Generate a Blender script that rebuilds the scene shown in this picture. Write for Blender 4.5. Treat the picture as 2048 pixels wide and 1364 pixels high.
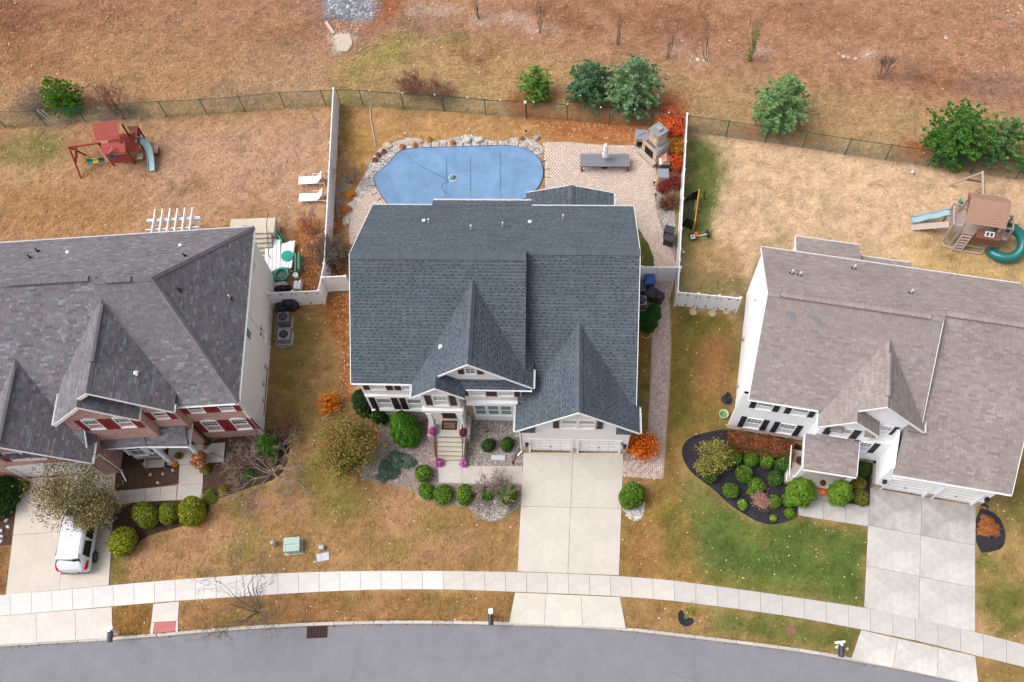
import bpy, math, random
import numpy as np
from mathutils import Vector, Matrix, Euler

for o in list(bpy.data.objects): bpy.data.objects.remove(o)
scene = bpy.context.scene
COL = scene.collection
R = math.radians

# ------------------------------------------------------------------ camera, sky, sun, exposure
CAM_H = 55.15                      # drone height, metres
ROLL, TILT, YAW = R(-5.7), R(26.1), R(7.2)
FPX = 1850.0                       # focal length for a 2048 wide frame
cam_d = bpy.data.cameras.new('camera'); cam = bpy.data.objects.new('camera', cam_d)
COL.objects.link(cam); scene.camera = cam
cam_d.sensor_width = 36.0; cam_d.lens = 36.0 * FPX / 2048.0
cam_d.clip_start = 1.0; cam_d.clip_end = 3000.0
cam.matrix_world = Matrix.Translation((0, 0, CAM_H)) @ Matrix.Rotation(YAW, 4, 'Z') @ Matrix.Rotation(TILT, 4, 'X') @ Matrix.Rotation(ROLL, 4, 'Z')

SUN_EL, SUN_AZ = R(56), R(-96)     # low-contrast sun from the left; azimuth clockwise from +Y
world = bpy.data.worlds.new('World'); scene.world = world; world.use_nodes = True
wn = world.node_tree; wn.nodes.clear()
sky = wn.nodes.new('ShaderNodeTexSky'); sky.sky_type = 'NISHITA'; sky.sun_disc = False
sky.sun_elevation = SUN_EL; sky.sun_rotation = SUN_AZ
sky.dust_density = 6.0; sky.air_density = 1.0; sky.ozone_density = 1.0
hsv = wn.nodes.new('ShaderNodeHueSaturation'); hsv.inputs['Saturation'].default_value = 0.3
bg = wn.nodes.new('ShaderNodeBackground'); bg.inputs['Strength'].default_value = 0.15
wo = wn.nodes.new('ShaderNodeOutputWorld')
wn.links.new(sky.outputs[0], hsv.inputs['Color']); wn.links.new(hsv.outputs[0], bg.inputs[0]); wn.links.new(bg.outputs[0], wo.inputs[0])
sun_d = bpy.data.lights.new('sun', 'SUN'); sun = bpy.data.objects.new('sun', sun_d); COL.objects.link(sun)
sun_d.energy = 0.85; sun_d.angle = R(45); sun_d.color = (1.0, 0.98, 0.955)
sdir = Vector((math.sin(SUN_AZ) * math.cos(SUN_EL), math.cos(SUN_AZ) * math.cos(SUN_EL), math.sin(SUN_EL)))
sun.rotation_euler = sdir.to_track_quat('Z', 'Y').to_euler()
vs = scene.view_settings
vs.view_transform = 'Standard'; vs.look = 'None'; vs.exposure = 0.54; vs.gamma = 1.0; vs.use_curve_mapping = False
scene.render.engine = 'CYCLES'
scene.render.resolution_x = 1024; scene.render.resolution_y = 682

# ------------------------------------------------------------------ survey: site points measured from the aerial view
def _ray(px, py):
    x, y, z = px - 1024.0, 682.0 - py, -FPX
    c, s = math.cos(ROLL), math.sin(ROLL); x, y = c*x - s*y, s*x + c*y
    c, s = math.cos(TILT), math.sin(TILT); y, z = c*y - s*z, s*y + c*z
    c, s = math.cos(YAW), math.sin(YAW); x, y = c*x - s*y, s*x + c*y
    return x, y, z
def W(px, py, h=0.0):
    x, y, z = _ray(px, py); t = (CAM_H - h) / -z
    return (x*t, y*t)
def W3(px, py, h=0.0):
    a = W(px, py, h); return (a[0], a[1], h)
def WP(pts, h=0.0): return [W(p[0], p[1], h) for p in pts]

# ------------------------------------------------------------------ colour and materials
def _l(v):
    v /= 255.0
    return v/12.92 if v <= .04045 else ((v+.055)/1.055)**2.4
KALB = 0.72
def C(r, g, b, k=KALB): return (_l(r)*k, _l(g)*k, _l(b)*k)

def mat(name, col, rough=.8, var=.12, scale=6.0, bump=0.0, bscale=40.0, metal=0.0, att=False, stretch=None, spec=.3, var2=0.0, scale2=.7, trans=0.0, alpha=1.0, detail=4.0):
    m = bpy.data.materials.new(name); m.use_nodes = True
    n = m.node_tree; n.nodes.clear(); L = n.links.new
    out = n.nodes.new('ShaderNodeOutputMaterial'); p = n.nodes.new('ShaderNodeBsdfPrincipled')
    L(p.outputs[0], out.inputs[0])
    p.inputs['Roughness'].default_value = rough; p.inputs['Metallic'].default_value = metal
    p.inputs['Specular IOR Level'].default_value = spec
    tc = n.nodes.new('ShaderNodeTexCoord'); mp = n.nodes.new('ShaderNodeMapping'); L(tc.outputs['Object'], mp.inputs[0])
    if stretch: mp.inputs['Scale'].default_value = stretch
    if att:
        a = n.nodes.new('ShaderNodeAttribute'); a.attribute_name = 'Col'
        mul = n.nodes.new('ShaderNodeMix'); mul.data_type = 'RGBA'; mul.blend_type = 'MULTIPLY'; mul.inputs[0].default_value = 1
        L(a.outputs['Color'], mul.inputs[6]); mul.inputs[7].default_value = (*col, 1); base = mul.outputs[2]
    else:
        rgb = n.nodes.new('ShaderNodeRGB'); rgb.outputs[0].default_value = (*col, 1); base = rgb.outputs[0]
    def vary(base, amt, sc):
        t = n.nodes.new('ShaderNodeTexNoise'); t.inputs['Scale'].default_value = sc; t.inputs['Detail'].default_value = detail
        t.inputs['Roughness'].default_value = .6
        L(mp.outputs[0], t.inputs['Vector'])
        r = n.nodes.new('ShaderNodeMapRange'); r.inputs[1].default_value = .3; r.inputs[2].default_value = .7
        r.inputs[3].default_value = 1 - amt; r.inputs[4].default_value = 1 + amt
        L(t.outputs['Fac'], r.inputs[0])
        v = n.nodes.new('ShaderNodeVectorMath'); v.operation = 'SCALE'; L(base, v.inputs[0]); L(r.outputs[0], v.inputs['Scale'])
        return v.outputs[0]
    if var: base = vary(base, var, scale)
    if var2: base = vary(base, var2, scale2)
    L(base, p.inputs['Base Color'])
    if bump:
        t = n.nodes.new('ShaderNodeTexNoise'); t.inputs['Scale'].default_value = bscale; t.inputs['Detail'].default_value = 3
        L(mp.outputs[0], t.inputs['Vector'])
        b = n.nodes.new('ShaderNodeBump'); b.inputs['Strength'].default_value = bump; b.inputs['Distance'].default_value = .03
        L(t.outputs['Fac'], b.inputs['Height']); L(b.outputs[0], p.inputs['Normal'])
    if trans: p.inputs['Transmission Weight'].default_value = trans
    if alpha < 1: p.inputs['Alpha'].default_value = alpha
    m.diffuse_color = (*col, 1)
    return m

# ------------------------------------------------------------------ mesh collector
class MB:
    def __init__(s): s.v = []; s.f = []; s.c = []; s.m = []
    def poly(s, pts, col=(1, 1, 1), mi=0):
        i = len(s.v); s.v.extend([tuple(p) for p in pts]); s.c.extend([col]*len(pts))
        s.f.append(tuple(range(i, i+len(pts)))); s.m.append(mi)
    def mesh(s, vs_, fs, col=(1, 1, 1), mi=0):
        i = len(s.v); s.v.extend([tuple(p) for p in vs_]); s.c.extend([col]*len(vs_))
        for f in fs: s.f.append(tuple(k+i for k in f)); s.m.append(mi)
    def box(s, x0, x1, y0, y1, z0, z1, col=(1, 1, 1), mi=0):
        v = [(x, y, z) for z in (z0, z1) for y in (y0, y1) for x in (x0, x1)]
        s.mesh(v, [(0, 2, 3, 1), (4, 5, 7, 6), (0, 1, 5, 4), (2, 6, 7, 3), (0, 4, 6, 2), (1, 3, 7, 5)], col, mi)
    def obox(s, c, sx, sy, sz, rz=0, col=(1, 1, 1), mi=0, M=None):
        # box centred on c (z = base)
        M = M or Matrix.Translation(c) @ Matrix.Rotation(rz, 4, 'Z')
        v = [M @ Vector((x*sx/2, y*sy/2, z*sz)) for z in (0, 1) for y in (-1, 1) for x in (-1, 1)]
        s.mesh(v, [(0, 2, 3, 1), (4, 5, 7, 6), (0, 1, 5, 4), (2, 6, 7, 3), (0, 4, 6, 2), (1, 3, 7, 5)], col, mi)
    def beam(s, p, q, w=.1, h=.1, col=(1, 1, 1), mi=0, up=(0, 0, 1)):
        p, q = Vector(p), Vector(q); d = (q-p)
        if d.length < 1e-6: return
        d = d.normalized(); u = Vector(up)
        if abs(d.dot(u)) > .98: u = Vector((0, 1, 0))
        a = d.cross(u).normalized(); b = a.cross(d)
        v = [e + a*x*w/2 + b*y*h/2 for e in (p, q) for y in (-1, 1) for x in (-1, 1)]
        s.mesh(v, [(0, 2, 3, 1), (4, 5, 7, 6), (0, 1, 5, 4), (2, 6, 7, 3), (0, 4, 6, 2), (1, 3, 7, 5)], col, mi)
    def tube(s, pts, rad, n=6, col=(1, 1, 1), mi=0, caps=True):
        pts = [Vector(p) for p in pts]; k = len(pts)
        if not hasattr(rad, '__len__'): rad = [rad]*k
        vs_ = []; prev = None
        for i, p in enumerate(pts):
            d = (pts[min(i+1, k-1)] - pts[max(i-1, 0)]).normalized()
            if prev is None:
                u = Vector((0, 0, 1)) if abs(d.z) < .9 else Vector((1, 0, 0))
                a = d.cross(u).normalized()
            else:
                a = (prev - d*prev.dot(d)).normalized()
            prev = a; b = d.cross(a)
            for j in range(n):
                t = 2*math.pi*j/n
                vs_.append(p + (a*math.cos(t) + b*math.sin(t))*rad[i])
        fs = [(i*n+j, i*n+(j+1) % n, (i+1)*n+(j+1) % n, (i+1)*n+j) for i in range(k-1) for j in range(n)]
        if caps: fs += [tuple(range(n-1, -1, -1)), tuple((k-1)*n+j for j in range(n))]
        s.mesh(vs_, fs, col, mi)
    def lathe(s, prof, c=(0, 0, 0), n=12, col=(1, 1, 1), mi=0, sq=(1, 1)):
        vs_ = [(c[0]+r*sq[0]*math.cos(2*math.pi*j/n), c[1]+r*sq[1]*math.sin(2*math.pi*j/n), c[2]+z) for r, z in prof for j in range(n)]
        k = len(prof)
        fs = [(i*n+j, i*n+(j+1) % n, (i+1)*n+(j+1) % n, (i+1)*n+j) for i in range(k-1) for j in range(n)]
        fs += [tuple(range(n-1, -1, -1)), tuple((k-1)*n+j for j in range(n))]
        s.mesh(vs_, fs, col, mi)
    def prism(s, pts, z0, z1, col=(1, 1, 1), mi=0, cols=None):
        n = len(pts)
        a = 0
        for i in range(n):
            a += pts[i][0]*pts[(i+1) % n][1] - pts[(i+1) % n][0]*pts[i][1]
        if a < 0: pts = pts[::-1]
        v = [(p[0], p[1], z0) for p in pts] + [(p[0], p[1], z1) for p in pts]
        fs = [tuple(range(n-1, -1, -1)), tuple(range(n, 2*n))] + [(i, (i+1) % n, n+(i+1) % n, n+i) for i in range(n)]
        s.mesh(v, fs, col, mi)
    def build(s, name, m=None, parent=None, smooth=False, loc=None, bevel=0):
        me = bpy.data.meshes.new(name); me.from_pydata(s.v, [], s.f)
        ms = m if isinstance(m, (list, tuple)) else [m]
        for x in ms:
            if x: me.materials.append(x)
        if len(ms) > 1: me.polygons.foreach_set('material_index', s.m)
        a = me.color_attributes.new('Col', 'FLOAT_COLOR', 'POINT')
        c = np.ones((len(s.v), 4), dtype=np.float32)
        if s.c: c[:, :3] = np.array(s.c, dtype=np.float32)
        a.data.foreach_set('color', c.ravel())
        if smooth: me.polygons.foreach_set('use_smooth', [True]*len(s.f))
        me.update()
        o = bpy.data.objects.new(name, me); COL.objects.link(o)
        if parent: o.parent = parent
        if loc is not None: o.location = loc
        if bevel:
            b = o.modifiers.new('bevel', 'BEVEL'); b.width = bevel; b.segments = 2; b.limit_method = 'ANGLE'
        return o

def np_mesh(name, verts, quads, cols, m, parent=None, loc=None, nv=4):
    """verts (N,3), quads (M,nv) int, cols (N,3)"""
    me = bpy.data.meshes.new(name)
    me.vertices.add(len(verts)); me.vertices.foreach_set('co', np.asarray(verts, np.float32).ravel())
    q = np.asarray(quads, np.int32); me.loops.add(q.size); me.loops.foreach_set('vertex_index', q.ravel())
    me.polygons.add(len(q)); me.polygons.foreach_set('loop_start', np.arange(0, q.size, q.shape[1], dtype=np.int32))
    try: me.polygons.foreach_set('loop_total', np.full(len(q), q.shape[1], np.int32))
    except Exception: pass
    a = me.color_attributes.new('Col', 'FLOAT_COLOR', 'POINT')
    c = np.ones((len(verts), 4), np.float32); c[:, :3] = cols; a.data.foreach_set('color', c.ravel())
    me.materials.append(m); me.update(calc_edges=True); me.validate()
    o = bpy.data.objects.new(name, me); COL.objects.link(o)
    if parent: o.parent = parent
    if loc is not None: o.location = loc
    return o

def tag(o, label=None, cat=None, group=None, kind=None):
    if label: o['label'] = label
    if cat: o['category'] = cat
    if group: o['group'] = group
    if kind: o['kind'] = kind
    return o
def thing(name, label, cat, loc=(0, 0, 0), rz=0.0, group=None, kind=None):
    o = bpy.data.objects.new(name, None); COL.objects.link(o); o.empty_display_size = .3
    if len(loc) == 2: loc = (loc[0], loc[1], 0)
    o.location = loc; o.rotation_euler = (0, 0, rz)
    return tag(o, label, cat, group, kind)
def struct_root(name):
    o = bpy.data.objects.new(name, None); COL.objects.link(o); o['kind'] = 'structure'; return o
def copy_tree(o, parent=None):
    c = o.copy(); COL.objects.link(c); c.parent = parent
    for ch in o.children: copy_tree(ch, c)
    return c
def dup(o, loc, rz=None, label=None, group=None, scale=None):
    c = copy_tree(o)
    c.location = (loc[0], loc[1], loc[2] if len(loc) > 2 else 0)
    if rz is not None: c.rotation_euler = (0, 0, rz)
    if scale is not None: c.scale = scale if hasattr(scale, '__len__') else (scale,)*3
    if label: c['label'] = label
    if group: c['group'] = group
    return c

# ------------------------------------------------------------------ noise on arrays
_rngt = np.random.RandomState(7); _TAB = _rngt.rand(8, 256, 256)
def vnoise(x, y, scale, seed=0):
    x = np.asarray(x)*scale + 37.3*seed; y = np.asarray(y)*scale + 11.7*seed
    xi = np.floor(x).astype(int); yi = np.floor(y).astype(int); fx = x-xi; fy = y-yi
    fx = fx*fx*(3-2*fx); fy = fy*fy*(3-2*fy); T = _TAB[seed % 8]
    a = T[xi % 256, yi % 256]; b = T[(xi+1) % 256, yi % 256]; c = T[xi % 256, (yi+1) % 256]; d = T[(xi+1) % 256, (yi+1) % 256]
    return (a*(1-fx)+b*fx)*(1-fy) + (c*(1-fx)+d*fx)*fy
def fbm(x, y, scale, seed=0, octv=4):
    r = 0; a = 1; t = 0
    for i in range(octv):
        r = r + a*vnoise(x, y, scale*2**i, seed+i); t += a; a *= .55
    return r/t
def sdist(x, y, poly):
    """signed distance (negative inside) of points to polygon"""
    p = np.array(poly); n = len(p); d = np.full(x.shape, 1e9); ins = np.zeros(x.shape, bool)
    for i in range(n):
        ax, ay = p[i]; bx, by = p[(i+1) % n]; ex, ey = bx-ax, by-ay
        t = np.clip(((x-ax)*ex+(y-ay)*ey)/(ex*ex+ey*ey+1e-12), 0, 1)
        d = np.minimum(d, np.hypot(x-ax-t*ex, y-ay-t*ey))
        c = ((ay > y) != (by > y)) & (x < (bx-ax)*(y-ay)/((by-ay) if abs(by-ay) > 1e-12 else 1e-12)+ax)
        ins ^= c
    return np.where(ins, -d, d)
def clip_poly(sub, clip):
    """Sutherland-Hodgman; clip convex ccw"""
    out = sub
    n = len(clip)
    for i in range(n):
        if not out: return []
        a = clip[i]; b = clip[(i+1) % n]; ex, ey = b[0]-a[0], b[1]-a[1]
        inp = out; out = []
        k = len(inp)
        for j in range(k):
            p = inp[j]; q = inp[(j+1) % k]
            sp = ex*(p[1]-a[1])-ey*(p[0]-a[0]); sq = ex*(q[1]-a[1])-ey*(q[0]-a[0])
            if sp >= 0: out.append(p)
            if (sp >= 0) != (sq >= 0):
                t = sp/(sp-sq); out.append((p[0]+(q[0]-p[0])*t, p[1]+(q[1]-p[1])*t))
    return out
def tiles(mb, P0, U, V, N, poly, rowh, wfn, colfn, rnd, gap=.006, lo=.03, hi=.008, jit=0.0, row0=None, collect=None, stagger=True):
    """cover the convex 2-D polygon (in U,V from P0) with courses of separate overlapping pieces."""
    P0, U, V, N = Vector(P0), Vector(U), Vector(V), Vector(N)
    a = sum(poly[i][0]*poly[(i+1) % len(poly)][1]-poly[(i+1) % len(poly)][0]*poly[i][1] for i in range(len(poly)))
    if a < 0: poly = poly[::-1]
    us = [p[0] for p in poly]; vs_ = [p[1] for p in poly]; u0, u1, v0, v1 = min(us), max(us), min(vs_), max(vs_)
    v = v0 if row0 is None else row0; r = 0
    while v < v1 - 1e-4:
        rh = rowh(rnd) if callable(rowh) else rowh
        u = u0 - (rnd.random()*wfn(rnd) if stagger else 0)
        while u < u1:
            w = wfn(rnd)
            rect = [(u+gap/2, v+gap/4), (u+w-gap/2, v+gap/4), (u+w-gap/2, v+rh), (u+gap/2, v+rh)]
            inside = all(((poly[(i+1) % len(poly)][0]-poly[i][0])*(p[1]-poly[i][1])-(poly[(i+1) % len(poly)][1]-poly[i][1])*(p[0]-poly[i][0])) >= 0 for p in rect for i in range(len(poly)))
            pl = rect if inside else clip_poly(rect, poly)
            if len(pl) >= 3:
                col = colfn(rnd, u, v); dz = (rnd.random()-.5)*jit
                def lift(q): return lo + dz + (hi-lo)*(q[1]-v)/rh
                if collect is not None and inside and len(collect) < 4000:
                    collect.append((u, v, w, rh, col, dz))
                else:
                    top = [P0+U*q[0]+V*q[1]+N*lift(q) for q in pl]
                    bot = [P0+U*q[0]+V*q[1] for q in pl]
                    n = len(pl)
                    mb.mesh(top+bot, [tuple(range(n))]+[(n+i, n+(i+1) % n, (i+1) % n, i) for i in range(n)], col)
            u += w
        v += rh; r += 1
# ================================================================== GROUND
SW_UP = [(-60, 1197), (0, 1190), (100, 1182), (218, 1171), (330, 1161), (500, 1149), (600, 1145), (656, 1143), (760, 1142), (900, 1142), (1035, 1144), (1130, 1147), (1238, 1152), (1340, 1160), (1490, 1180), (1600, 1196), (1728, 1215), (1850, 1240), (1950, 1264), (2060, 1292), (2200, 1330)]
SW_LO = [(-60, 1238), (0, 1232), (110, 1223), (225, 1213), (340, 1203), (500, 1192), (600, 1186), (658, 1183), (760, 1179), (900, 1179), (1030, 1184), (1130, 1188), (1240, 1193), (1340, 1201), (1490, 1220), (1600, 1236), (1722, 1259), (1850, 1285), (1950, 1311), (2060, 1337), (2200, 1376)]
CURB = [(-120, 1304), (0, 1289), (100, 1284), (222, 1277), (305, 1271), (355, 1266), (480, 1256), (600, 1249), (700, 1245.5), (800, 1244), (900, 1244.5), (1020, 1247), (1140, 1251), (1250, 1257), (1350, 1269), (1500, 1287), (1600, 1300), (1705, 1318), (1800, 1335), (1870, 1350), (1950, 1368), (2100, 1402), (2300, 1455)]
def resample(pts, n):
    p = np.array(pts, float); d = np.r_[0, np.cumsum(np.hypot(*np.diff(p, axis=0).T))]
    t = np.linspace(0, d[-1], n)
    return list(zip(np.interp(t, d, p[:, 0]), np.interp(t, d, p[:, 1])))
curbW = WP(CURB)
def smooth_line(p, n=120):
    q = np.array(resample(p, n))
    for _ in range(4):
        q[1:-1] = (q[:-2]+2*q[1:-1]+q[2:])/4
    return [tuple(a) for a in q]
curbW = smooth_line(curbW, 140)
roadpoly = curbW + [(60, -60), (-60, -60)]

# ---- one ground sheet: fine where the photo looks, coarse out to the horizon
xs = np.r_[np.linspace(-900, -56, 22)[:-1], np.arange(-56, 46, .25), np.linspace(46, 900, 22)[1:]]
ys = np.r_[np.linspace(-900, -2, 22)[:-1], np.arange(-2, 84, .25), np.linspace(84, 1500, 26)[1:]]
GX, GY = np.meshgrid(xs, ys)
GXf, GYf = GX.ravel(), GY.ravel()
gcol = np.zeros((GXf.size, 3))
n1 = fbm(GXf, GYf, .16, 1); n2 = fbm(GXf, GYf, .55, 2); n3 = fbm(GXf, GYf, 1.9, 3, 3); n4 = fbm(GXf, GYf, .35, 5)
warp = (fbm(GXf, GYf, .6, 4)-.5)*2.2 + (n3-.5)*1.0
def paint(poly, col, soft=.5, amt=1.0, wob=.6, tex=None, px=True):
    p = WP(poly) if px else poly
    a = np.array(p); b = soft+2.5
    sel = (GXf > a[:, 0].min()-b) & (GXf < a[:, 0].max()+b) & (GYf > a[:, 1].min()-b) & (GYf < a[:, 1].max()+b)
    if not sel.any(): return
    d = sdist(GXf[sel], GYf[sel], p) + warp[sel]*wob
    m = np.clip(.5 - d/(2*soft), 0, 1); m = m*m*(3-2*m)*amt
    if tex is not None:
        m = m*np.clip((n4[sel]-tex)*5, 0, 1) if tex >= 0 else m*np.clip((n2[sel]+tex)*6, 0, 1)
    gcol[sel] = gcol[sel]*(1-m[:, None]) + np.array(C(*gsat(col)))*m[:, None]
def gsat(c, k=.96):
    c = (c[0]*1.01, c[1]*.985, c[2]*1.0) if c[0] > c[1]*1.1 else c; m = .35*c[0]+.5*c[1]+.15*c[2]; return tuple(m+(v-m)*k for v in c)
def ell(cx, cy, rx, ry, n=18): return [(cx+rx*math.cos(2*math.pi*i/n), cy+ry*math.sin(2*math.pi*i/n)) for i in range(n)]
def mixc(a, b, t): t = t[:, None]; return np.array(C(*gsat(a)))*(1-t)+np.array(C(*gsat(b)))*t
sm = lambda v, a, b: np.clip((v-a)/(b-a), 0, 1)
# base: the lots, browned-off lawn
gcol[:] = mixc((152, 122, 74), (188, 152, 106), sm(n2, .3, .7))
g = sm(n1, .48, .68)*.45; gcol[:] = gcol*(1-g[:, None]) + np.array(C(124, 120, 74))*g[:, None]
# rear meadow
paint([(-900, -500), (3000, -500), (3000, 420), (2048, 352), (1700, 308), (1376, 262), (1134, 240), (900, 224), (676, 213), (480, 224), (330, 236), (150, 248), (-900, 280)], (186, 152, 110), .5, 1, .5)
paint([(-900, -500), (1300, -500), (1180, 120), (1000, 100), (800, 70), (700, 100), (600, 130), (300, 150), (-900, 120)], (184, 143, 106), 2.0, .8)
paint([(720, 70), (1000, 90), (1180, 130), (1240, 180), (1150, 225), (900, 220), (690, 205), (680, 120)], (188, 158, 108), 1.5, .9)
paint([(1320, 145), (1640, 190), (2100, 250), (2100, 345), (1700, 300), (1376, 255), (1330, 200)], (190, 160, 112), 1.5, .8)
paint([(-900, -500), (3000, -500), (3000, 330), (2048, 225), (1800, 190), (1550, 150), (1330, 130), (1230, 110), (1050, 80), (960, 20), (800, -50), (640, -20), (500, 60), (200, 40), (-900, 60)], (187, 142, 110), 1.5, .85)
paint([(0, 190), (0, 60), (300, 90), (560, 130), (540, 180), (250, 195)], (192, 152, 104), 2, .6)
for e in ((60, 120, 90, 30), (30, 60, 60, 60), (180, 30, 120, 30), (560, 100, 70, 50)): paint(ell(*e), (160, 112, 80), 1.5, .55, 1)
for e in ((760, 110, 60, 22), (712, 150, 26, 24), (690, 200, 22, 12), (820, 75, 60, 14), (900, 80, 30, 10)): paint(ell(*e), (160, 152, 80), 1.0, .6, .8)
for e in ((870, 20, 70, 12), (1095, 62, 50, 14), (1010, 40, 70, 12), (1240, 85, 30, 12), (1420, 115, 60, 12), (1700, 105, 60, 14), (1900, 75, 20, 10), (2030, 25, 30, 30), (1800, 165, 30, 10), (1500, 108, 40, 12), (1360, 95, 30, 20)): paint(ell(*e), (216, 192, 172), .6, .55, .9, tex=.45)
for e in ((1300, 40, 200, 40), (1700, 30, 200, 30), (1900, 160, 150, 20), (980, 110, 80, 20), (1150, 20, 80, 20)): paint(ell(*e), (150, 98, 66), 1.5, .55, 1.2, tex=.35)
for e in ((1990, 170, 60, 30), (860, 50, 60, 18), (470, 190, 60, 14)): paint(ell(*e), (150, 122, 108), 1.5, .6, 1)
paint([(480, 90), (650, 80), (640, 200), (560, 190), (470, 170)], (196, 166, 132), 1.0, .5, 1)
paint(ell(25, 25, 60, 40), (140, 92, 66), 2, .6)
# rip-rap basin surround and channel at the top
paint([(590, -60), (780, -60), (790, 40), (745, 90), (700, 110), (660, 105), (620, 60), (600, 20)], (172, 132, 108), 1.2, .9)
paint([(655, -40), (765, -40), (765, 15), (750, 40), (650, 40)], (150, 152, 160), .4, .95)
paint([(745, -60), (830, -60), (800, 30), (750, 50)], (176, 108, 60), 1, .7)
paint([(662, 70), (705, 68), (712, 80), (700, 104), (672, 106)], (206, 190, 172), .3, .9)
# left rear yard
paint([(-60, 258), (330, 240), (570, 218), (672, 214), (660, 400), (640, 620), (560, 640), (540, 440), (300, 470), (-60, 500)], (184, 146, 106), .4, 1, .2)
paint([(330, 280), (560, 240), (650, 260), (640, 440), (560, 430), (450, 400), (320, 430), (280, 360)], (192, 156, 126), 1.8, .85, 1.2)
paint([(0, 370), (160, 380), (260, 420), (240, 460), (0, 470)], (170, 126, 76), 2, .7)
for e in ((60, 290, 50, 28), (30, 315, 60, 20), (100, 300, 40, 20)): paint(ell(*e), (122, 124, 62), 1.2, .6, 1)
paint(ell(40, 350, 45, 20), (184, 160, 108), 1, .5, 1)
for e in ((540, 400, 60, 40), (420, 360, 70, 30), (300, 380, 60, 30)): paint(ell(*e), (150, 112, 74), 1, .5, 1, tex=.42)
paint([(90, 240), (330, 232), (330, 242), (90, 250)], (184, 164, 136), .4, .7, .4)
paint(ell(235, 222, 45, 14), (112, 96, 82), .7, .8, .4); paint(ell(70, 218, 55, 14), (140, 116, 92), .7, .7, .4)
paint(ell(178, 300, 45, 30), (176, 130, 88), 1, .7, .4)
# leaf-strewn strip behind and beside the gates
paint([(596, 440), (645, 440), (650, 556), (640, 590), (598, 592), (590, 520)], (168, 106, 54), .5, .9, .4)
paint([(655, 585), (703, 585), (706, 800), (680, 800), (672, 700), (650, 650)], (166, 104, 54), .5, .9, .4)
# centre back lawn
paint([(678, 216), (900, 226), (1134, 242), (1366, 266), (1362, 300), (1290, 330), (1080, 330), (840, 330), (740, 400), (700, 560), (662, 556)], (188, 148, 96), .3, 1, .1)
paint([(676, 228), (700, 225), (698, 300), (680, 310)], (136, 126, 70), .9, .7, .6)
paint([(1030, 215), (1200, 232), (1366, 258), (1368, 285), (1270, 292), (1150, 285), (1100, 262), (1030, 240)], (186, 118, 68), .9, .8, .5)
paint([(690, 330), (735, 330), (730, 400), (700, 450), (680, 430)], (178, 112, 44), .5, .5, .4)
paint([(655, 400), (690, 390), (700, 560), (652, 558)], (152, 92, 54), .5, .8, .3)
paint([(700, 260), (790, 262), (760, 300), (720, 330), (700, 340)], (176, 140, 68), .8, .6, .5)
# needle litter under the pines
for e in ((1075, 205, 48, 22), (1190, 215, 55, 22), (1265, 232, 75, 24), (1345, 215, 30, 30), (1530, 272, 60, 24), (1575, 285, 70, 12), (1900, 318, 110, 24), (2010, 330, 80, 26), (1850, 305, 40, 18)): paint(ell(*e), (178, 104, 64), 1.0, .8, .8)
# right rear yard: pale straw, green along the fence
paint([(1370, 262), (1451, 273), (1604, 296), (1769, 321), (1940, 346), (2120, 370), (2120, 640), (2048, 590), (1523, 500), (1470, 640), (1352, 620)], (213, 184, 145), .4, 1, .1)
paint([(1800, 480), (2100, 470), (2100, 600), (1850, 560)], (196, 168, 108), 1.5, .8, 1)
paint([(1366, 270), (1440, 280), (1446, 350), (1425, 400), (1420, 470), (1430, 520), (1475, 545), (1500, 565), (1480, 620), (1352, 612)], (136, 130, 72), 1.0, .8, .8)
paint([(1374, 284), (1448, 290), (1440, 370), (1426, 430), (1432, 470), (1425, 520), (1366, 520)], (102, 118, 56), .8, .85, .7)
paint([(1380, 480), (1460, 480), (1490, 540), (1400, 560), (1378, 530)], (196, 160, 112), .8, .75, .6)
paint(ell(1545, 480, 25, 14), (134, 128, 62), .7, .6, .5)
paint(ell(1920, 490, 70, 20), (150, 136, 72), .8, .6, .6)
paint([(1376, 262), (1604, 298), (1860, 336), (2048, 366), (2048, 350), (1604, 284), (1376, 250)], (176, 152, 122), .3, .7, .3)
# front lawns
paint([(535, 610), (640, 610), (680, 700), (690, 860), (720, 940), (850, 1000), (1040, 1010), (1036, 1140), (660, 1140), (220, 1168), (225, 1080), (290, 1070), (420, 1010), (560, 960), (590, 880), (540, 840)], (162, 130, 82), .4, 1, .1)
for e in ((600, 700, 36, 60), (640, 960, 60, 50), (590, 830, 30, 50), (700, 1010, 70, 20), (860, 1060, 50, 25), (560, 650, 30, 30), (480, 1060, 30, 60), (760, 1100, 60, 24)): paint(ell(*e), (128, 122, 56), 1.0, .6, 1)
for e in ((400, 1060, 70, 40), (560, 1010, 60, 24), (800, 1010, 40, 60), (700, 1110, 80, 16), (900, 1100, 60, 20), (330, 1120, 70, 30)): paint(ell(*e), (186, 144, 104), 1.0, .75, 1)
paint([(218, 1080), (250, 1110), (240, 1160), (216, 1168)], (104, 112, 48), .6, .7, .5)
paint([(1300, 640), (1350, 610), (1470, 625), (1455, 850), (1380, 880), (1362, 960), (1400, 1100), (1500, 1180), (1240, 1150), (1244, 1040), (1320, 960), (1330, 800)], (154, 126, 68), .5, 1, .2)
for e in ((1420, 650, 45, 30), (1360, 760, 20, 120), (1340, 1060, 30, 60), (1400, 700, 20, 40), (1430, 830, 20, 30)): paint(ell(*e), (112, 112, 48), .8, .7, .8)
for e in ((1420, 740, 30, 60), (1300, 1080, 30, 50), (1440, 690, 20, 30), (1270, 1120, 26, 24)): paint(ell(*e), (172, 126, 78), .8, .7, .8)
paint([(1272, 640), (1302, 640), (1302, 850), (1270, 850)], (116, 110, 44), .4, .8, .3)
paint(ell(1284, 690, 12, 30), (150, 108, 50), .5, .8, .4)
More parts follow.
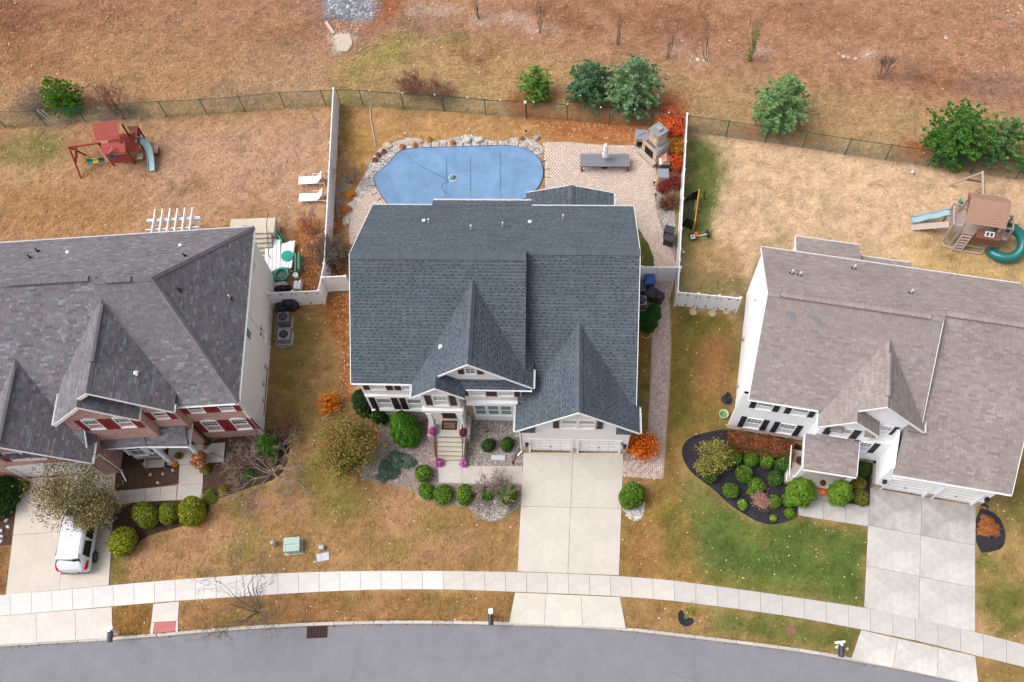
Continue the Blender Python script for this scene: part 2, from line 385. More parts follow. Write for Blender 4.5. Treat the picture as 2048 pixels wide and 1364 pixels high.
paint([(1280, 460), (1300, 480), (1320, 530), (1280, 535)], (76, 92, 36), .3, .9, .2)
paint([(1376, 960), (1450, 1010), (1540, 1050), (1600, 1035), (1736, 1060), (1728, 1210), (1500, 1178), (1400, 1140), (1380, 1060)], (106, 118, 58), .7, .97, .3)
paint([(1440, 1020), (1600, 1050), (1730, 1070), (1725, 1190), (1600, 1170), (1450, 1150), (1410, 1090)], (88, 110, 48), .8, .8, .7)
for e in ((1580, 1170, 50, 14), (1400, 980, 20, 50), (1460, 1160, 30, 16), (1500, 1060, 30, 12), (1640, 1100, 30, 14)): paint(ell(*e), (132, 130, 66), .8, .55, .8)
paint([(1410, 1212), (1722, 1262), (1705, 1314), (1560, 1290), (1420, 1265)], (106, 116, 54), .8, .9, .7)
paint([(1240, 1195), (1410, 1212), (1420, 1268), (1250, 1250)], (172, 136, 86), .6, .8, .5)
paint([(1440, 1264), (1700, 1306), (1700, 1318), (1440, 1280)], (176, 142, 92), .4, .6, .4)
paint([(1955, 1000), (2100, 960), (2100, 1260), (1955, 1240)], (168, 142, 88), .5, .95, .3)
for e in ((2030, 1000, 26, 60), (2010, 1190, 50, 24), (2040, 1240, 40, 18), (1985, 1130, 20, 16), (2030, 880, 20, 80)): paint(ell(*e), (100, 112, 46), .8, .75, .8)
paint([(1952, 1318), (2100, 1350), (2100, 1420), (1955, 1364)], (160, 132, 78), .5, .9, .4)
paint([(222, 1215), (304, 1210), (302, 1270), (226, 1276)], (150, 112, 58), .3, .9, .2)
paint([(360, 1205), (660, 1185), (1028, 1186), (1018, 1244), (700, 1244), (358, 1264)], (160, 120, 76), .3, .9, .3)
for e in ((500, 1225, 50, 18), (900, 1200, 60, 12), (690, 1200, 40, 10), (990, 1215, 20, 12), (430, 1240, 30, 10)): paint(ell(*e), (126, 116, 54), .7, .6, .6)
paint([(-60, 960), (28, 960), (12, 1195), (-60, 1210)], (140, 96, 62), .4, .9, .2)
gcol *= (1 + (n3[:, None]-.5)*.5 + (fbm(GXf, GYf, 3.2, 6, 2)[:, None]-.5)*.42 + (n2[:, None]-.5)*.22)
gcol = np.clip(gcol, .004, .8)
rd = sdist(GXf, GYf, roadpoly)
GZ = np.where(rd < .02, -.45, 0.0)
POOLPX = [(746, 360), (750, 350), (764, 339), (779, 326), (792, 308), (811, 298), (863, 296), (937, 294), (1011, 291), (1041, 295), (1067, 306), (1081, 321), (1087, 341), (1085, 360), (1074, 380), (1052, 400), (980, 418), (860, 420), (790, 420), (768, 402)]
GZ = np.where(sdist(GXf, GYf, WP(POOLPX)) < -.3, -.9, GZ)
# the lots rise a touch behind (grass crown), kept tiny so that everything stands on it
nx, ny = len(xs), len(ys)
idx = np.arange(nx*ny).reshape(ny, nx)
quads = np.stack([idx[:-1, :-1].ravel(), idx[:-1, 1:].ravel(), idx[1:, 1:].ravel(), idx[1:, :-1].ravel()], 1)
M_ground = mat('turf and soil', (1, 1, 1), .95, .16, 9.0, .35, 30, att=True, spec=.1, var2=.12, scale2=2.6)
ground = np_mesh('ground', np.stack([GXf, GYf, GZ], 1), quads, gcol, M_ground); tag(ground, kind='structure')

def ground_col(x, y):
    i = np.clip(np.searchsorted(xs, x), 0, nx-1); j = np.clip(np.searchsorted(ys, y), 0, ny-1)
    return gcol[j*nx+i]

# ---- short dead grass and leaf fragments lying on it (stuff)
NOGROW = []   # polygons kept clear
def scatter_blades(name, poly, dens, size, lab, seed, bright=(.75, 1.35), extra=None, lift=.05, colw=None, aspect=.16, tilt=.35, zoff=0):
    rs = np.random.RandomState(seed); a = np.array(poly)
    x0, y0, x1, y1 = a[:, 0].min(), a[:, 1].min(), a[:, 0].max(), a[:, 1].max()
    n = int((x1-x0)*(y1-y0)*dens); x = rs.uniform(x0, x1, n); y = rs.uniform(y0, y1, n)
    keep = sdist(x, y, poly) < 0
    for q in NOGROW: 
        b = np.array(q); s = keep & (x > b[:, 0].min()-.2) & (x < b[:, 0].max()+.2) & (y > b[:, 1].min()-.2) & (y < b[:, 1].max()+.2)
        if s.any():
            k = np.zeros(n, bool); k[s] = sdist(x[s], y[s], q) < .06; keep &= ~k
    x, y = x[keep], y[keep]; n = len(x)
    th = rs.uniform(0, math.pi*2, n); L = size*rs.uniform(.5, 1.5, n); w = L*aspect*rs.uniform(.6, 1.6, n)
    dz = rs.uniform(-tilt, tilt, n)*L; z = zoff + rs.uniform(.01, lift+.001, n) + np.abs(dz)/2
    dx, dy = np.cos(th), np.sin(th)
    P = np.zeros((n, 4, 3))
    for k, (s, t) in enumerate(((-1, -.4), (1, -1), (1, .4), (-1, 1))):
        P[:, k, 0] = x + dx*L/2*s - dy*w/2*t; P[:, k, 1] = y + dy*L/2*s + dx*w/2*t; P[:, k, 2] = z + dz/2*s
    c = ground_col(x, y)*rs.uniform(bright[0], bright[1], n)[:, None]*(1+rs.uniform(-.06, .06, (n, 3)))
    if colw is not None:
        pick = rs.rand(n) < colw[0]; cc = np.array([C(*q) for q in colw[1]])[rs.randint(0, len(colw[1]), n)]
        c = np.where(pick[:, None], cc*rs.uniform(.8, 1.2, n)[:, None], c)
    c = np.clip(np.repeat(c, 4, 0), 0, .85)
    o = np_mesh(name, P.reshape(-1, 3), np.arange(n*4).reshape(-1, 4), c, M_blade)
    return tag(o, lab[0], lab[1], kind='stuff')
M_blade = mat('dry blades', (1, 1, 1), .9, 0, att=True, spec=.1)

# ================================================================== HARD SURFACES
M_conc = mat('broom finished concrete', (1, 1, 1), .9, .05, 3.0, .12, 60, att=True, spec=.15, var2=.06, scale2=.6)
M_conc2 = mat('weathered stained concrete', (1, 1, 1), .9, .07, 3.0, .12, 60, att=True, spec=.15, var2=.17, scale2=.4)
M_conc3 = mat('mildewed concrete', (1, 1, 1), .9, .1, 2.2, .12, 60, att=True, spec=.15, var2=.26, scale2=.5)
M_asph = mat('worn asphalt', C(141, 141, 147), .9, .07, 1.1, .25, 90, spec=.2, var2=.05, scale2=.16)
M_plain = mat('coloured surface', (1, 1, 1), .8, .08, 8, .1, 50, att=True, spec=.2)
M_paint = mat('coloured paint', (1, 1, 1), .45, .03, 5, att=True, spec=.4)
M_stone = mat('rough stone', (1, 1, 1), .9, .16, 7, .5, 25, att=True, spec=.15)

# road (sheet 0.1 m below the lawn) with crack lines and seams
mb = MB()
dn = [(p[0], p[1]) for p in curbW]
for i in range(len(dn)-1):
    a, b = dn[i], dn[i+1]
    mb.poly([(a[0], a[1], -.11), (a[0]*1.0, a[1]-40, -.11), (b[0]*1.0, b[1]-40, -.11), (b[0], b[1], -.11)])
road = tag(mb.build('road', M_asph), kind='structure')
# hairline cracks: shallow sealed grooves in darker bitumen
rnd = random.Random(5)
mb = MB()
def crack(px0, px1, w=.025, step=.25, wander=.10):
    a, b = Vector(W(*px0)), Vector(W(*px1)); n = max(2, int((b-a).length/step)); d = (b-a)/n; nrm = Vector((-d.y, d.x)).normalized()
    o = 0; pts = []
    for i in range(n+1):
        o += rnd.uniform(-wander, wander); o *= .93; pts.append(a+d*i+nrm*o)
    for i in range(n):
        p, q = pts[i], pts[i+1]; ww = w*rnd.uniform(.5, 1.3)
        e = (q-p).normalized(); m = Vector((-e.y, e.x))*ww/2
        mb.poly([(p.x-m.x, p.y-m.y, -.106), (q.x-m.x, q.y-m.y, -.106), (q.x+m.x, q.y+m.y, -.106), (p.x+m.x, p.y+m.y, -.106)], C(120, 120, 126))
for p in (((1385, 1290), (1382, 1364)), ((1340, 1340), (1460, 1380)), ((575, 1270), (572, 1330)), ((720, 1275), (700, 1364)), ((850, 1320), (1010, 1312)), ((1600, 1330), (1590, 1380))):
    crack(*p)
o = mb.build('crack_seal', M_plain); tag(o, kind='structure'); o.parent = road

# curb: stone blocks, one by one where they can be told apart
curb_root = struct_root('curb')
rnd = random.Random(11)
tot = sum(math.dist(curbW[i], curbW[i+1]) for i in range(len(curbW)-1)); nb = int(tot/1.15)
cl = resample(curbW, nb+1); lowered = [W(0, 1289)[0], W(226, 1277)[0], W(302, 1271)[0], W(356, 1266)[0], W(1018, 1247)[0], W(1252, 1257)[0], W(1700, 1318)[0], W(1960, 1368)[0]]
for i in range(nb):
    a, b = Vector(cl[i]), Vector(cl[i+1]); d = (b-a); L = d.length-.02; d.normalize(); m = (a+b)/2
    low = lowered[0]-9 < m.x < lowered[1] or lowered[2] < m.x < lowered[3] or lowered[4] < m.x < lowered[5] or lowered[6] < m.x < lowered[7]
    mb = MB(); k = rnd.uniform(.88, 1.05); mb.box(-L/2, L/2, -.09, .09, -.3, (-.02 if low else .03)+rnd.uniform(-.006, .006), [q*k for q in C(206, 200, 192)])
    o = mb.build('curb_block', M_conc, curb_root, bevel=.012); o.location = (m.x, m.y, 0); o.rotation_euler = (0, 0, math.atan2(d.y, d.x))

# ---- slab helper: every slab its own raised piece with open joints
def inset(poly, d):
    c = Vector((sum(p[0] for p in poly)/len(poly), sum(p[1] for p in poly)/len(poly)))
    n = len(poly); out = []
    area = sum(poly[i][0]*poly[(i+1) % n][1]-poly[(i+1) % n][0]*poly[i][1] for i in range(n))
    if area < 0: poly = poly[::-1]
    ln = []
    for i in range(n):
        a, b = Vector(poly[i]), Vector(poly[(i+1) % n]); e = (b-a).normalized(); nn = Vector((-e.y, e.x)); ln.append((a+nn*d, e))
    for i in range(n):
        (p, e), (q, f) = ln[i-1], ln[i]
        den = e.x*f.y-e.y*f.x
        if abs(den) < 1e-6: out.append((q.x, q.y)); continue
        t = ((q.x-p.x)*f.y-(q.y-p.y)*f.x)/den; out.append((p.x+e.x*t, p.y+e.y*t))
    return out
def slab(root, name, poly, col, z=.04, m=None, gap=.018, rs=random.Random(3), kv=.035, px=True, z0=-.2):
    p = WP(poly) if px else poly
    NOGROW.append(p)
    q = inset(p, gap/2); c = Vector((sum(a[0] for a in q)/len(q), sum(a[1] for a in q)/len(q)))
    mb = MB(); k = 1+rs.uniform(-kv, kv)
    mb.prism([(a[0]-c.x, a[1]-c.y) for a in q], z0, z+rs.uniform(-.004, .004), [v*k for v in C(*col)])
    o = mb.build(name, m or M_conc, root); o.location = (c.x, c.y, 0); return o
sidewalk = struct_root('sidewalk')
up, lo = smooth_line(WP(SW_UP), 160), smooth_line(WP(SW_LO), 160)
L = sum(math.dist(up[i], up[i+1]) for i in range(len(up)-1)); n = int(round(L/1.235))
up, lo = resample(up, n+1), resample(lo, n+1)
rs = random.Random(2)
for i in range(n):
    x = up[i][0]
    base = (228, 224, 220) if x < -8 else (214, 208, 200) if x < 6.5 else (204, 200, 196)
    slab(sidewalk, 'slab', [up[i], up[i+1], lo[i+1], lo[i]], base, px=False, rs=rs, kv=.05)
drive = struct_root('driveway')
def grid_slabs(root, q, us, vs_, col, m=None, name='slab', kv=.02):
    """q: 4 px corners (tl,tr,br,bl); us/vs: joint fractions"""
    tl, tr, br, bl = [Vector(W(*p)) for p in q]
    f = lambda u, v: (tl*(1-u)+tr*u)*(1-v) + (bl*(1-u)+br*u)*v
    for j in range(len(vs_)-1):
        for i in range(len(us)-1):
            P = [f(us[i], vs_[j]), f(us[i+1], vs_[j]), f(us[i+1], vs_[j+1]), f(us[i], vs_[j+1])]
            slab(root, name, [(p.x, p.y) for p in P], col, px=False, m=m, rs=rs, kv=kv)
grid_slabs(drive, [(1047, 905), (1247, 906), (1238, 1151), (1035, 1143)], [0, .497, 1], [0, .468, 1], (216, 208, 198))
grid_slabs(drive, [(1030, 1185), (1240, 1194), (1252, 1257), (1018, 1247)], [0, .3, .63, 1], [0, 1], (222, 214, 204))
drive2 = struct_root('driveway')
grid_slabs(drive2, [(40, 958), (232, 946), (218, 1171), (12, 1190)], [0, .52, 1], [0, .5, 1], (218, 208, 197))
grid_slabs(drive2, [(-20, 1234), (224, 1214), (226, 1276), (-20, 1291)], [0, .38, .7, 1], [0, 1], (224, 216, 208))
drive3 = struct_root('driveway')
grid_slabs(drive3, [(1740, 975), (1951, 1012), (1950, 1091), (1736, 1051)], [0, .495, 1], [0, 1], (186, 182, 178), M_conc3)
grid_slabs(drive3, [(1736, 1051), (1950, 1091), (1950, 1264), (1728, 1215)], [0, .495, 1], [0, .5, 1], (206, 201, 196), M_conc2)
grid_slabs(drive3, [(1722, 1260), (1950, 1312), (1957, 1372), (1702, 1318)], [0, .33, .68, 1], [0, 1], (216, 212, 206), M_conc2)
# grime on the upper drive: a thin film of dirt that belongs to the slab
walk = struct_root('front_walk')
slab(walk, 'slab', [(876, 921), (924, 921), (924, 967), (877, 966)], (210, 203, 196))
for a, b in ((924, 963), (963, 1004), (1004, 1045)): slab(walk, 'slab', [(a, 932), (b, 932), (b, 970-(0 if b > 960 else 2)), (a, 967)], (208, 198, 190))
walk2 = struct_root('front_walk')
for q in ([(360, 930), (407, 930), (406, 968), (357, 970)], [(357, 970), (406, 968), (402, 998), (353, 1000)], [(322, 974), (355, 971), (352, 1001), (320, 1002)], [(292, 977), (322, 974), (320, 1002), (290, 1004)], [(255, 980), (292, 977), (290, 1004), (252, 1007)], [(226, 983), (255, 980), (252, 1007), (226, 1009)], [(360, 895), (410, 895), (407, 930), (360, 930)]):
    slab(walk2, 'slab', q, (205, 196, 188))
walk3 = struct_root('front_walk')
for q in ([(1597, 990), (1648, 998), (1646, 1039), (1596, 1031)], [(1648, 1001), (1692, 1007), (1691, 1046), (1646, 1039)], [(1692, 1007), (1738, 1013), (1736, 1053), (1691, 1046)]):
    slab(walk3, 'slab', q, (192, 188, 184), m=M_conc2)
# kerb ramp with its red tactile pad
ramp = struct_root('ramp')
for q in ([(307, 1208), (359, 1203), (356, 1242), (303, 1245)],): slab(ramp, 'slab', q, (224, 216, 208))
slab(ramp, 'slab', [(303, 1245), (310, 1245), (306, 1268), (300, 1269)], (224, 216, 208)); slab(ramp, 'slab', [(352, 1242), (357, 1242), (356, 1264), (351, 1264)], (224, 216, 208))
slab(ramp, 'tactile_pad', [(310, 1245), (352, 1242), (351, 1263), (307, 1267)], (206, 128, 128), z=.045)
mb = MB()
for i in range(10):
    for j in range(6):
        px, py = 314+i*4-j*.3, 1247+j*3.2-i*.25; x, y = W(px, py); mb.lathe([(.028, 0), (.02, .012)], (x, y, .046), 6, C(206, 128, 128))
o = mb.build('tactile_dome', M_plain, ramp); o['kind'] = 'stuff'

# ---- planting beds (thin raised mounds)
M_mulch = mat('black mulch', C(58, 56, 62), .95, .35, 14, .6, 30, spec=.1, var2=.25, scale2=1.5)
M_mulchb = mat('brown mulch', C(92, 72, 60), .95, .35, 14, .6, 30, spec=.1, var2=.25, scale2=1.5)
M_gravel = mat('river gravel base', C(160, 150, 144), .95, .3, 18, .6, 40, spec=.1, var2=.12, scale2=1)
def smooth_poly(p, it=2):
    for _ in range(it):
        q = []
        for i in range(len(p)):
            a, b = p[i], p[(i+1) % len(p)]
            q += [(a[0]*.75+b[0]*.25, a[1]*.75+b[1]*.25), (a[0]*.25+b[0]*.75, a[1]*.25+b[1]*.75)]
        p = q
    return p
def bed(name, poly, m, z=.02, sm_=2, px=True, edge=None):
    p = WP(poly) if px else poly
    if sm_: p = smooth_poly(p, sm_)
    NOGROW.append(p)
    mb = MB(); mb.prism(p, -.1, z); o = mb.build(name, m); tag(o, kind='structure')
    return p
def stones(name, p, dens, size, cols, seed, lab, z=.02, sizev=.5, parent=None, avoid=()):
    """heaped small stones / chips as low-poly lumps: one object"""
    rs = np.random.RandomState(seed); a = np.array(p)
    x0, y0, x1, y1 = a[:, 0].min(), a[:, 1].min(), a[:, 0].max(), a[:, 1].max()
    n = int((x1-x0)*(y1-y0)*dens); x = rs.uniform(x0, x1, n); y = rs.uniform(y0, y1, n); k = sdist(x, y, p) < -.03
    for q in avoid: k &= sdist(x, y, q) > .02
    x, y = x[k], y[k]; n = len(x)
    th = rs.uniform(0, 6.28, n); s = size*rs.uniform(1-sizev, 1+sizev, n); asp = rs.uniform(.5, 1, n)
    base = np.array([(-1, 0, 0), (0, -1, 0), (1, 0, 0), (0, 1, 0), (0, 0, .7)])
    V = np.zeros((n, 5, 3)); jit = rs.uniform(.75, 1.25, (n, 5))
    bx = base[None, :, 0]*s[:, None]*jit; by = base[None, :, 1]*(s*asp)[:, None]*jit
    V[:, :, 0] = x[:, None]+np.cos(th)[:, None]*bx-np.sin(th)[:, None]*by
    V[:, :, 1] = y[:, None]+np.sin(th)[:, None]*bx+np.cos(th)[:, None]*by
    V[:, :, 2] = z+base[None, :, 2]*s[:, None]*rs.uniform(.5, 1, n)[:, None]-.005
    cc = np.array([C(*q) for q in cols])[rs.randint(0, len(cols), n)]*rs.uniform(.8, 1.2, n)[:, None]
    f = np.array([(0, 1, 4), (1, 2, 4), (2, 3, 4), (3, 0, 4)])
    F = (np.arange(n)[:, None, None]*5+f[None]).reshape(-1, 3)
    o = np_mesh(name, V.reshape(-1, 3), F, np.clip(np.repeat(cc, 5, 0), 0, .8), M_blade, parent)
    if not parent: tag(o, lab[0], lab[1], kind='stuff')
    else: o['kind'] = 'stuff'
    return o
BC1 = bed('gravel_bed', [(748, 820), (812, 838), (860, 838), (866, 900), (876, 920), (877, 966), (1045, 972), (1043, 1010), (1020, 1028), (990, 1046), (955, 1034), (935, 1012), (890, 1010), (838, 998), (826, 978), (770, 966), (722, 956), (716, 940), (756, 900), (762, 870)], M_gravel, sm_=1)
stones('gravel', BC1, 210, .05, [(176, 160, 152), (150, 128, 122), (200, 188, 180), (120, 104, 98), (168, 140, 130), (138, 100, 88)], 1, ('pinkish grey gravel in the bed left of the front steps', 'gravel'))
BC2 = bed('gravel_bed', [(926, 830), (1052, 845), (1052, 905), (1046, 931), (924, 931)], M_gravel, z=.024, sm_=0)
stones('gravel', BC2, 260, .05, [(176, 172, 166), (150, 146, 142), (206, 202, 196), (118, 112, 108), (186, 170, 160), (96, 90, 88)], 2, ('grey gravel in the bed between the front steps and the garage', 'gravel'), z=.024)
p_ = WP(ell(982, 1016, 34, 26)); stones('gravel', p_, 300, .06, [(214, 210, 208), (190, 184, 182), (232, 228, 226)], 3, ('white gravel patch around the bare shrub by the driveway', 'gravel'), z=.02)
p_ = smooth_poly(WP([(1240, 990), (1290, 985), (1290, 1015), (1285, 1038), (1268, 1044), (1246, 1028)])); stones('gravel', p_, 350, .06, [(214, 210, 208), (190, 184, 182), (232, 228, 226)], 4, ('white gravel patch below the round shrub right of the driveway', 'gravel'), z=.02); NOGROW.append(p_)
p_ = smooth_poly(WP([(722, 930), (770, 925), (775, 955), (735, 955)])); stones('gravel', p_, 160, .06, [(214, 210, 208), (190, 184, 182)], 5, ('pale gravel scatter at the left tip of the front bed', 'gravel'), z=.03)
p_ = smooth_poly(WP([(1249, 900), (1300, 900), (1300, 922), (1250, 925)])); NOGROW.append(p_); bed('gravel_bed', [(1249, 900), (1300, 900), (1300, 922), (1250, 925)], M_gravel); stones('gravel', p_, 260, .05, [(176, 168, 162), (150, 140, 134), (206, 200, 196)], 6, ('grey gravel under the orange shrub beside the garage', 'gravel'))
# right house beds
BR1 = bed('mulch_bed', [(1372, 880), (1395, 868), (1460, 856), (1600, 880), (1612, 930), (1600, 960), (1596, 1030), (1578, 1043), (1547, 1050), (1520, 1046), (1485, 1027), (1454, 1005), (1430, 981), (1405, 962), (1385, 948), (1368, 925), (1362, 900)], M_mulch, sm_=1)
BR2 = bed('mulch_bed', [(1655, 925), (1748, 905), (1740, 1010), (1692, 1005), (1648, 996), (1650, 985)], M_mulch, sm_=0)
BR3 = bed('mulch_bed', [(1952, 1014), (1985, 1022), (2004, 1042), (2012, 1070), (2008, 1092), (1994, 1102), (1952, 1107)], M_mulch, sm_=1)
for i, q in enumerate((BR1, BR2, BR3)): stones('mulch_chips', q, 130, .04, [(60, 56, 62), (40, 38, 42), (84, 76, 74), (52, 50, 58)], 20+i, (['black mulch chips in the curved bed of the right house', 'black mulch chips right of the taupe porch', 'black mulch chips in the half round bed by the right driveway'][i], 'mulch'))
# left house beds
BL1 = bed('mulch_bed', [(243, 905), (358, 885), (357, 968), (226, 984), (226, 950)], M_mulchb, sm_=0)
BL2 = bed('mulch_bed', [(410, 880), (520, 868), (560, 850), (575, 870), (580, 915), (560, 955), (500, 975), (432, 1000), (404, 1003), (408, 930)], M_mulchb, sm_=1)
BL3 = bed('mulch_bed', [(226, 1004), (408, 1000), (422, 1006), (412, 1040), (330, 1062), (285, 1075), (262, 1108), (222, 1100)], M_mulchb, sm_=1)
BL4 = bed('mulch_bed', [(-60, 960), (38, 955), (22, 1090), (-60, 1095)], M_mulchb, sm_=0)
for i, q in enumerate((BL1, BL2, BL3, BL4)): stones('mulch_chips', q, 120, .045, [(84, 66, 56), (56, 44, 40), (110, 84, 68), (68, 56, 50)], 30+i, (['dark brown mulch chips around the porch bench', 'dark brown mulch chips under the weeping bare tree', 'dark brown mulch chips under the clipped round hedge shrubs', 'reddish mulch chips left of the left driveway'][i], 'mulch'))
# tree ring in the verge
VR = bed('mulch_bed', [(1356, 1224), (1364, 1219), (1372, 1234), (1387, 1237), (1388, 1246), (1376, 1254), (1362, 1250), (1356, 1240)], M_mulch, sm_=1)

# ---- pool terrace of small pavers
M_paver = mat('clay coloured pavers', (1, 1, 1), .9, .06, 8, .1, 50, att=True, spec=.15, var2=.05, scale2=.5)
M_sand = mat('joint sand', C(205, 182, 166), .95, .1, 10)
POOL = smooth_poly(WP(POOLPX), 2)
PAT = WP([(700, 490), (697, 460), (702, 432), (716, 403), (737, 384), (753, 374), (800, 430), (960, 440), (1090, 402), (1090, 296), (1085, 286), (1130, 284), (1200, 290), (1270, 292), (1300, 305), (1311, 330), (1314, 365), (1311, 400), (1315, 430), (1328, 470), (1345, 505), (1353, 533), (1350, 560), (1338, 600), (1341, 700), (1336, 800), (1331, 870), (1329, 930), (1325, 958), (1290, 957), (1245, 952), (1247, 922), (1296, 920), (1301, 905), (1297, 860), (1303, 750), (1306, 640), (1309, 570), (1309, 520), (1298, 490), (1280, 462), (1262, 440), (1200, 420), (1100, 425), (960, 450), (780, 480)])
NOGROW.append(PAT); NOGROW.append(POOL)
mb = MB(); mb.prism(PAT, -.1, .042); terrace = tag(mb.build('terrace', M_sand), kind='structure')
rs = np.random.RandomState(4)
# running-bond on the terrace, herringbone on the side walk
def paver_field(name, box, rot, lx, ly, pat, cols, seed, parent):
    x0, x1, y0, y1 = box; rs = np.random.RandomState(seed); P = []
    c, s = math.cos(rot), math.sin(rot); cx, cy = (x0+x1)/2, (y0+y1)/2; D = max(x1-x0, y1-y0)*.75
    if pat == 'run':
        j = 0; y = -D
        while y < D:
            x = -D + (j % 2)*lx/2
            while x < D: P.append((x+lx/2, y+ly/2, 0)); x += lx
            y += ly; j += 1
    else:
        a = ly
        N = int(2*D/a)+2
        for i in range(-N//2, N//2):
            for j in range(-N//2, N//2):
                k = (i+j) % 4   # 2:1 herringbone
                if (i-j) % 4 == 0: P.append(((i+1)*a, (j+.5)*a, 0))
                elif (i-j) % 4 == 3: P.append(((i+.5)*a, (j+1)*a-0*a, 1))
    P = np.array(P); X = cx+P[:, 0]*c-P[:, 1]*s; Y = cy+P[:, 0]*s+P[:, 1]*c
    k = (X > x0) & (X < x1) & (Y > y0) & (Y < y1); P, X, Y = P[k], X[k], Y[k]
    k = (sdist(X, Y, PAT) < -.04) & (sdist(X, Y, POOL) > -.1); P, X, Y = P[k], X[k], Y[k]; n = len(X)
    g = .003; hx = np.where(P[:, 2] == 0, lx, ly)/2-g; hy = np.where(P[:, 2] == 0, ly, lx)/2-g
    V = np.zeros((n, 8, 3)); z = .048+rs.uniform(-.002, .002, n)
    for q, (a, b) in enumerate(((-1, -1), (1, -1), (1, 1), (-1, 1))):
        dx, dy = a*hx, b*hy; V[:, q, 0] = V[:, q+4, 0] = X+dx*c-dy*s; V[:, q, 1] = V[:, q+4, 1] = Y+dx*s+dy*c; V[:, q, 2] = z; V[:, q+4, 2] = .02
    f = np.array([(0, 1, 2, 3), (4, 5, 1, 0), (5, 6, 2, 1), (6, 7, 3, 2), (7, 4, 0, 3)]); F = (np.arange(n)[:, None, None]*8+f[None]).reshape(-1, 4)
    cc = np.array([C(*q) for q in cols])[rs.randint(0, len(cols), n)]*rs.uniform(.955, 1.045, n)[:, None]
    o = np_mesh(name, V.reshape(-1, 3), F, np.repeat(cc, 8, 0), M_paver, parent); o['kind'] = 'stuff'; return n
ySplit = W(1320, 565)[1]
paver_field('paver', (-18, 10, ySplit, 46), 0, .22, .15, 'run', [(228, 206, 192), (224, 200, 186), (232, 212, 199), (219, 196, 182)], 1, terrace)
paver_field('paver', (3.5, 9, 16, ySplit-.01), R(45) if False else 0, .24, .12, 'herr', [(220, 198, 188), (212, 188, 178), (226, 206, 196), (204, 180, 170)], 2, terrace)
# edge course along the side walk
def edge_course(root, pts, n, col):
    p = resample(WP(pts), n+1)
    for i in range(n):
        a, b = Vector(p[i]), Vector(p[i+1]); d = b-a; mb = MB(); L = d.length-.012
        mb.box(-L/2, L/2, -.06, .06, -.05, .056, [v*random.uniform(.9, 1.08) for v in C(*col)])
        o = mb.build('edging_paver', M_paver, root); o.location = (*((a+b)/2), 0); o.rotation_euler = (0, 0, math.atan2(d.y, d.x))
random.seed(4)
edge_course(terrace, [(1309, 570), (1306, 640), (1303, 750), (1297, 860), (1301, 905)], 44, (190, 166, 154))
edge_course(terrace, [(1338, 600), (1341, 700), (1336, 800), (1331, 870), (1325, 956)], 46, (190, 166, 154))
# rock garden round the pool
ROCK = smooth_poly(WP([(684, 452), (688, 420), (700, 394), (716, 372), (738, 330), (752, 300), (790, 284), (822, 272), (852, 283), (880, 282), (920, 272), (942, 268), (965, 278), (1000, 284), (1035, 272), (1062, 276), (1078, 288), (1090, 296), (1080, 320), (1040, 296), (940, 296), (810, 300), (780, 330), (748, 362), (752, 374), (735, 384), (716, 402), (702, 430), (696, 452)]), 1)
mb = MB(); mb.prism(ROCK, -.1, .02); tag(mb.build('rock_bed', M_gravel), kind='structure'); NOGROW.append(ROCK)
stones('gravel', ROCK, 260, .06, [(222, 218, 212), (202, 198, 192), (234, 230, 226), (176, 168, 160), (210, 194, 180)], 7, ('pale stone chips heaped along the pool edge', 'gravel'), avoid=[POOL])
RB = smooth_poly(WP([(1306, 340), (1345, 340), (1350, 420), (1352, 530), (1346, 505), (1330, 470), (1316, 430), (1312, 400)]), 1)
mb = MB(); mb.prism(RB, -.1, .018); tag(mb.build('gravel_bed', M_gravel), kind='structure'); NOGROW.append(RB)
stones('gravel', RB, 260, .05, [(190, 186, 178), (160, 156, 150), (212, 208, 202), (134, 128, 122)], 8, ('grey gravel strip between the terrace and the right vinyl fence', 'gravel'))
LB = smooth_poly(WP([(672, 360), (700, 345), (706, 380), (690, 430), (672, 440)]), 1)
mb = MB(); mb.prism(LB, -.1, .017); tag(mb.build('gravel_bed', M_gravel), kind='structure')
stones('gravel', LB, 200, .05, [(160, 150, 146), (136, 128, 124), (186, 178, 172)], 9, ('grey gravel strip along the left vinyl fence by the pool', 'gravel'))
# riprap basin (top edge) and concrete chute
RR = WP([(652, -30), (768, -30), (762, 20), (748, 38), (700, 44), (655, 30)])
stones('riprap', RR, 34, .17, [(160, 164, 176), (190, 192, 200), (128, 132, 144), (210, 212, 216)], 10, ('blue grey riprap stones filling the drainage basin', 'stones'), z=0, sizev=.5)
stones('riprap', WP([(664, 40), (730, 38), (722, 62), (700, 74), (668, 66)]), 40, .12, [(206, 168, 148), (180, 132, 108), (226, 200, 184)], 11, ('rust tinted broken stones below the drainage basin', 'stones'), z=0)
mb = MB(); mb.prism(WP([(670, 70), (700, 69), (706, 88), (696, 104), (676, 105)]), -.05, .12, C(205, 192, 174)); mb.beam(W3(652, 44, .1), W3(668, 68, .1), .25, .2, C(205, 192, 174))
t = mb.build('drain_chute', M_stone, bevel=.03); tag(t, 'weathered concrete drainage apron at the foot of the riprap basin', 'drain')

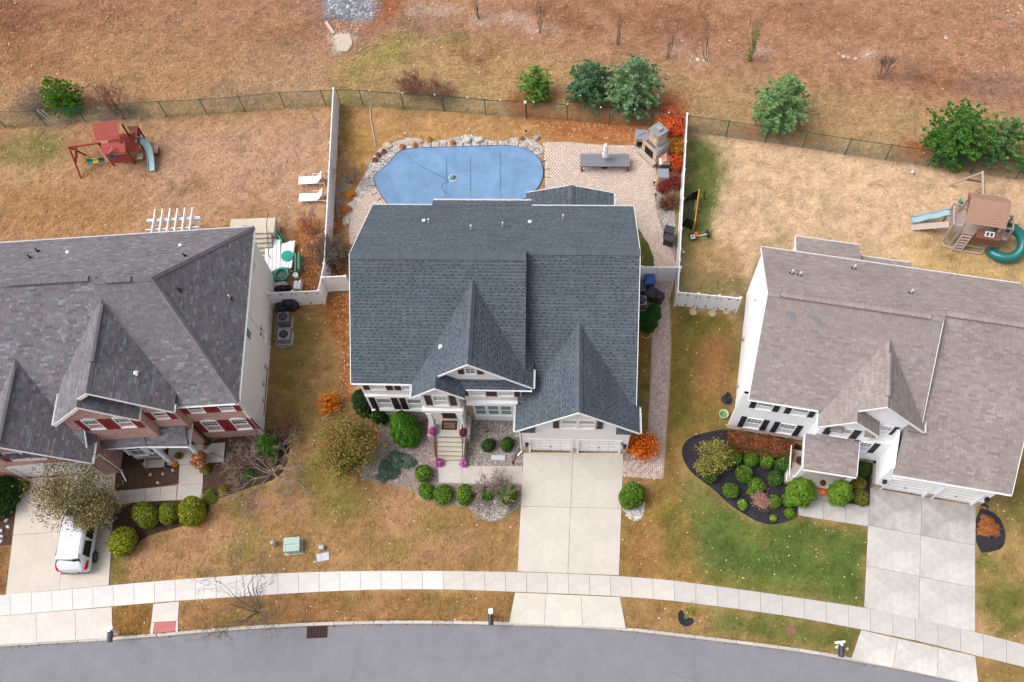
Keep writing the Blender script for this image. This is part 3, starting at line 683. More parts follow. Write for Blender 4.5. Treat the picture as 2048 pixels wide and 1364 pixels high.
scatter_dirt = WP([(-60, 1303), (600, 1256), (900, 1249), (1140, 1256), (1350, 1274), (1600, 1306), (1870, 1357), (1870, 1350), (1600, 1300), (1350, 1269), (1140, 1251), (900, 1244), (600, 1249), (-60, 1296)])
for i, (e, lb) in enumerate((((1420, 118, 45, 8), 'pale broken rocks at the foot of the meadow saplings'), ((1240, 84, 22, 10), 'pale broken rocks above the largest pine'), ((1360, 92, 20, 12), 'pale broken rocks left of the middle saplings'), ((1700, 108, 50, 10), 'pale broken rocks in the middle of the meadow'), ((1893, 72, 10, 7), 'cluster of white rocks high in the right meadow'), ((2030, 22, 26, 18), 'pale rocks at the top right corner'), ((1085, 60, 26, 8), 'pale rocks by the topmost sapling'), ((870, 12, 40, 8), 'pale rocks right of the drainage basin'))):
    stones('field_stone', WP(ell(*e)), 2.2 if i < 4 else 4, .16, [(226, 216, 206), (206, 190, 178), (236, 230, 224)], 50+i, (lb, 'rocks'), z=0, sizev=.6)
# ================================================================== HOUSE KIT
M_sh = mat('asphalt shingles', (1, 1, 1), .92, .06, 30, .2, 120, att=True, spec=.12, var2=.09, scale2=.35)
M_trim = mat('white vinyl trim', C(246, 246, 247, .88), .45, .02, 2, spec=.35)
M_trimw = mat('white gutter aluminium', C(244, 244, 245, .86), .4, .03, 3, spec=.4)
M_side = mat('vinyl siding', (1, 1, 1), .6, .02, 2, att=True, spec=.25, var2=.04, scale2=.5)
M_brick = mat('brick', (1, 1, 1), .9, .1, 12, .1, 60, att=True, spec=.1)
M_glass = mat('window glass', C(122, 150, 146), .08, .12, 1.2, spec=.6)
M_glassd = mat('dark window glass', C(70, 84, 92), .06, .2, 1.2, spec=.6)
M_under = mat('roof deck', C(80, 80, 84), .9, .05)
M_dark = mat('black metal', C(40, 42, 46), .5, .05, spec=.4)
M_pvc = mat('white pvc', C(232, 234, 236), .5, .03)
M_cement = mat('pale cement', C(205, 200, 190), .9, .06, 4, .1, 60, spec=.15)

def norm2(p, q):
    d = Vector(q)-Vector(p); return d.normalized()
class Roof:
    """asphalt roof: every plane is a deck plus overlapping shingle tabs"""
    def __init__(s, house, palette, rowh=.145, widths=(.16, .2, .26, .33), seed=1, nind=300, dark=None, pdark=.3):
        s.h = house; s.pal = palette; s.rowh = rowh; s.w = widths; s.rnd = random.Random(seed); s.deck = MB(); s.sh = MB(); s.cap = MB(); s.col = []; s.nind = nind; s.dark = dark; s.pd = pdark; s.caps = []; s.dash = False; s.st = 0
    def wfn(s, r):
        if not s.dash: return r.choice(s.w)
        s.st = (0 if r.random() < .72 else 1) if s.st else (1 if r.random() < .8 else 0)
        return r.uniform(.09, .16) if s.st else r.uniform(.13, .3)
    def colfn(s, rnd, u, v):
        if s.dash: k = rnd.uniform(.94, 1.06); return tuple(x*k for x in C(*rnd.choice(s.dark if s.st else s.pal)))
        c = rnd.choice(s.dark) if (s.dark and rnd.random() < s.pd) else rnd.choice(s.pal)
        k = rnd.uniform(.93, 1.07); return tuple(x*k for x in C(*c))
    def plane(s, pts, thick=.14, ind=False, off=0.0):
        """pts: 3-D convex polygon, first edge is the eave (horizontal)"""
        P = [Vector(p) for p in pts]; U = (P[1]-P[0]); U.z = 0; U.normalize()
        n = Vector((0, 0, 0))
        for i in range(1, len(P)-1): n += (P[i]-P[0]).cross(P[i+1]-P[0])
        n.normalize()
        if n.z < 0: n = -n
        V = n.cross(U)
        if V.z < 0: V = -V
        up = [(p.x, p.y, p.z) for p in P]; dn_ = [(p.x, p.y, p.z-thick) for p in P]; k = len(P)
        s.deck.mesh(up+dn_, [tuple(range(k)), tuple(range(2*k-1, k-1, -1))]+[(i, k+i, k+(i+1) % k, (i+1) % k) for i in range(k)], (1, 1, 1))
        poly = [((p-P[0]).dot(U), (p-P[0]).dot(V)) for p in P]
        col = [] if ind else None
        if s.dash: s.courses(P[0]+n*.004, U, V, n, poly, col)
        else: tiles(s.sh, P[0]+n*.004, U, V, n, poly, s.rowh, s.wfn, s.colfn, s.rnd, gap=.012, lo=.030, hi=.006, jit=.008, collect=col)
        if ind: s.col += [(P[0]+n*.004, U, V, n, c) for c in col]
        return n
    def courses(s, P0, U, V, N, poly, col):
        r = s.rnd; a = sum(poly[i][0]*poly[(i+1) % len(poly)][1]-poly[(i+1) % len(poly)][0]*poly[i][1] for i in range(len(poly)))
        if a < 0: poly = poly[::-1]
        u0, u1 = min(q[0] for q in poly), max(q[0] for q in poly); v, v1, h = min(q[1] for q in poly), max(q[1] for q in poly), s.rowh
        def put(a0, a1, b0, b1, l0, l1, c, keep=False):
            rect = [(a0, b0), (a1, b0), (a1, b1), (a0, b1)]; pl = clip_poly(rect, poly)
            if len(pl) < 3: return
            if keep and col is not None and len(pl) == 4 and all(abs(x[0]-y[0])+abs(x[1]-y[1]) < 1e-6 for x, y in zip(sorted(pl), sorted(rect))): col.append((a0, b0, a1-a0, b1-b0, c, 0)); return
            t = [P0+U*q[0]+V*q[1]+N*(l0+(l1-l0)*(q[1]-b0)/(b1-b0)) for q in pl]; b = [P0+U*q[0]+V*q[1] for q in pl]; n = len(pl)
            s.sh.mesh(t+b, [tuple(range(n))]+[(n+i, n+(i+1) % n, (i+1) % n, i) for i in range(n)], c)
        sh = lambda p, k=.04: tuple(x*r.uniform(1-k, 1+k)*0+x for x in C(*r.choice(p)))
        while v < v1-1e-4:
            put(u0, u1, v, v+h, .014, .002, C(*s.dark[0])); u = u0-r.random()
            while u < u1: w = r.uniform(.6, 1.1); put(u, u+w, v+h*.5, v+h*1.02, .026, .006, sh(s.pal)); u += w
            u = u0-r.random()*.3
            while u < u1: w = r.uniform(.12, .36); put(u, u+w, v+.022, v+h*r.choice((.45, .5, .58)), .036, .026, tuple(x*kk for kk in [r.uniform(.93, 1.07)] for x in sh(s.pal)), True); u += w+(r.uniform(.05, .19) if r.random() < .75 else .01)
            v += h
    def ridge(s, p, q, w=.30, seg=.3, drop=.10, col=None):
        """overlapping cap shingles over a ridge or hip"""
        p, q = Vector(p), Vector(q); L = (q-p).length; d = (q-p)/L; a = d.cross(Vector((0, 0, 1))).normalized(); up = a.cross(d)
        n = max(1, int(L/seg)); s.cap = MB()
        for i in range(n):
            A = p+d*(L*i/n); B = p+d*(L*(i+1.12)/n if i < n-1 else L); kk = s.rnd.uniform(.9, 1.06); c = tuple(q*kk for q in C(*s.pal[1]))
            l0, l1 = .05, .065
            v = [A-a*w/2-up*drop*1.0+up*l0, A+up*(l0+.02), A+a*w/2-up*drop+up*l0, B-a*w/2-up*drop+up*l1, B+up*(l1+.02), B+a*w/2-up*drop+up*l1]
            v += [x-up*.05 for x in v]
            s.cap.mesh(v, [(0, 1, 4, 3), (1, 2, 5, 4), (3, 4, 10, 9), (4, 5, 11, 10), (0, 3, 9, 6), (2, 8, 11, 5), (0, 6, 7, 1), (1, 7, 8, 2)], c)
        s.caps.append((s.cap, 'ridge_cap'))
    def vent(s, p, q, w=.34):
        s.cap = MB(); s.caps.append((s.cap, 'ridge_vent')); s.cap.beam(Vector(p)+Vector((0, 0, .035)), Vector(q)+Vector((0, 0, .035)), w*1.02, .06, C(60, 60, 64)); s.ridge(Vector(p)+Vector((0, 0, .05)), Vector(q)+Vector((0, 0, .05)), w=w*1.1, drop=.05)
    def done(s):
        r = s.deck.build('roof', M_under, s.h)
        if s.col:
            random.Random(3).shuffle(s.col)
            s.col.sort(key=lambda t: -(t[0]+t[2]*t[4][1]).z)
            ind, rest = s.col[:s.nind], s.col[s.nind:]
            cache = {}
            for P0, U, V, N, (u, v, w, rh, c, dz) in ind:
                w = round(w*25)/25 if s.dash else w; key = (round(w, 3), min(range(len(s.pal)), key=lambda k: sum(abs(a-b) for a, b in zip(C(*s.pal[k]), c))))
                if key not in cache:
                    mb = MB(); g = .006
                    top = [(g, g/2, .03), (w-g, g/2, .03), (w-g, rh, .006), (g, rh, .006)]; bot = [(x, y, 0) for x, y, z in top]
                    mb.mesh(top+bot, [(0, 1, 2, 3)]+[(4+i, 4+(i+1) % 4, (i+1) % 4, i) for i in range(4)], C(*s.pal[key[1]]))
                    o = mb.build('shingle', M_sh, r); cache[key] = o.data
                else:
                    o = bpy.data.objects.new('shingle', cache[key]); COL.objects.link(o); o.parent = r
                X = P0+U*u+V*v+N*dz*.5; V2 = N.cross(U)
                o.matrix_local = Matrix(((U.x, V.x, N.x, X.x), (U.y, V.y, N.y, X.y), (U.z, V.z, N.z, X.z), (0, 0, 0, 1)))
            for P0, U, V, N, (u, v, w, rh, c, dz) in rest:
                g = .006; l = lambda q: .03+dz+(.006-.03)*q
                top = [P0+U*(u+g)+V*(v+g/2)+N*l(0), P0+U*(u+w-g)+V*(v+g/2)+N*l(0), P0+U*(u+w-g)+V*(v+rh)+N*l(1), P0+U*(u+g)+V*(v+rh)+N*l(1)]
                bot = [P0+U*(u+g)+V*(v+g/2), P0+U*(u+w-g)+V*(v+g/2), P0+U*(u+w-g)+V*(v+rh), P0+U*(u+g)+V*(v+rh)]
                s.sh.mesh(top+bot, [(0, 1, 2, 3)]+[(4+i, 4+(i+1) % 4, (i+1) % 4, i) for i in range(4)], c)
        o = s.sh.build('shingles', M_sh, r); o['kind'] = 'stuff'
        for m_, nm in s.caps: o = m_.build(nm, M_sh, r); o['kind'] = 'stuff'
        return r
def gutter(house, p, q, out, size=.11, name='gutter'):
    """open K-gutter from p to q hanging on the eave; out = outward dir"""
    p, q, out = Vector(p), Vector(q), Vector(out).normalized(); mb = MB(); z = Vector((0, 0, 1)); s_ = size
    prof = [(0, .0), (0, -s_), (s_*.8, -s_), (s_, 0), (s_-.015, 0), (s_*.75, -s_+.02), (.02, -s_+.02), (.02, 0)]
    v = [e+out*a+z*b for e in (p, q) for a, b in prof]; n = len(prof)
    mb.mesh(v, [(i, (i+1) % n, n+(i+1) % n, n+i) for i in range(n)]+[tuple(range(n)), tuple(range(2*n-1, n-1, -1))])
    L = (q-p).length
    for i in range(int(L/.9)+1):
        c = p+(q-p)*min(1, (i+.3)*.9/L); mb.beam(c+out*.0+z*.01, c+out*s_+z*.01, .03, .012)
    return mb.build(name, M_trimw, house)
def rake(house, mb, p, q, out, w=.035, h=.2, lift=.035):
    mb = MB()
    """barge board along a sloping gable edge"""
    p, q, out = Vector(p)+Vector(out)*w/2, Vector(q)+Vector(out)*w/2, Vector(out)
    v = [e+out*a+Vector((0, 0, b)) for e in (p, q) for a, b in ((-w/2, lift), (w/2, lift), (w/2, lift-h), (-w/2, lift-h))]
    mb.mesh(v, [(0, 1, 2, 3), (7, 6, 5, 4), (0, 4, 5, 1), (1, 5, 6, 2), (2, 6, 7, 3), (3, 7, 4, 0)]); mb.build('barge_board', M_trim, house)
class Plane2:
    """vertical wall plane: origin (x,y), direction angle; u along, d outward, z up"""
    def __init__(s, x, y, ang): s.o = Vector((x, y, 0)); s.u = Vector((math.cos(ang), math.sin(ang), 0)); s.d = Vector((math.sin(ang), -math.cos(ang), 0)); s.a = ang
    def __call__(s, u, d, z): return s.o+s.u*u+s.d*d+Vector((0, 0, z))
    def box(s, mb, u0, u1, d0, d1, z0, z1, col=(1, 1, 1), mi=0):
        v = [s(u, d, z) for z in (z0, z1) for d in (d1, d0) for u in (u0, u1)]
        mb.mesh(v, [(0, 2, 3, 1), (4, 5, 7, 6), (0, 1, 5, 4), (2, 6, 7, 3), (0, 4, 6, 2), (1, 3, 7, 5)], col, mi)
def wall(house, pl, poly, col, kind='siding', rnd=random.Random(9), back=.16, name='wall', m=None):
    """convex wall polygon in (u,z). siding: lap boards; brick / stone: separate laid pieces"""
    mb = MB(); P = [pl(u, 0, z) for u, z in poly]; Q = [pl(u, -back, z) for u, z in poly]; n = len(P)
    a = sum(poly[i][0]*poly[(i+1) % n][1]-poly[(i+1) % n][0]*poly[i][1] for i in range(n))
    if a < 0: P.reverse(); Q.reverse(); poly = poly[::-1]
    bc = C(*col, .95) if kind == 'siding' else [x*.75 for x in C(*col)]
    mb.mesh(P+Q, [tuple(range(n)), tuple(range(2*n-1, n-1, -1))]+[(i, n+i, n+(i+1) % n, (i+1) % n) for i in range(n)], bc)
    base = C(*col, .95) if kind == 'siding' else C(*col, .85)
    def cf(r, u, v):
        k = r.uniform(.985, 1.015) if kind == 'siding' else r.uniform(.8, 1.2)
        if kind == 'stone': 
            t = r.choice([(1, 1, 1), (1.15, 1.1, 1.0), (.8, .78, .78), (1.1, 1.0, .9), (.92, .95, 1.0)]); return tuple(x*k*y for x, y in zip(base, t))
        return tuple(x*k for x in base)
    N = pl.d; o2 = pl(0, 0, 0)
    if kind == 'siding': tiles(mb, o2, pl.u, (0, 0, 1), N, poly, .12, lambda r: 3.6, cf, rnd, gap=.002, lo=.022, hi=.004)
    elif kind == 'brick': tiles(mb, o2, pl.u, (0, 0, 1), N, poly, .075, lambda r: .21, cf, rnd, gap=.012, lo=.014, hi=.014)
    elif kind == 'stone': tiles(mb, o2, pl.u, (0, 0, 1), N, poly, lambda r: r.choice((.1, .13, .18)), lambda r: r.choice((.22, .3, .42)), cf, rnd, gap=.018, lo=.04, hi=.03, jit=.03)
    return mb.build(name, m or {'siding': M_side, 'brick': M_brick, 'stone': M_stone}[kind], house)
def window(house, pl, u0, u1, z0, z1, grid=None, glass=None, sash=True, d=.0, arch=False, tw=.065, name='window'):
    mb = MB(); t = tw
    pl.box(mb, u0-t, u0, d, d+.07, z0-t, z1+t); pl.box(mb, u1, u1+t, d, d+.07, z0-t, z1+t)
    pl.box(mb, u0, u1, d, d+.068, z0-t, z0); pl.box(mb, u0, u1, d, d+.068, z1, z1+t)
    pl.box(mb, u0-t-.02, u1+t+.02, d, d+.11, z0-t-.05, z0-t-.002)
    if sash: zc = (z0+z1)/2; pl.box(mb, u0, u1, d+.02, d+.055, zc-.03, zc+.03)
    f = mb.build(name, M_trim, house)
    panes = [(z0, (z0+z1)/2-.03, 0), ((z0+z1)/2+.03, z1, 1)] if sash else [(z0, z1, 1)]
    for a, b, top in panes:
        mb = MB(); dd = .02 if top else .012
        pl.box(mb, u0+.001, u1-.001, d+.003, d+dd, a+.001, b-.001); mb.build('pane', glass or M_glass, f)
        if grid and (top or grid[2]):
            nx_, nz_ = grid[0], grid[1]; mb = MB()
            for i in range(1, nx_): u = u0+(u1-u0)*i/nx_; pl.box(mb, u-.009, u+.009, d+dd, d+dd+.014, a, b)
            for i in range(1, nz_): z = a+(b-a)*i/nz_; pl.box(mb, u0, u1, d+dd, d+dd+.012, z-.009, z+.009)
            mb.build('muntin', M_trim, f)
    if arch:
        mb = MB(); n = 8; c = (u0+u1)/2; r = (u1-u0)/2+t
        pts = [(c+r*math.cos(math.pi*i/n), z1+t+.22*math.sin(math.pi*i/n)) for i in range(n+1)]
        fr = [pl(u, d+.07, z) for u, z in pts]; bk = [pl(u, d, z) for u, z in pts]; k = len(fr)
        mb.mesh(fr+bk, [tuple(range(k))]+[(i, (i+1) % k, k+(i+1) % k, k+i) for i in range(k)]); mb.build('arch_trim', M_trim, f)
    return f
def shutter(house, pl, u0, u1, z0, z1, col, d=.0, slats=True, m=None):
    mb = MB(); pl.box(mb, u0, u1, d+.02, d+.045, z0, z1, C(*[c*.8 for c in col]))
    for a, b in ((u0, u0+.05), (u1-.05, u1)): pl.box(mb, a, b, d+.02, d+.075, z0, z1, C(*col))
    zc = (z0+z1)/2
    for a, b in ((z0, z0+.06), (zc-.03, zc+.03), (z1-.06, z1)): pl.box(mb, u0+.05, u1-.05, d+.02, d+.073, a, b, C(*col))
    z = z0+.08
    while z < z1-.08:
        mb.mesh([pl(u0+.05, d+.05, z+.05), pl(u1-.05, d+.05, z+.05), pl(u1-.05, d+.07, z), pl(u0+.05, d+.07, z)], [(0, 1, 2, 3)], C(*col)); z += .07
    return mb.build('shutter', M_paint, house)
def vent_pipe(house, x, y, z, h=.45, r=.055, col=None, tilt=0, boot=True):
    mb = MB(); mb.tube([(x, y, z-.1), (x, y, z+h)], r, 10, (1, 1, 1)); o = mb.build('vent_pipe', col or M_pvc, house)
    if boot:
        mb = MB(); mb.lathe([(.16, 0), (.15, .02), (r+.02, .07), (r+.012, .12)], (x, y, z+.01), 10); b = mb.build('flashing', M_dark, o)
    return o
def vent_box(house, x, y, z, s=.2):
    mb = MB(); mb.box(x-s/2, x+s/2, y-s/2, y+s/2, z, z+.13); mb.box(x-s*.7, x+s*.7, y-s*.7, y+s*.7, z-.02, z+.02); return mb.build('roof_vent', M_trimw, house, bevel=.02)
def downspout(house, pts, name='downspout'):
    mb = MB()
    for a, b in zip(pts[:-1], pts[1:]): mb.beam(a, b, .08, .06)
    return mb.build(name, M_trimw, house)
def lantern(house, pl, u, z):
    mb = MB(); pl.box(mb, u-.06, u+.06, 0, .03, z-.05, z+.15); pl.box(mb, u-.09, u+.09, .05, .22, z-.12, z+.12); pl.box(mb, u-.11, u+.11, .03, .24, z+.12, z+.16); pl.box(mb, u-.02, u+.02, .02, .12, z+.16, z+.2)
    return mb.build('wall_lantern', M_dark, house)
def garage_door(house, pl, u0, u1, z0, z1, panels=(4, 4)):
    mb = MB(); pl.box(mb, u0, u1, -.16, -.10, z0, z1); d = mb.build('garage_door', M_trim, house)
    nu, nz = panels; du, dz = (u1-u0)/nu, (z1-z0)/nz
    for i in range(nu):
        for j in range(nz):
            mb = MB(); pl.box(mb, u0+du*i+.05, u0+du*(i+1)-.05, -.099, -.075, z0+dz*j+.05, z0+dz*(j+1)-.05); mb.build('panel', M_trim, d)
    mb = MB(); pl.box(mb, (u0+u1)/2-.06, (u0+u1)/2+.06, -.075, -.04, z0+.75, z0+.79); mb.build('handle', M_dark, d)
    mb = MB(); pl.box(mb, u0-.12, u0, -.16, .05, z0, z1+.14); pl.box(mb, u1, u1+.12, -.16, .05, z0, z1+.14); pl.box(mb, u0, u1, -.16, .048, z1, z1+.14); mb.build('garage_door_frame', M_trim, house)
    return d

# ================================================================== CENTRE HOUSE (world axes)
HC = thing('brick_based_house', 'large pale sided house with slate grey roof in the middle, pool behind it', 'house', (0, 0, 0))
HC.name = 'suburban_house'
SID = (221, 217, 214)
ry = Roof(HC, [(95, 104, 113), (99, 108, 118), (91, 100, 109), (103, 112, 121)], seed=4, dark=[(68, 76, 85), (74, 82, 91)], pdark=.36, widths=(.085, .11, .15, .2), rowh=.19); ry.dash = True
XL, XR = -12.25, 4.30
YF, YB, YRL, YRR = 20.90, 33.25, 27.20, 27.80; E0, HRL, HRR = 6.30, 10.25, 9.85
XS = -2.14
sb = (HRR-E0)/(YB-YRR)
ry.plane([(XL, YF, E0), (XS, YF, E0), (XS, YRL, HRL), (XL, YRL, HRL)], ind=True)
sbl = (HRL-E0)/(YB-YRL)
ry.plane([(XS, YB, E0), (XL, YB, E0), (XL, YRL, HRL), (XS, YRL, HRL)])
ry.plane([(XR, YB, E0), (XS, YB, E0), (XS, YRR, HRR), (XR, YRR, HRR)])
ry.plane([(-2.15, 33.93, E0-.42), (-8.45, 33.93, E0-.42), (-8.45, YB, E0+.02), (-2.15, YB, E0+.02)])
Yc, Hc = 20.42, 4.75
sr_ = (HRR-Hc)/(YRR-Yc)
ry.plane([(XS-.02, Yc, Hc), (XR, Yc, Hc), (XR, YRR, HRR), (XS-.02, YRR, HRR)])
ry.plane([(-2.62, Yc, Hc), (XS-.03, Yc, Hc), (XS-.03, 21.0, Hc+.58*sr_), (-2.62, 21.0, Hc+.58*sr_)])
# big front gable A, its left slope shared with the porch gable B
xA, hA, yA, sA = -5.18, 9.48, 20.75, .91
ry.plane([(-1.70, 26.5, hA-sA*3.48), (-1.70, yA, hA-sA*3.48), (xA, yA, hA), (xA, 26.5, hA)][::1])
ry.plane([(-8.66, yA, hA-sA*3.48), (-8.66, 26.5, hA-sA*3.48), (xA, 26.5, hA), (xA, yA, hA)])
xB, hB, yB = -7.12, 7.70, 20.05
ry.plane([(-8.66, yB, hB-sA*1.54), (-8.66, yA, hB-sA*1.54), (xB, yA, hB), (xB, yB, hB)])
ry.plane([(-5.60, 21.2, hB-sA*1.52), (-5.60, yB, hB-sA*1.52), (xB, yB, hB), (xB, 21.2, hB)])
# pent strip under gable A
ry.plane([(-5.60, 20.62, 6.36), (-2.0, 20.62, 6.36), (-2.0, 21.1, 6.74), (-6.2, 21.1, 6.74), (-6.2, 21.0, 6.66)])
# garage gable C
xC, hC, yC, sC = .93, 7.46, 18.85, .865
ry.plane([(-2.73, yC, hC-sC*3.66), (-2.73, 25.4, hC-sC*3.66), (xC, 25.4, hC), (xC, yC, hC)])
ry.plane([(4.50, 25.4, hC-sC*3.57), (4.50, yC, hC-sC*3.57), (xC, yC, hC), (xC, 25.4, hC)])
for a, b in ((-2.42, -1.55), (3.15, 4.12)):   # little boxed returns
    ry.plane([(a, yC-.02, 4.22), (b, yC-.02, 4.22), (b, 19.12, 4.52), (a, 19.12, 4.52)], thick=.08)
# sunroom gable behind
ry.plane([(-2.62, 36.45, 3.17), (-2.62, 33.0, 3.17), (.39, 33.0, 4.03), (.39, 36.45, 4.03)])
ry.plane([(3.27, 33.0, 3.17), (3.27, 36.45, 3.17), (.39, 36.45, 4.03), (.39, 33.0, 4.03)])
CAPC = C(106, 119, 133)
ry.ridge((XL, YRL, HRL), (XS, YRL, HRL), w=.5, drop=.14); ry.ridge((XS, YRR, HRR), (XR, YRR, HRR), w=.5, drop=.14)
ry.ridge((xA, yA, hA), (xA, 26.0, hA), w=.4, drop=.16); ry.ridge((xB, yB, hB), (xB, yA+.1, hB), w=.32, drop=.14); ry.ridge((xC, yC, hC), (xC, 24.6, hC), w=.42, drop=.16)
ry.ridge((.39, 36.45, 4.03), (.39, 33.3, 4.03), w=.4, drop=.05)
ry.done()
# trims and gutters
mb = MB()
rake(HC, mb, (XL, YF, E0), (XL, YRL, HRL), (-1, 0, 0)); rake(HC, mb, (XL, YB, E0), (XL, YRL, HRL), (-1, 0, 0)); rake(HC, mb, (XR, YB, E0), (XR, YRR, HRR), (1, 0, 0)); rake(HC, mb, (XR, Yc, Hc), (XR, YRR, HRR), (1, 0, 0))
rake(HC, mb, (xA, yA, hA), (-1.70, yA, hA-sA*3.48), (0, -1, 0)); rake(HC, mb, (xA, yA, hA), (-7.0, yA, hA-sA*1.82), (0, -1, 0))
rake(HC, mb, (xB, yB, hB), (-5.60, yB, hB-sA*1.52), (0, -1, 0)); rake(HC, mb, (xB, yB, hB), (-8.66, yB, hB-sA*1.54), (0, -1, 0))
rake(HC, mb, (xC, yC, hC), (-2.73, yC, hC-sC*3.66), (0, -1, 0)); rake(HC, mb, (xC, yC, hC), (4.50, yC, hC-sC*3.57), (0, -1, 0))
rake(HC, mb, (.39, 36.45, 4.03), (-2.62, 36.45, 3.17), (0, 1, 0)); rake(HC, mb, (.39, 36.45, 4.03), (3.27, 36.45, 3.17), (0, 1, 0))
gutter(HC, (XL, YF, E0), (-8.70, YF, E0), (0, -1, 0)); gutter(HC, (-8.68, YF, 6.30), (-8.68, yB, 6.30), (-1, 0, 0)); gutter(HC, (-5.55, 20.6, 6.34), (-1.75, 20.6, 6.34), (0, -1, 0), .09)
gutter(HC, (-1.68, yA, 6.3), (-1.68, 21.9, 6.3), (1, 0, 0)); gutter(HC, (-2.75, yC, 4.28), (-2.75, 20.5, 4.28), (-1, 0, 0)); gutter(HC, (4.52, yC, 4.36), (4.52, 20.5, 4.36), (1, 0, 0))
gutter(HC, (XL, YB, E0), (-8.5, YB, E0), (0, 1, 0)); gutter(HC, (-8.45, 33.95, E0-.42), (-2.15, 33.95, E0-.42), (0, 1, 0)); gutter(HC, (-2.1, YB, E0), (XR, YB, E0), (0, 1, 0))
gutter(HC, (3.29, 33.3, 3.15), (3.29, 36.45, 3.15), (1, 0, 0), .09)
downspout(HC, [(-2.5, 18.98, 4.2), (-2.5, 19.05, 3.9), (-2.5, 19.05, .2), (-2.75, 18.8, .1)]); downspout(HC, [(-8.72, 20.95, 6.2), (-8.5, 21.12, 5.9), (-8.5, 21.12, .3)])
# walls
pf = Plane2(0, 21.2, 0)
wall(HC, pf, [(-11.87, 1.5), (-8.2, 1.5), (-8.2, 6.45), (-11.87, 6.45)], SID)
wall(HC, Plane2(0, 21.17, 0), [(-11.87, -.1), (-7.6, -.1), (-7.6, 1.5), (-11.87, 1.5)], (196, 182, 172), 'stone', name='stone_plinth')
mb = MB(); pf.box(mb, -11.9, -8.2, .0, .16, 3.82, 3.98); pf.box(mb, -11.95, -11.8, 0, .04, .95, 6.4); pf.box(mb, -11.95, -8.2, 0, .12, 1.48, 1.56); mb.build('band_board', M_trim, HC)
wall(HC, Plane2(-11.87, 33.0, -math.pi/2), [(0, -.1), (11.8, -.1), (11.8, 6.4), (5.8, 10.1), (0, 6.4)], SID)           # left gable end
wall(HC, Plane2(4.0, 20.6, math.pi/2), [(0, -.1), (12.5, -.1), (12.5, 6.4), (7.2, 9.7), (0, 4.8)], SID)
wall(HC, Plane2(4.0, 33.0, math.pi), [(0, -.1), (15.87, -.1), (15.87, 6.4), (0, 6.4)], SID)
wall(HC, Plane2(-2.2, 33.6, math.pi), [(0, -.1), (6.2, -.1), (6.2, 6.0), (0, 6.0)], SID)
wall(HC, Plane2(3.0, 36.2, math.pi), [(0, -.1), (5.35, -.1), (5.35, 3.2), (2.6, 3.9), (0, 3.2)], SID); wall(HC, Plane2(3.0, 33.0, math.pi/2), [(0, -.1), (3.2, -.1), (3.2, 3.2), (0, 3.2)], SID)
wall(HC, Plane2(-2.35, 36.2, -math.pi/2), [(0, -.1), (3.2, -.1), (3.2, 3.2), (0, 3.2)], SID)
# gable A wall + the two-window storey + bay
pA = Plane2(0, 21.08, 0); wall(HC, pA, [(-7.0, 6.6), (-2.0, 6.6), (xA, 9.44)], SID)
window(HC, pA, -5.42, -4.92, 7.62, 8.32, (2, 2, 1), M_glassd, sash=False)
mb = MB()
for a, b, h0, h1 in ((-5.88, -5.55, 7.95, 8.22), (-4.78, -4.45, 8.22, 7.95)):
    v = [pA(a, .06, 7.53), pA(b, .06, 7.53), pA(b, .06, h1 if a < -5 else h1), pA(a, .06, h0)]
    w_ = [x+Vector((0, .04, 0)) for x in v]; mb.mesh(v+w_, [(0, 1, 2, 3), (0, 4, 5, 1), (1, 5, 6, 2), (2, 6, 7, 3), (3, 7, 4, 0)], C(66, 46, 56))
mb.build('shutter', M_paint, HC)
pU = Plane2(0, 20.75, 0); wall(HC, pU, [(-5.75, 4.4), (-2.4, 4.4), (-2.4, 6.35), (-5.75, 6.35)], (214, 209, 204)); wall(HC, Plane2(-2.4, 20.75, math.pi/2), [(0, 4.4), (1, 4.4), (1, 6.3), (0, 6.3)], SID)
for u in (-5.36, -3.69): window(HC, pU, u, u+.82, 5.25, 6.12)
for a, b in ((-5.74, -5.49), (-4.42, -4.12), (-4.10, -3.82), (-2.78, -2.46)): shutter(HC, pU, a, b, 5.15, 6.18, (66, 46, 56))
mb = MB(); mb.box(-5.7, -2.38, 20.52, 20.8, 4.06, 4.42); mb.build('band_board', M_trim, HC)
pBay = Plane2(0, 21.15, 0); mb = MB(); mb.box(-5.72, -2.2, 21.15, 21.4, -.1, 4.3); mb.build('bay_wall', M_trim, HC)
for i in range(3):
    u = -5.36+i*.8; window(HC, pBay, u, u+.62, 1.15, 2.62, tw=.06)
    mb = MB(); pBay.box(mb, u-.02, u+.64, 0, .03, .2, .95); mb.build('bay_panel', M_trim, HC)
# left windows
for u in (-11.33, -9.45):
    window(HC, pf, u, u+.82, 4.85, 5.7); window(HC, pf, u, u+.82, 1.85, 3.35)
    for a in (u-.46, u+.92):
        if a+.4 < -8.2: shutter(HC, pf, a, a+.36, 4.75, 5.8, (66, 46, 56)); shutter(HC, pf, a, a+.36, 1.7, 3.45, (38, 36, 42))
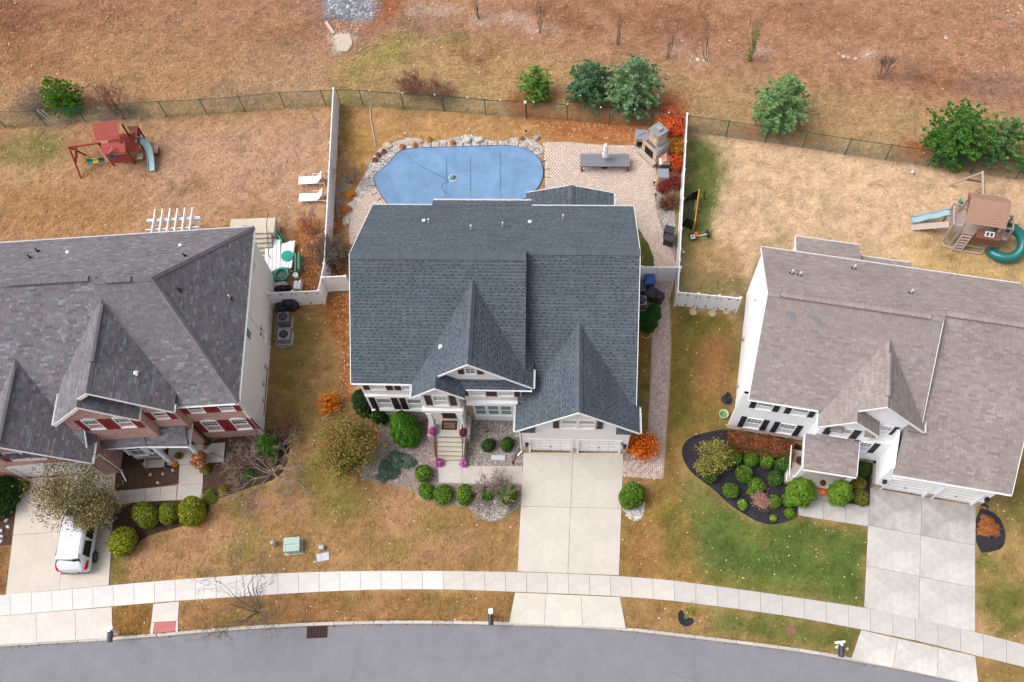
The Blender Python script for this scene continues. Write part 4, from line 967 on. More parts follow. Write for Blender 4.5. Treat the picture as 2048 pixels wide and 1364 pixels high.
# porch gable B, posts, landing, steps
pB = Plane2(0, 20.22, 0); wall(HC, pB, [(-8.15, 4.3), (-6.0, 4.3), (-6.0, 6.6), (xB, 7.6), (-8.15, 6.6)], SID)
for sx, ang in ((-8.15, -math.pi/2), (-6.0, math.pi/2)):
    wall(HC, Plane2(sx, 21.2 if sx < -7 else 20.22, ang), [(0, 4.3), (.98, 4.3), (.98, 6.5), (0, 6.5)], SID)
window(HC, pB, -7.42, -6.68, 4.95, 6.25, (3, 2, 0)); shutter(HC, pB, -7.95, -7.58, 4.9, 6.3, (66, 46, 56)); shutter(HC, pB, -6.52, -6.15, 4.9, 6.3, (66, 46, 56))
mb = MB(); n = 10
mb.box(-8.3, -5.85, 20.05, 20.32, 3.98, 4.32); mb.box(-8.2, -5.95, 20.1, 20.28, 3.85, 3.98)
for i in range(n):   # arched soffit board
    a, b = -7.85+1.62*i/n, -7.85+1.62*(i+1)/n; f = lambda x: 3.98-.22*abs((x+7.04)/.81)**2
    mb.mesh([(a, 20.14, f(a)-.12), (b, 20.14, f(b)-.12), (b, 20.14, 3.98), (a, 20.14, 3.98)], [(0, 1, 2, 3)])
mb.box(-8.2, -5.95, 20.3, 21.15, 3.9, 4.0); mb.build('porch_beam', M_trim, HC)
for x in (-7.98, -6.12):
    mb = MB(); mb.box(x-.13, x+.13, 20.07, 20.33, 1.1, 3.86); mb.box(x-.18, x+.18, 20.02, 20.38, 1.1, 1.35); mb.box(x-.17, x+.17, 20.03, 20.37, 3.68, 3.86); mb.build('porch_post', M_trim, HC)
pd = Plane2(0, 20.95, 0); wall(HC, pd, [(-8.15, 1.1), (-6.0, 1.1), (-6.0, 4.0), (-8.15, 4.0)], SID)
wall(HC, Plane2(-6.0, 20.3, math.pi/2), [(0, 0), (.9, 0), (.9, 4.3), (0, 4.3)], SID); wall(HC, Plane2(0, 21.12, 0), [(-6.0, .0), (-5.5, .0), (-5.5, 4.3), (-6.0, 4.3)], (176, 162, 152), 'stone')
mb = MB(); pd.box(mb, -7.75, -6.3, .02, .1, 1.1, 3.6); df = mb.build('door_frame', M_trim, HC)
mb = MB(); pd.box(mb, -7.45, -6.6, .1, .15, 1.12, 3.35, C(74, 44, 50)); pd.box(mb, -7.33, -6.72, .15, .17, 2.3, 3.2, C(60, 36, 42)); pd.box(mb, -7.33, -6.72, .15, .17, 1.3, 2.1, C(60, 36, 42)); dd = mb.build('front_door', M_paint, HC)
mb = MB(); mb.lathe([(.035, 0), (.045, .03), (.03, .06)], (-6.7, 20.78, 2.2), 8); mb.build('door_knob', M_dark, dd)
for a, b in ((-7.7, -7.5), (-6.55, -6.35)):
    mb = MB(); pd.box(mb, a, b, .1, .12, 2.0, 3.4); mb.build('sidelight', M_glass, df)
mb = MB(); mb.box(-8.35, -5.75, 19.62, 21.15, .0, 1.1, C(205, 196, 184)); mb.box(-7.72, -6.2, 19.60, 21.1, 1.1, 1.115, C(208, 198, 186)); mb.build('porch_landing', M_conc, HC)
nst = 5
for i in range(nst):
    z = 1.1-(i+1)*1.1/(nst+1); y1 = 19.60-i*.235; mb = MB(); mb.box(-7.72, -6.2, y1-.26, y1, -.1, z, C(206-i*2, 196-i*2, 180-i*2)); mb.build('step', M_conc, HC, bevel=.015)
mb = MB(); mb.box(-6.18, -6.02, 18.42, 19.62, -.1, .95); mb.box(-5.95, -5.72, 19.7, 21.0, 1.1, 1.32); mb.build('cheek_wall', M_cement, HC)
for x in (-7.80, -6.10):
    mb = MB()
    top, bot = Vector((x, 19.62, 2.05)), Vector((x, 18.45, 1.0))
    mb.tube([top+Vector((0, .75, 0)), top, bot, bot+Vector((0, -.05, -.15))], .025, 6)
    mb.tube([Vector((x, 20.3, 1.25)), Vector((x, 19.62, 1.25)), Vector((x, 18.45, .18))], .018, 5)
    for t in range(9): p = top.lerp(bot, t/8); mb.tube([p, (p.x, p.y, p.z-.85)], .012, 4)
    for y in (19.8, 19.98, 20.16): mb.tube([(x, y, 2.05), (x, y, 1.15)], .012, 4)
    mb.build('handrail', M_dark, HC)
# garage front
pG = Plane2(0, 19.12, 0); wall(HC, pG, [(-2.38, 2.45), (4.02, 2.45), (4.02, 4.55), (xC, 7.38), (-2.38, 4.55)], (226, 222, 221))
for a, b in ((-2.38, -2.0), (.66, .95), (3.62, 4.02)):
    wall(HC, pG, [(a, .95), (b, .95), (b, 2.45), (a, 2.45)], (226, 222, 221)); wall(HC, pG, [(a, 0), (b, 0), (b, .95), (a, .95)], (196, 174, 156), 'stone', name='stone_plinth')
wall(HC, Plane2(-2.38, 21.2, -math.pi/2), [(0, -.1), (2.08, -.1), (2.08, 4.5), (0, 4.5)], SID); wall(HC, Plane2(4.02, 19.12, math.pi/2), [(0, -.1), (1.6, -.1), (1.6, 4.6), (0, 4.6)], SID)
garage_door(HC, pG, -1.92, .56, .02, 2.3); garage_door(HC, pG, 1.05, 3.52, .02, 2.3)
window(HC, pG, 0.0, .84, 4.45, 5.65); window(HC, pG, 1.0, 1.84, 4.45, 5.65); shutter(HC, pG, -.52, -.16, 4.4, 5.72, (66, 46, 56)); shutter(HC, pG, 2.0, 2.36, 4.4, 5.72, (66, 46, 56))
for u in (-2.12, 3.82): lantern(HC, pG, u, 1.55)
mb = MB(); pG.box(mb, 3.58, 3.7, .02, .12, 1.95, 2.05); mb.build('security_camera', M_dark, HC)
# roof furniture
def on_back(x, y): return E0+sb*(YB-y)
for px, py, h in ((858, 446, .45), (943, 461, .45), (1006, 455, .5), (1126, 436, .5)):
    X, Y = W(px, py, 8.0); z = on_back(X, Y); X, Y = W(px, py, z); z = on_back(X, Y)+.03; vent_pipe(HC, X, Y, z, h, boot=False)
for px, py in ((848, 444), (1060, 447)):
    X, Y = W(px, py, 7.6); vent_box(HC, X, Y, on_back(X, Y)+.02, .18)
X, Y = W(881, 692, 8.0); vent_box(HC, X, Y, hA-sA*(xA-X)+.02, .18)

# ================================================================== LEFT HOUSE
ox, oy = -19.27, 19.87
HL = thing('suburban_house', 'pink brick fronted house with purple grey hip roof and red shutters at the left', 'house', (ox, oy, 0), R(4.8))
rl = Roof(HL, [(129, 127, 131), (125, 123, 127), (134, 133, 137), (128, 125, 129), (122, 120, 125)], seed=8, dark=[(136, 120, 126), (146, 148, 154), (112, 110, 118)], pdark=.3, widths=(.2, .3, .42), rowh=.145)
xr, yr, hr = -3.55, 5.75, 10.6           # hip apex
ex, yf, yb, e0 = .48, -.3, 11.8, 6.1
yl, hl = 6.1, 10.35                        # lower, further back left ridge
WL = -22.0
rl.plane([(-6.9, yf, e0), (ex, yf, e0), (xr, yr, hr), (-6.9, yr, hr)], ind=True)
rl.plane([(ex, yf, e0), (ex, yb, e0), (xr, yr, hr)])
rl.plane([(ex, yb, e0), (-6.9, yb, e0), (-6.9, yr, hr), (xr, yr, hr)])
rl.plane([(-6.9, yb, e0), (WL, yb, e0), (WL, yl, hl), (-6.9, yl, hl)])
sl = .72
sl = (hl-4.4)/(yl+2.2)
rl.plane([(WL, -2.2, 4.4), (-8.85, -2.2, 4.4), (-8.85, yl, hl), (WL, yl, hl)])
rl.plane([(-8.85, -.2, hl-sl*(yl+.2)), (-6.88, -.2, hl-sl*(yl+.2)), (-6.88, yl, hl), (-8.85, yl, hl)])
sD = .95; xD, hD, yD = -6.55, 9.95, -.85; xE, hE, yE = -7.38, 9.16, -1.3
eD = lambda x: hD-sD*abs(x-xD)
rl.plane([(-9.8, yD, eD(-9.8)), (-9.8, 5.6, eD(-9.8)), (xD, 5.6, hD), (xD, yD, hD)])
rl.plane([(-9.8, yE, eD(-9.8)), (-9.8, yD, eD(-9.8)), (xE, yD, hE), (xE, yE, hE)])
rl.plane([(-3.05, 5.4, eD(-3.05)), (-3.05, yD, eD(-3.05)), (xD, yD, hD), (xD, 5.4, hD)])
rl.plane([(-4.95, -.45, hE-sD*(2.43)), (-4.95, yE, hE-sD*2.43), (xE, yE, hE), (xE, -.45, hE)])
xF, hF, yF_, sF = -12.2, 7.8, -2.8, .96
rl.plane([(-8.55, 3.2, hF-sF*3.65), (-8.55, yF_, hF-sF*3.65), (xF, yF_, hF), (xF, 3.2, hF)])
rl.plane([(-15.9, yF_, hF-sF*3.65), (-15.9, 3.2, hF-sF*3.65), (xF, 3.2, hF), (xF, yF_, hF)])
# bay hip roof and porch shed roof
rl.plane([(-5.95, -1.45, 3.05), (-3.42, -1.6, 3.05), (-3.5, -.05, 3.95), (-5.85, -.05, 3.95)])
rl.plane([(-8.6, -1.45, 3.1), (-5.9, -1.45, 3.1), (-6.3, -.3, 3.8), (-8.7, -.3, 3.8)])
rl.ridge((ex, yb, e0), (xr, yr, hr), w=.34, drop=.1); rl.ridge((ex, yf, e0), (xr, yr, hr), w=.34, drop=.1); rl.ridge((-6.9, yr, hr), (xr, yr, hr), w=.34); rl.ridge((WL, yl, hl), (-6.9, yl, hl), w=.34)
rl.ridge((xD, yD, hD), (xD, 5.3, hD), w=.32, drop=.15); rl.ridge((xF, yF_, hF), (xF, 2.6, hF), w=.32, drop=.15); rl.ridge((xE, yE, hE), (xE, -.85, hE), w=.26, drop=.13)
rl.vent((-11.9, yl+.02, hl+.03), (-7.3, yl+.02, hl+.03)); rl.vent((-6.1, yr, hr+.03), (-4.7, yr, hr+.03)); rl.vent((xD+.02, 1.0, hD+.03), (xD+.02, 4.6, hD+.03), .26); rl.vent((xF, -2.6, hF+.03), (xF, 2.0, hF+.03), .26)
rl.done()
mb = MB(); f = (0, -1, 0)
rake(HL, mb, (xD, yD, hD), (-3.05, yD, eD(-3.05)), f); rake(HL, mb, (xE, yE, hE), (-4.95, yE, hE-sD*2.43), f); rake(HL, mb, (xE, yE, hE), (-9.8, yE, eD(-9.8)), f, h=.3); rake(HL, mb, (xD, yD, hD), (xE, yD, hE+.1), f, h=.3)
rake(HL, mb, (xF, yF_, hF), (-8.55, yF_, hF-sF*3.65), f); rake(HL, mb, (xF, yF_, hF), (-15.9, yF_, hF-sF*3.65), f); rake(HL, mb, (-8.85, -2.2, hl-sl*(yl+2.2)), (-8.85, -.6, hl-sl*(yl+.6)), (1, 0, 0))
gutter(HL, (ex, yf, e0), (-3.1, yf, e0), f); gutter(HL, (ex, yf, e0), (ex, yb, e0), (1, 0, 0)); gutter(HL, (ex, yb, e0), (-6.9, yb, e0), (0, 1, 0)); gutter(HL, (-6.9, yb, e0), (WL, yb, e0), (0, 1, 0))
gutter(HL, (-9.82, yE, eD(-9.8)), (-9.82, .6, eD(-9.8)), (-1, 0, 0)); gutter(HL, (-8.53, yF_, hF-sF*3.65), (-8.53, -1.5, hF-sF*3.65), (1, 0, 0)); gutter(HL, (-5.95, -1.47, 3.03), (-3.42, -1.62, 3.03), f, .1); gutter(HL, (-8.6, -1.47, 3.06), (-5.95, -1.47, 3.06), f, .08); gutter(HL, (-4.93, yE, 6.83), (-4.93, -.5, 6.83), (1, 0, 0), .09)
gutter(HL, (-3.03, yD, eD(-3.05)), (-3.03, -.35, eD(-3.05)), (1, 0, 0), .09)
BRK = (208, 166, 158); GRY = (214, 212, 212); SHR = (140, 30, 42)
pf = Plane2(0, 0, 0)
wall(HL, pf, [(-3.4, -.1), (0.02, -.1), (.02, 6.05), (-3.4, 6.05)], BRK, 'brick')
wall(HL, Plane2(.2, 0, math.pi/2), [(0, -.1), (11.5, -.1), (11.5, 6.05), (0, 6.05)], GRY)
wall(HL, Plane2(.2, 11.5, math.pi), [(0, -.1), (22, -.1), (22, 6.05), (0, 6.05)], GRY)
pD = Plane2(0, -.5, 0); wall(HL, pD, [(-5.0, 3.4), (-3.35, 3.4), (-3.35, 6.7), (-5.0, 8.0)], BRK, 'brick'); wall(HL, Plane2(-3.35, -.5, math.pi/2), [(0, 3.0), (.5, 3.0), (.5, 6.2), (0, 6.2)], BRK, 'brick')
pE = Plane2(0, -1.0, 0); wall(HL, pE, [(-9.45, 3.4), (-5.1, 3.4), (-5.1, 6.95), (xE, 9.0), (-9.45, 7.1)], BRK, 'brick'); wall(HL, Plane2(-5.1, -1.0, math.pi/2), [(0, 3.2), (.6, 3.2), (.6, 6.9), (0, 6.9)], BRK, 'brick')
wall(HL, Plane2(0, -.4, 0), [(-8.8, -.1), (-3.4, -.1), (-3.4, 3.5), (-8.8, 3.5)], BRK, 'brick')
wall(HL, Plane2(-8.8, -2.0, math.pi/2), [(0, -.1), (2.0, -.1), (2.0, 4.6), (0, 4.3)], BRK, 'brick')
pGa = Plane2(0, -2.0, 0); wall(HL, pGa, [(-15.6, 2.5), (-8.8, 2.5), (-8.8, 4.5), (xF, 7.7), (-15.6, 4.5)], BRK, 'brick')
for a, b in ((-15.6, -14.9), (-9.75, -8.8)): wall(HL, pGa, [(a, -.1), (b, -.1), (b, 2.5), (a, 2.5)], BRK, 'brick')
garage_door(HL, pGa, -14.75, -9.9, .02, 2.15, (8, 4))
mb = MB(); n = 12
for i in range(n):
    a, b = -14.9+5.15*i/n, -14.9+5.15*(i+1)/n; f2 = lambda x: 2.3+.35*(1-((x+12.32)/2.58)**2)
    mb.mesh([pGa(a, .05, 2.15), pGa(b, .05, 2.15), pGa(b, .05, f2(b)), pGa(a, .05, f2(a)), pGa(a, 0, f2(a)), pGa(b, 0, f2(b))], [(0, 1, 2, 3), (3, 2, 5, 4)])
mb.build('garage_arch', M_trim, HL)
mb = MB(); pf.box(mb, -3.5, .25, 0, .05, 5.85, 6.08); mb.box(.14, .26, -.06, .08, -.1, 6.05); mb.build('corner_board', M_trim, HL)
for u0, u1 in ((-2.82, -2.05), (-1.0, -.25)):
    window(HL, pf, u0, u1, 4.5, 5.25, None, M_glassd); window(HL, pf, u0-.0, u1+.1, 1.4, 2.9, (4, 2, 0), M_glassd, arch=True)
    for a in (u0-.5, u1+.12): shutter(HL, pf, a, a+.36, 4.35, 5.35, SHR)
    for a in (u0-.5, u1+.22): shutter(HL, pf, a, a+.34, 1.2, 2.95, SHR)
window(HL, pD, -4.6, -3.9, 5.1, 5.9, None, M_glassd); shutter(HL, pD, -5.0, -4.7, 4.9, 5.95, SHR); shutter(HL, pD, -3.8, -3.5, 4.9, 5.95, SHR)
for u0 in (-8.33, -6.52):
    window(HL, pE, u0, u0+.78, 5.35, 6.6, (4, 2, 0), M_glassd, arch=True); shutter(HL, pE, u0-.46, u0-.12, 5.1, 6.62, SHR); shutter(HL, pE, u0+.9, u0+1.24, 5.1, 6.62, SHR)
window(HL, pGa, -13.7, -12.8, 3.6, 4.8, (4, 2, 0), M_glassd); window(HL, pGa, -12.65, -11.75, 3.6, 4.8, (4, 2, 0), M_glassd); shutter(HL, pGa, -11.6, -11.2, 3.45, 4.9, SHR); shutter(HL, pGa, -14.25, -13.85, 3.45, 4.9, SHR)
# canted white bay and entry
def seg(house, a, b, z0, z1, m, name, back=.12):
    a, b = Vector(a), Vector(b); ang = math.atan2(b.y-a.y, b.x-a.x); P = Plane2(a.x, a.y, ang); mb = MB(); P.box(mb, 0, (b-a).length, -back, 0, z0, z1); mb.build(name, m, house); return P, (b-a).length
for a, b in (((-8.75, -.4), (-7.85, -1.15)), ((-7.85, -1.15), (-6.6, -1.15)), ((-6.6, -1.15), (-5.85, -.4))):
    P, L_ = seg(HL, a, b, -.1, 3.05, M_trim, 'bay_wall'); w0 = max(.08, L_/2-.42)
    window(HL, P, w0, L_-w0, .9, 2.6, (2, 3, 1), M_glassd, tw=.06)
for x in (-5.7, -3.55):
    mb = MB(); mb.box(x-.11, x+.11, -1.5, -1.28, .15, 2.95); mb.box(x-.15, x+.15, -1.54, -1.24, .15, .4); mb.build('porch_post', M_trim, HL)
mb = MB(); mb.box(-5.85, -3.4, -1.55, -1.3, 2.75, 2.98); mb.box(-3.55, -3.35, -1.5, 0, 2.75, 2.98); mb.build('porch_beam', M_trim, HL)
mb = MB(); mb.box(-5.8, -2.2, -1.7, -.42, -.1, .15, C(206, 200, 192)); mb.build('porch_landing', M_conc, HL)
mb = MB(); P = Plane2(0, -.4, 0); P.box(mb, -5.1, -4.1, 0, .06, .15, 2.4, C(120, 34, 44)); mb.build('front_door', M_paint, HL)
downspout(HL, [(-8.5, -2.5, 4.15), (-8.5, -2.05, 3.7), (-8.66, -1.9, .35), (-8.3, -2.6, .08)]); downspout(HL, [(.26, .1, 6.0), (.26, .1, .1)]); downspout(HL, [(.26, 6.2, 6.0), (.26, 6.2, .1)])
pS = Plane2(.2, 0, math.pi/2)
window(HL, pS, 4.6, 5.2, 4.15, 5.2, None, M_glassd, sash=False); window(HL, pS, 5.9, 6.6, 1.45, 2.6, None, M_glassd); window(HL, pS, 9.3, 10.0, 4.5, 5.5, None, M_glassd)
for u, z in ((2.0, .6), (3.0, .9), (4.3, .7)):
    mb = MB(); pS.box(mb, u, u+.22, 0, .14, z, z+.35); mb.build('utility_meter', M_cement, HL)
mb = MB(); pS.box(mb, 1.2, 4.6, .02, .06, .35, .40); mb.build('conduit', M_dark, HL)
def lh(px, py, plane_z, fr):
    """height of a roof plane under an image point (local frame fr=(ox,oy,ang))"""
    z = 8.0
    for _ in range(8):
        X, Y = W(px, py, z); c, s = math.cos(fr[2]), math.sin(fr[2]); lx, ly = c*(X-fr[0])+s*(Y-fr[1]), -s*(X-fr[0])+c*(Y-fr[1]); z = plane_z(lx, ly)
    return lx, ly, z
frL = (ox, oy, R(4.8)); backL = lambda x, y: e0+(hl-e0)/(yb-yl+.1)*(yb-y); hipL = lambda x, y: e0+(hr-e0)/(ex-xr)*(ex-x); DR = lambda x, y: eD(x)
for px, py, dk, fn in ((62, 517, 1, backL), (77, 504, 1, backL), (371, 514, 1, backL), (136, 506, 0, backL), (361, 492, 0, backL), (359, 581, 1, hipL), (461, 597, 0, hipL)):
    x, y, z = lh(px, py, fn, frL); (vent_pipe(HL, x, y, z, .42, .05, M_dark if dk else M_pvc) if dk or px > 400 else vent_box(HL, x, y, z+.02, .18))
x, y, z = lh(272, 747, DR, frL); vent_box(HL, x, y, z+.02, .2)

# ================================================================== RIGHT HOUSE
ox2, oy2 = 10.45, 21.07
HR = thing('suburban_house', 'bright white house with taupe brown roof and black shutters at the right', 'house', (ox2, oy2, 0), R(-9.2))
rr_ = Roof(HR, [(161, 149, 146), (165, 153, 150), (156, 145, 142), (162, 151, 148)], seed=12, dark=[(152, 139, 134), (171, 159, 153)], pdark=.24, widths=(.22, .32, .45), rowh=.145)
e1, h1, y1, yb1, yf1 = 5.35, 8.75, 4.85, 10.0, -.32
x0, x1 = .3, 9.88
s1 = (h1-e1)/(y1-yf1); s1b = (h1-e1)/(yb1-y1)
rr_.plane([(x0, yf1, e1), (x1, yf1, e1), (x1, y1, h1), (x0, y1, h1)], ind=True)
rr_.plane([(9.6, yb1, e1), (x0-.12, yb1, e1), (x0, y1, h1), (9.6, y1, h1)])
rr_.plane([(15.6, yb1, e1), (9.6, yb1, e1), (9.6, 5.35, 8.42), (15.6, 5.35, 8.42)])
yg, hg, yr2, hr2 = -2.78, 3.72, 5.35, 8.45; sg = (hr2-hg)/(yr2-yg)
rr_.plane([(8.95, yg, hg), (15.35, yg, hg), (15.6, yr2, hr2), (9.3, yr2, hr2)])
sA2 = .91; xA2, hA2, yA2 = 7.26, 7.9, -.62
eA = lambda x: hA2-sA2*abs(x-xA2)
rr_.plane([(10.02, 3.4, eA(10.02)), (10.02, yA2, eA(10.02)), (xA2, yA2, hA2), (xA2, 3.6, hA2)])
rr_.plane([(4.3, yA2, eA(4.3)), (4.3, 3.6, eA(4.3)), (xA2, 3.6, hA2), (xA2, yA2, hA2)])
xB2, hB2, yB2 = 6.0, eA(6.0), -1.28
rr_.plane([(4.3, yB2, eA(4.3)), (4.3, yA2, eA(4.3)), (xB2, yA2, hB2), (xB2, yB2, hB2)])
rr_.plane([(7.62, -.4, hB2-sA2*1.62), (7.62, yB2, hB2-sA2*1.62), (xB2, yB2, hB2), (xB2, -.4, hB2)])
rr_.plane([(4.1, -3.05, 2.95), (7.12, -3.0, 2.95), (7.02, -1.1, 3.65), (3.95, -1.15, 3.65)])
rr_.plane([(6.62, 12.6, 3.2), (2.6, 12.6, 3.2), (2.6, 9.6, 4.4), (6.62, 9.6, 4.4)]); rr_.plane([(9.9, 11.8, 3.2), (6.7, 11.8, 3.2), (6.7, 9.6, 4.08), (9.9, 9.6, 4.08)])
for a, b, hh, yy in ((5.0, 5.75, 5.02, yB2), (6.9, 7.5, 5.02, yB2), (9.1, 9.75, 5.3, yA2)): rr_.plane([(a, yy-.02, hh), (b, yy-.02, hh), (b, yy+.25, hh+.18), (a, yy+.25, hh+.18)], thick=.06)
rr_.ridge((x0, y1, h1), (x1, y1, h1), w=.34); rr_.ridge((9.6, yr2, hr2), (15.6, yr2, hr2), w=.34); rr_.ridge((xA2, yA2, hA2), (xA2, 3.4, hA2), w=.3, drop=.15); rr_.ridge((xB2, yB2, hB2), (xB2, yA2, hB2), w=.26, drop=.14)
rr_.vent((x0+.7, y1, h1+.03), (x1-.7, y1, h1+.03)); rr_.vent((10.1, yr2, hr2+.03), (15.4, yr2, hr2+.03)); rr_.vent((xA2, .0, hA2+.03), (xA2, 2.6, hA2+.03), .26)
rroof = rr_.done()
mb = MB()   # the few grey replacement tabs
nrm = Vector((0, -s1, 1)).normalized(); V_ = Vector((0, 1, s1)).normalized()
for u, v, w_ in ((1.2, 5.15, .5), (1.35, 5.0, .45), (1.5, 4.85, .3), (2.35, 5.15, .55), (2.7, 5.0, .45), (3.0, 4.85, .4), (8.6, 3.65, .45), (8.6, 3.5, .45)):
    P0 = Vector((x0+u, yf1, e1))+V_*v+nrm*.036; mb.mesh([P0, P0+Vector((w_, 0, 0)), P0+Vector((w_, 0, 0))+V_*.14, P0+V_*.14], [(0, 1, 2, 3)], C(138, 138, 143)); mb.build('patch_shingle', M_sh, rroof); mb = MB()
mb = MB()
rake(HR, mb, (x0, yf1, e1), (x0, y1, h1), (-1, 0, 0)); rake(HR, mb, (x0-.12, yb1, e1), (x0, y1, h1), (-1, 0, 0)); rake(HR, mb, (x1, yf1, e1), (x1, y1, h1), (1, 0, 0), h=.25, lift=.02)
rake(HR, mb, (xA2, yA2, hA2), (10.02, yA2, eA(10.02)), f); rake(HR, mb, (xA2, yA2, hA2), (xB2-.0, yA2, hB2), f); rake(HR, mb, (xB2, yB2, hB2), (4.3, yB2, eA(4.3)), f); rake(HR, mb, (xB2, yB2, hB2), (7.62, yB2, hB2-sA2*1.62), f)
rake(HR, mb, (15.35, yg, hg), (15.6, yr2, hr2), (1, 0, 0)); rake(HR, mb, (2.6, 12.6, 3.2), (2.6, 9.8, 4.32), (-1, 0, 0)); rake(HR, mb, (4.1, -3.05, 2.95), (3.95, -1.15, 3.65), (-1, 0, 0)); rake(HR, mb, (7.12, -3.0, 2.95), (7.02, -1.1, 3.65), (1, 0, 0))
gutter(HR, (x0, yf1, e1), (4.25, yf1, e1), f); gutter(HR, (4.28, yB2, eA(4.3)), (4.28, -.3, eA(4.3)), (-1, 0, 0)); gutter(HR, (10.04, yA2, eA(10.02)), (10.04, .3, eA(10.02)), (1, 0, 0)); gutter(HR, (8.95, yg, hg), (15.35, yg, hg), f); gutter(HR, (15.6, yb1, e1), (x0-.1, yb1, e1), (0, 1, 0)); gutter(HR, (4.1, -3.07, 2.93), (7.12, -3.02, 2.93), f, .1)
gutter(HR, (6.62, 12.62, 3.18), (2.6, 12.62, 3.18), (0, 1, 0), .1); gutter(HR, (9.9, 11.82, 3.18), (6.7, 11.82, 3.18), (0, 1, 0), .1)
WH = (240, 241, 244); BLK = (44, 48, 58); STN = (168, 152, 146)
pf = Plane2(0, 0, 0); wall(HR, pf, [(0.02, .1), (4.6, .1), (4.6, 5.3), (0.02, 5.3)], WH); wall(HR, Plane2(0, -.2, 0), [(-.1, -.3), (4.6, -.3), (4.6, .22), (-.1, .22)], STN, 'stone', name='stone_plinth')
wall(HR, Plane2(0.3, 9.7, -math.pi/2), [(0, -.1), (9.4, -.1), (9.7, 5.35), (4.85, 8.6), (0, 5.35)], WH); wall(HR, Plane2(15.3, 9.7, math.pi), [(0, -.1), (15, -.1), (15, 5.3), (0, 5.3)], WH)
mb = MB(); mb.box(-.02, .3, -.0, .3, -.1, 5.3); mb.build('corner_board', M_trim, HR)
pB2 = Plane2(0, -1.0, 0); wall(HR, pB2, [(4.6, .8), (7.5, .8), (7.5, 5.2), (xB2, 6.7), (4.6, 5.4)], WH); wall(HR, pB2, [(7.51, .8), (8.8, .8), (8.8, 3.75), (7.51, 3.75)], WH); mb = MB(); mb.box(7.5, 8.82, -1.05, -.36, 3.7, 3.78); mb.build('ledge_board', M_trim, HR); wall(HR, Plane2(0, -1.04, 0), [(4.6, -.1), (8.8, -.1), (8.8, .8), (4.6, .8)], STN, 'stone', name='stone_plinth'); wall(HR, Plane2(4.6, 0, -math.pi/2), [(0, -.1), (1, -.1), (1, 5.3), (0, 5.3)], WH)
wall(HR, Plane2(0, -.36, 0), [(6.2, 3.5), (9.85, 3.5), (9.85, 5.5), (xA2, 7.8), (6.2, 6.9)], WH); wall(HR, Plane2(9.85, -.36, math.pi/2), [(0, 4.2), (1.5, 4.2), (1.5, 5.5), (0, 5.5)], WH)
wall(HR, Plane2(8.8, .2, -math.pi/2), [(0, .8), (2.65, .8), (2.65, 3.9), (0, 5.0)], WH); wall(HR, Plane2(8.76, .2, -math.pi/2), [(0, -.1), (2.65, -.1), (2.65, .8), (0, .8)], STN, 'stone', name='stone_plinth')
mb = MB(); mb.box(-.14, 4.65, -.26, -.0, .2, .28, C(170, 150, 142)); mb.box(8.62, 8.8, -2.5, -.9, .78, .86, C(170, 150, 142)); mb.box(4.55, 8.8, -1.18, -1.0, .78, .86, C(170, 150, 142)); mb.build('plinth_cap', M_stone, HR)
pG2 = Plane2(0, -2.45, 0); wall(HR, pG2, [(8.8, 2.3), (15.0, 2.3), (15.0, 3.7), (8.8, 3.7)], WH)
for a, b in ((8.8, 9.25), (11.85, 12.25), (14.65, 15.0)): wall(HR, pG2, [(a, .8), (b, .8), (b, 2.3), (a, 2.3)], WH); wall(HR, pG2, [(a, -.1), (b, -.1), (b, .8), (a, .8)], (190, 168, 156), 'stone', name='stone_plinth')
garage_door(HR, pG2, 9.37, 11.73, .02, 2.15); garage_door(HR, pG2, 12.37, 14.53, .02, 2.15); lantern(HR, pG2, 9.05, 1.7); lantern(HR, pG2, 14.82, 1.7)
wall(HR, Plane2(15.0, -2.45, math.pi/2), [(0, -.1), (12, -.1), (12, 5.3), (7.5, 8.2), (0, 3.7)], WH)
for u0, zz, hh in ((1.03, 3.6, .86), (3.05, 3.6, .86)): window(HR, pf, u0, u0+.84, zz, zz+hh); shutter(HR, pf, u0-.42, u0-.1, zz-.05, zz+hh+.05, BLK); shutter(HR, pf, u0+.94, u0+1.26, zz-.05, zz+hh+.05, BLK)
for u0 in (.9, 2.9): window(HR, pf, u0, u0+.84, .48, 1.9, (4, 2, 0)); shutter(HR, pf, u0-.42, u0-.1, .35, 2.0, BLK); shutter(HR, pf, u0+.94, u0+1.26, .35, 2.0, BLK)
window(HR, pB2, 5.35, 6.25, 3.85, 5.0, (3, 2, 1)); shutter(HR, pB2, 4.85, 5.23, 3.8, 5.05, BLK); shutter(HR, pB2, 6.37, 6.75, 3.8, 5.05, BLK)
pq = Plane2(0, -.36, 0); window(HR, pq, 8.0, 8.5, 3.65, 4.85, (3, 2, 0)); shutter(HR, pq, 8.58, 8.86, 3.55, 4.95, BLK)
window(HR, pB2, 7.2, 7.8, 2.2, 3.5, (3, 2, 0)); shutter(HR, pB2, 7.9, 8.22, 2.1, 3.62, BLK); shutter(HR, pB2, 6.78, 7.1, 2.1, 3.62, BLK)
for x in (4.2, 6.95):
    mb = MB(); mb.box(x-.11, x+.11, -2.98, -2.76, .45, 2.8); mb.box(x-.15, x+.15, -3.02, -2.72, .45, .7); mb.build('porch_post', M_trim, HR)
mb = MB(); mb.box(4.05, 7.1, -3.0, -2.75, 2.6, 2.85); mb.box(4.05, 4.3, -2.8, -1.0, 2.6, 2.85); mb.box(6.85, 7.1, -2.8, -1.0, 2.6, 2.85); mb.build('porch_beam', M_trim, HR)
mb = MB(); mb.box(3.6, 7.1, -3.15, -1.0, -.1, .45, C(196, 188, 176)); mb.build('porch_landing', M_conc, HR)
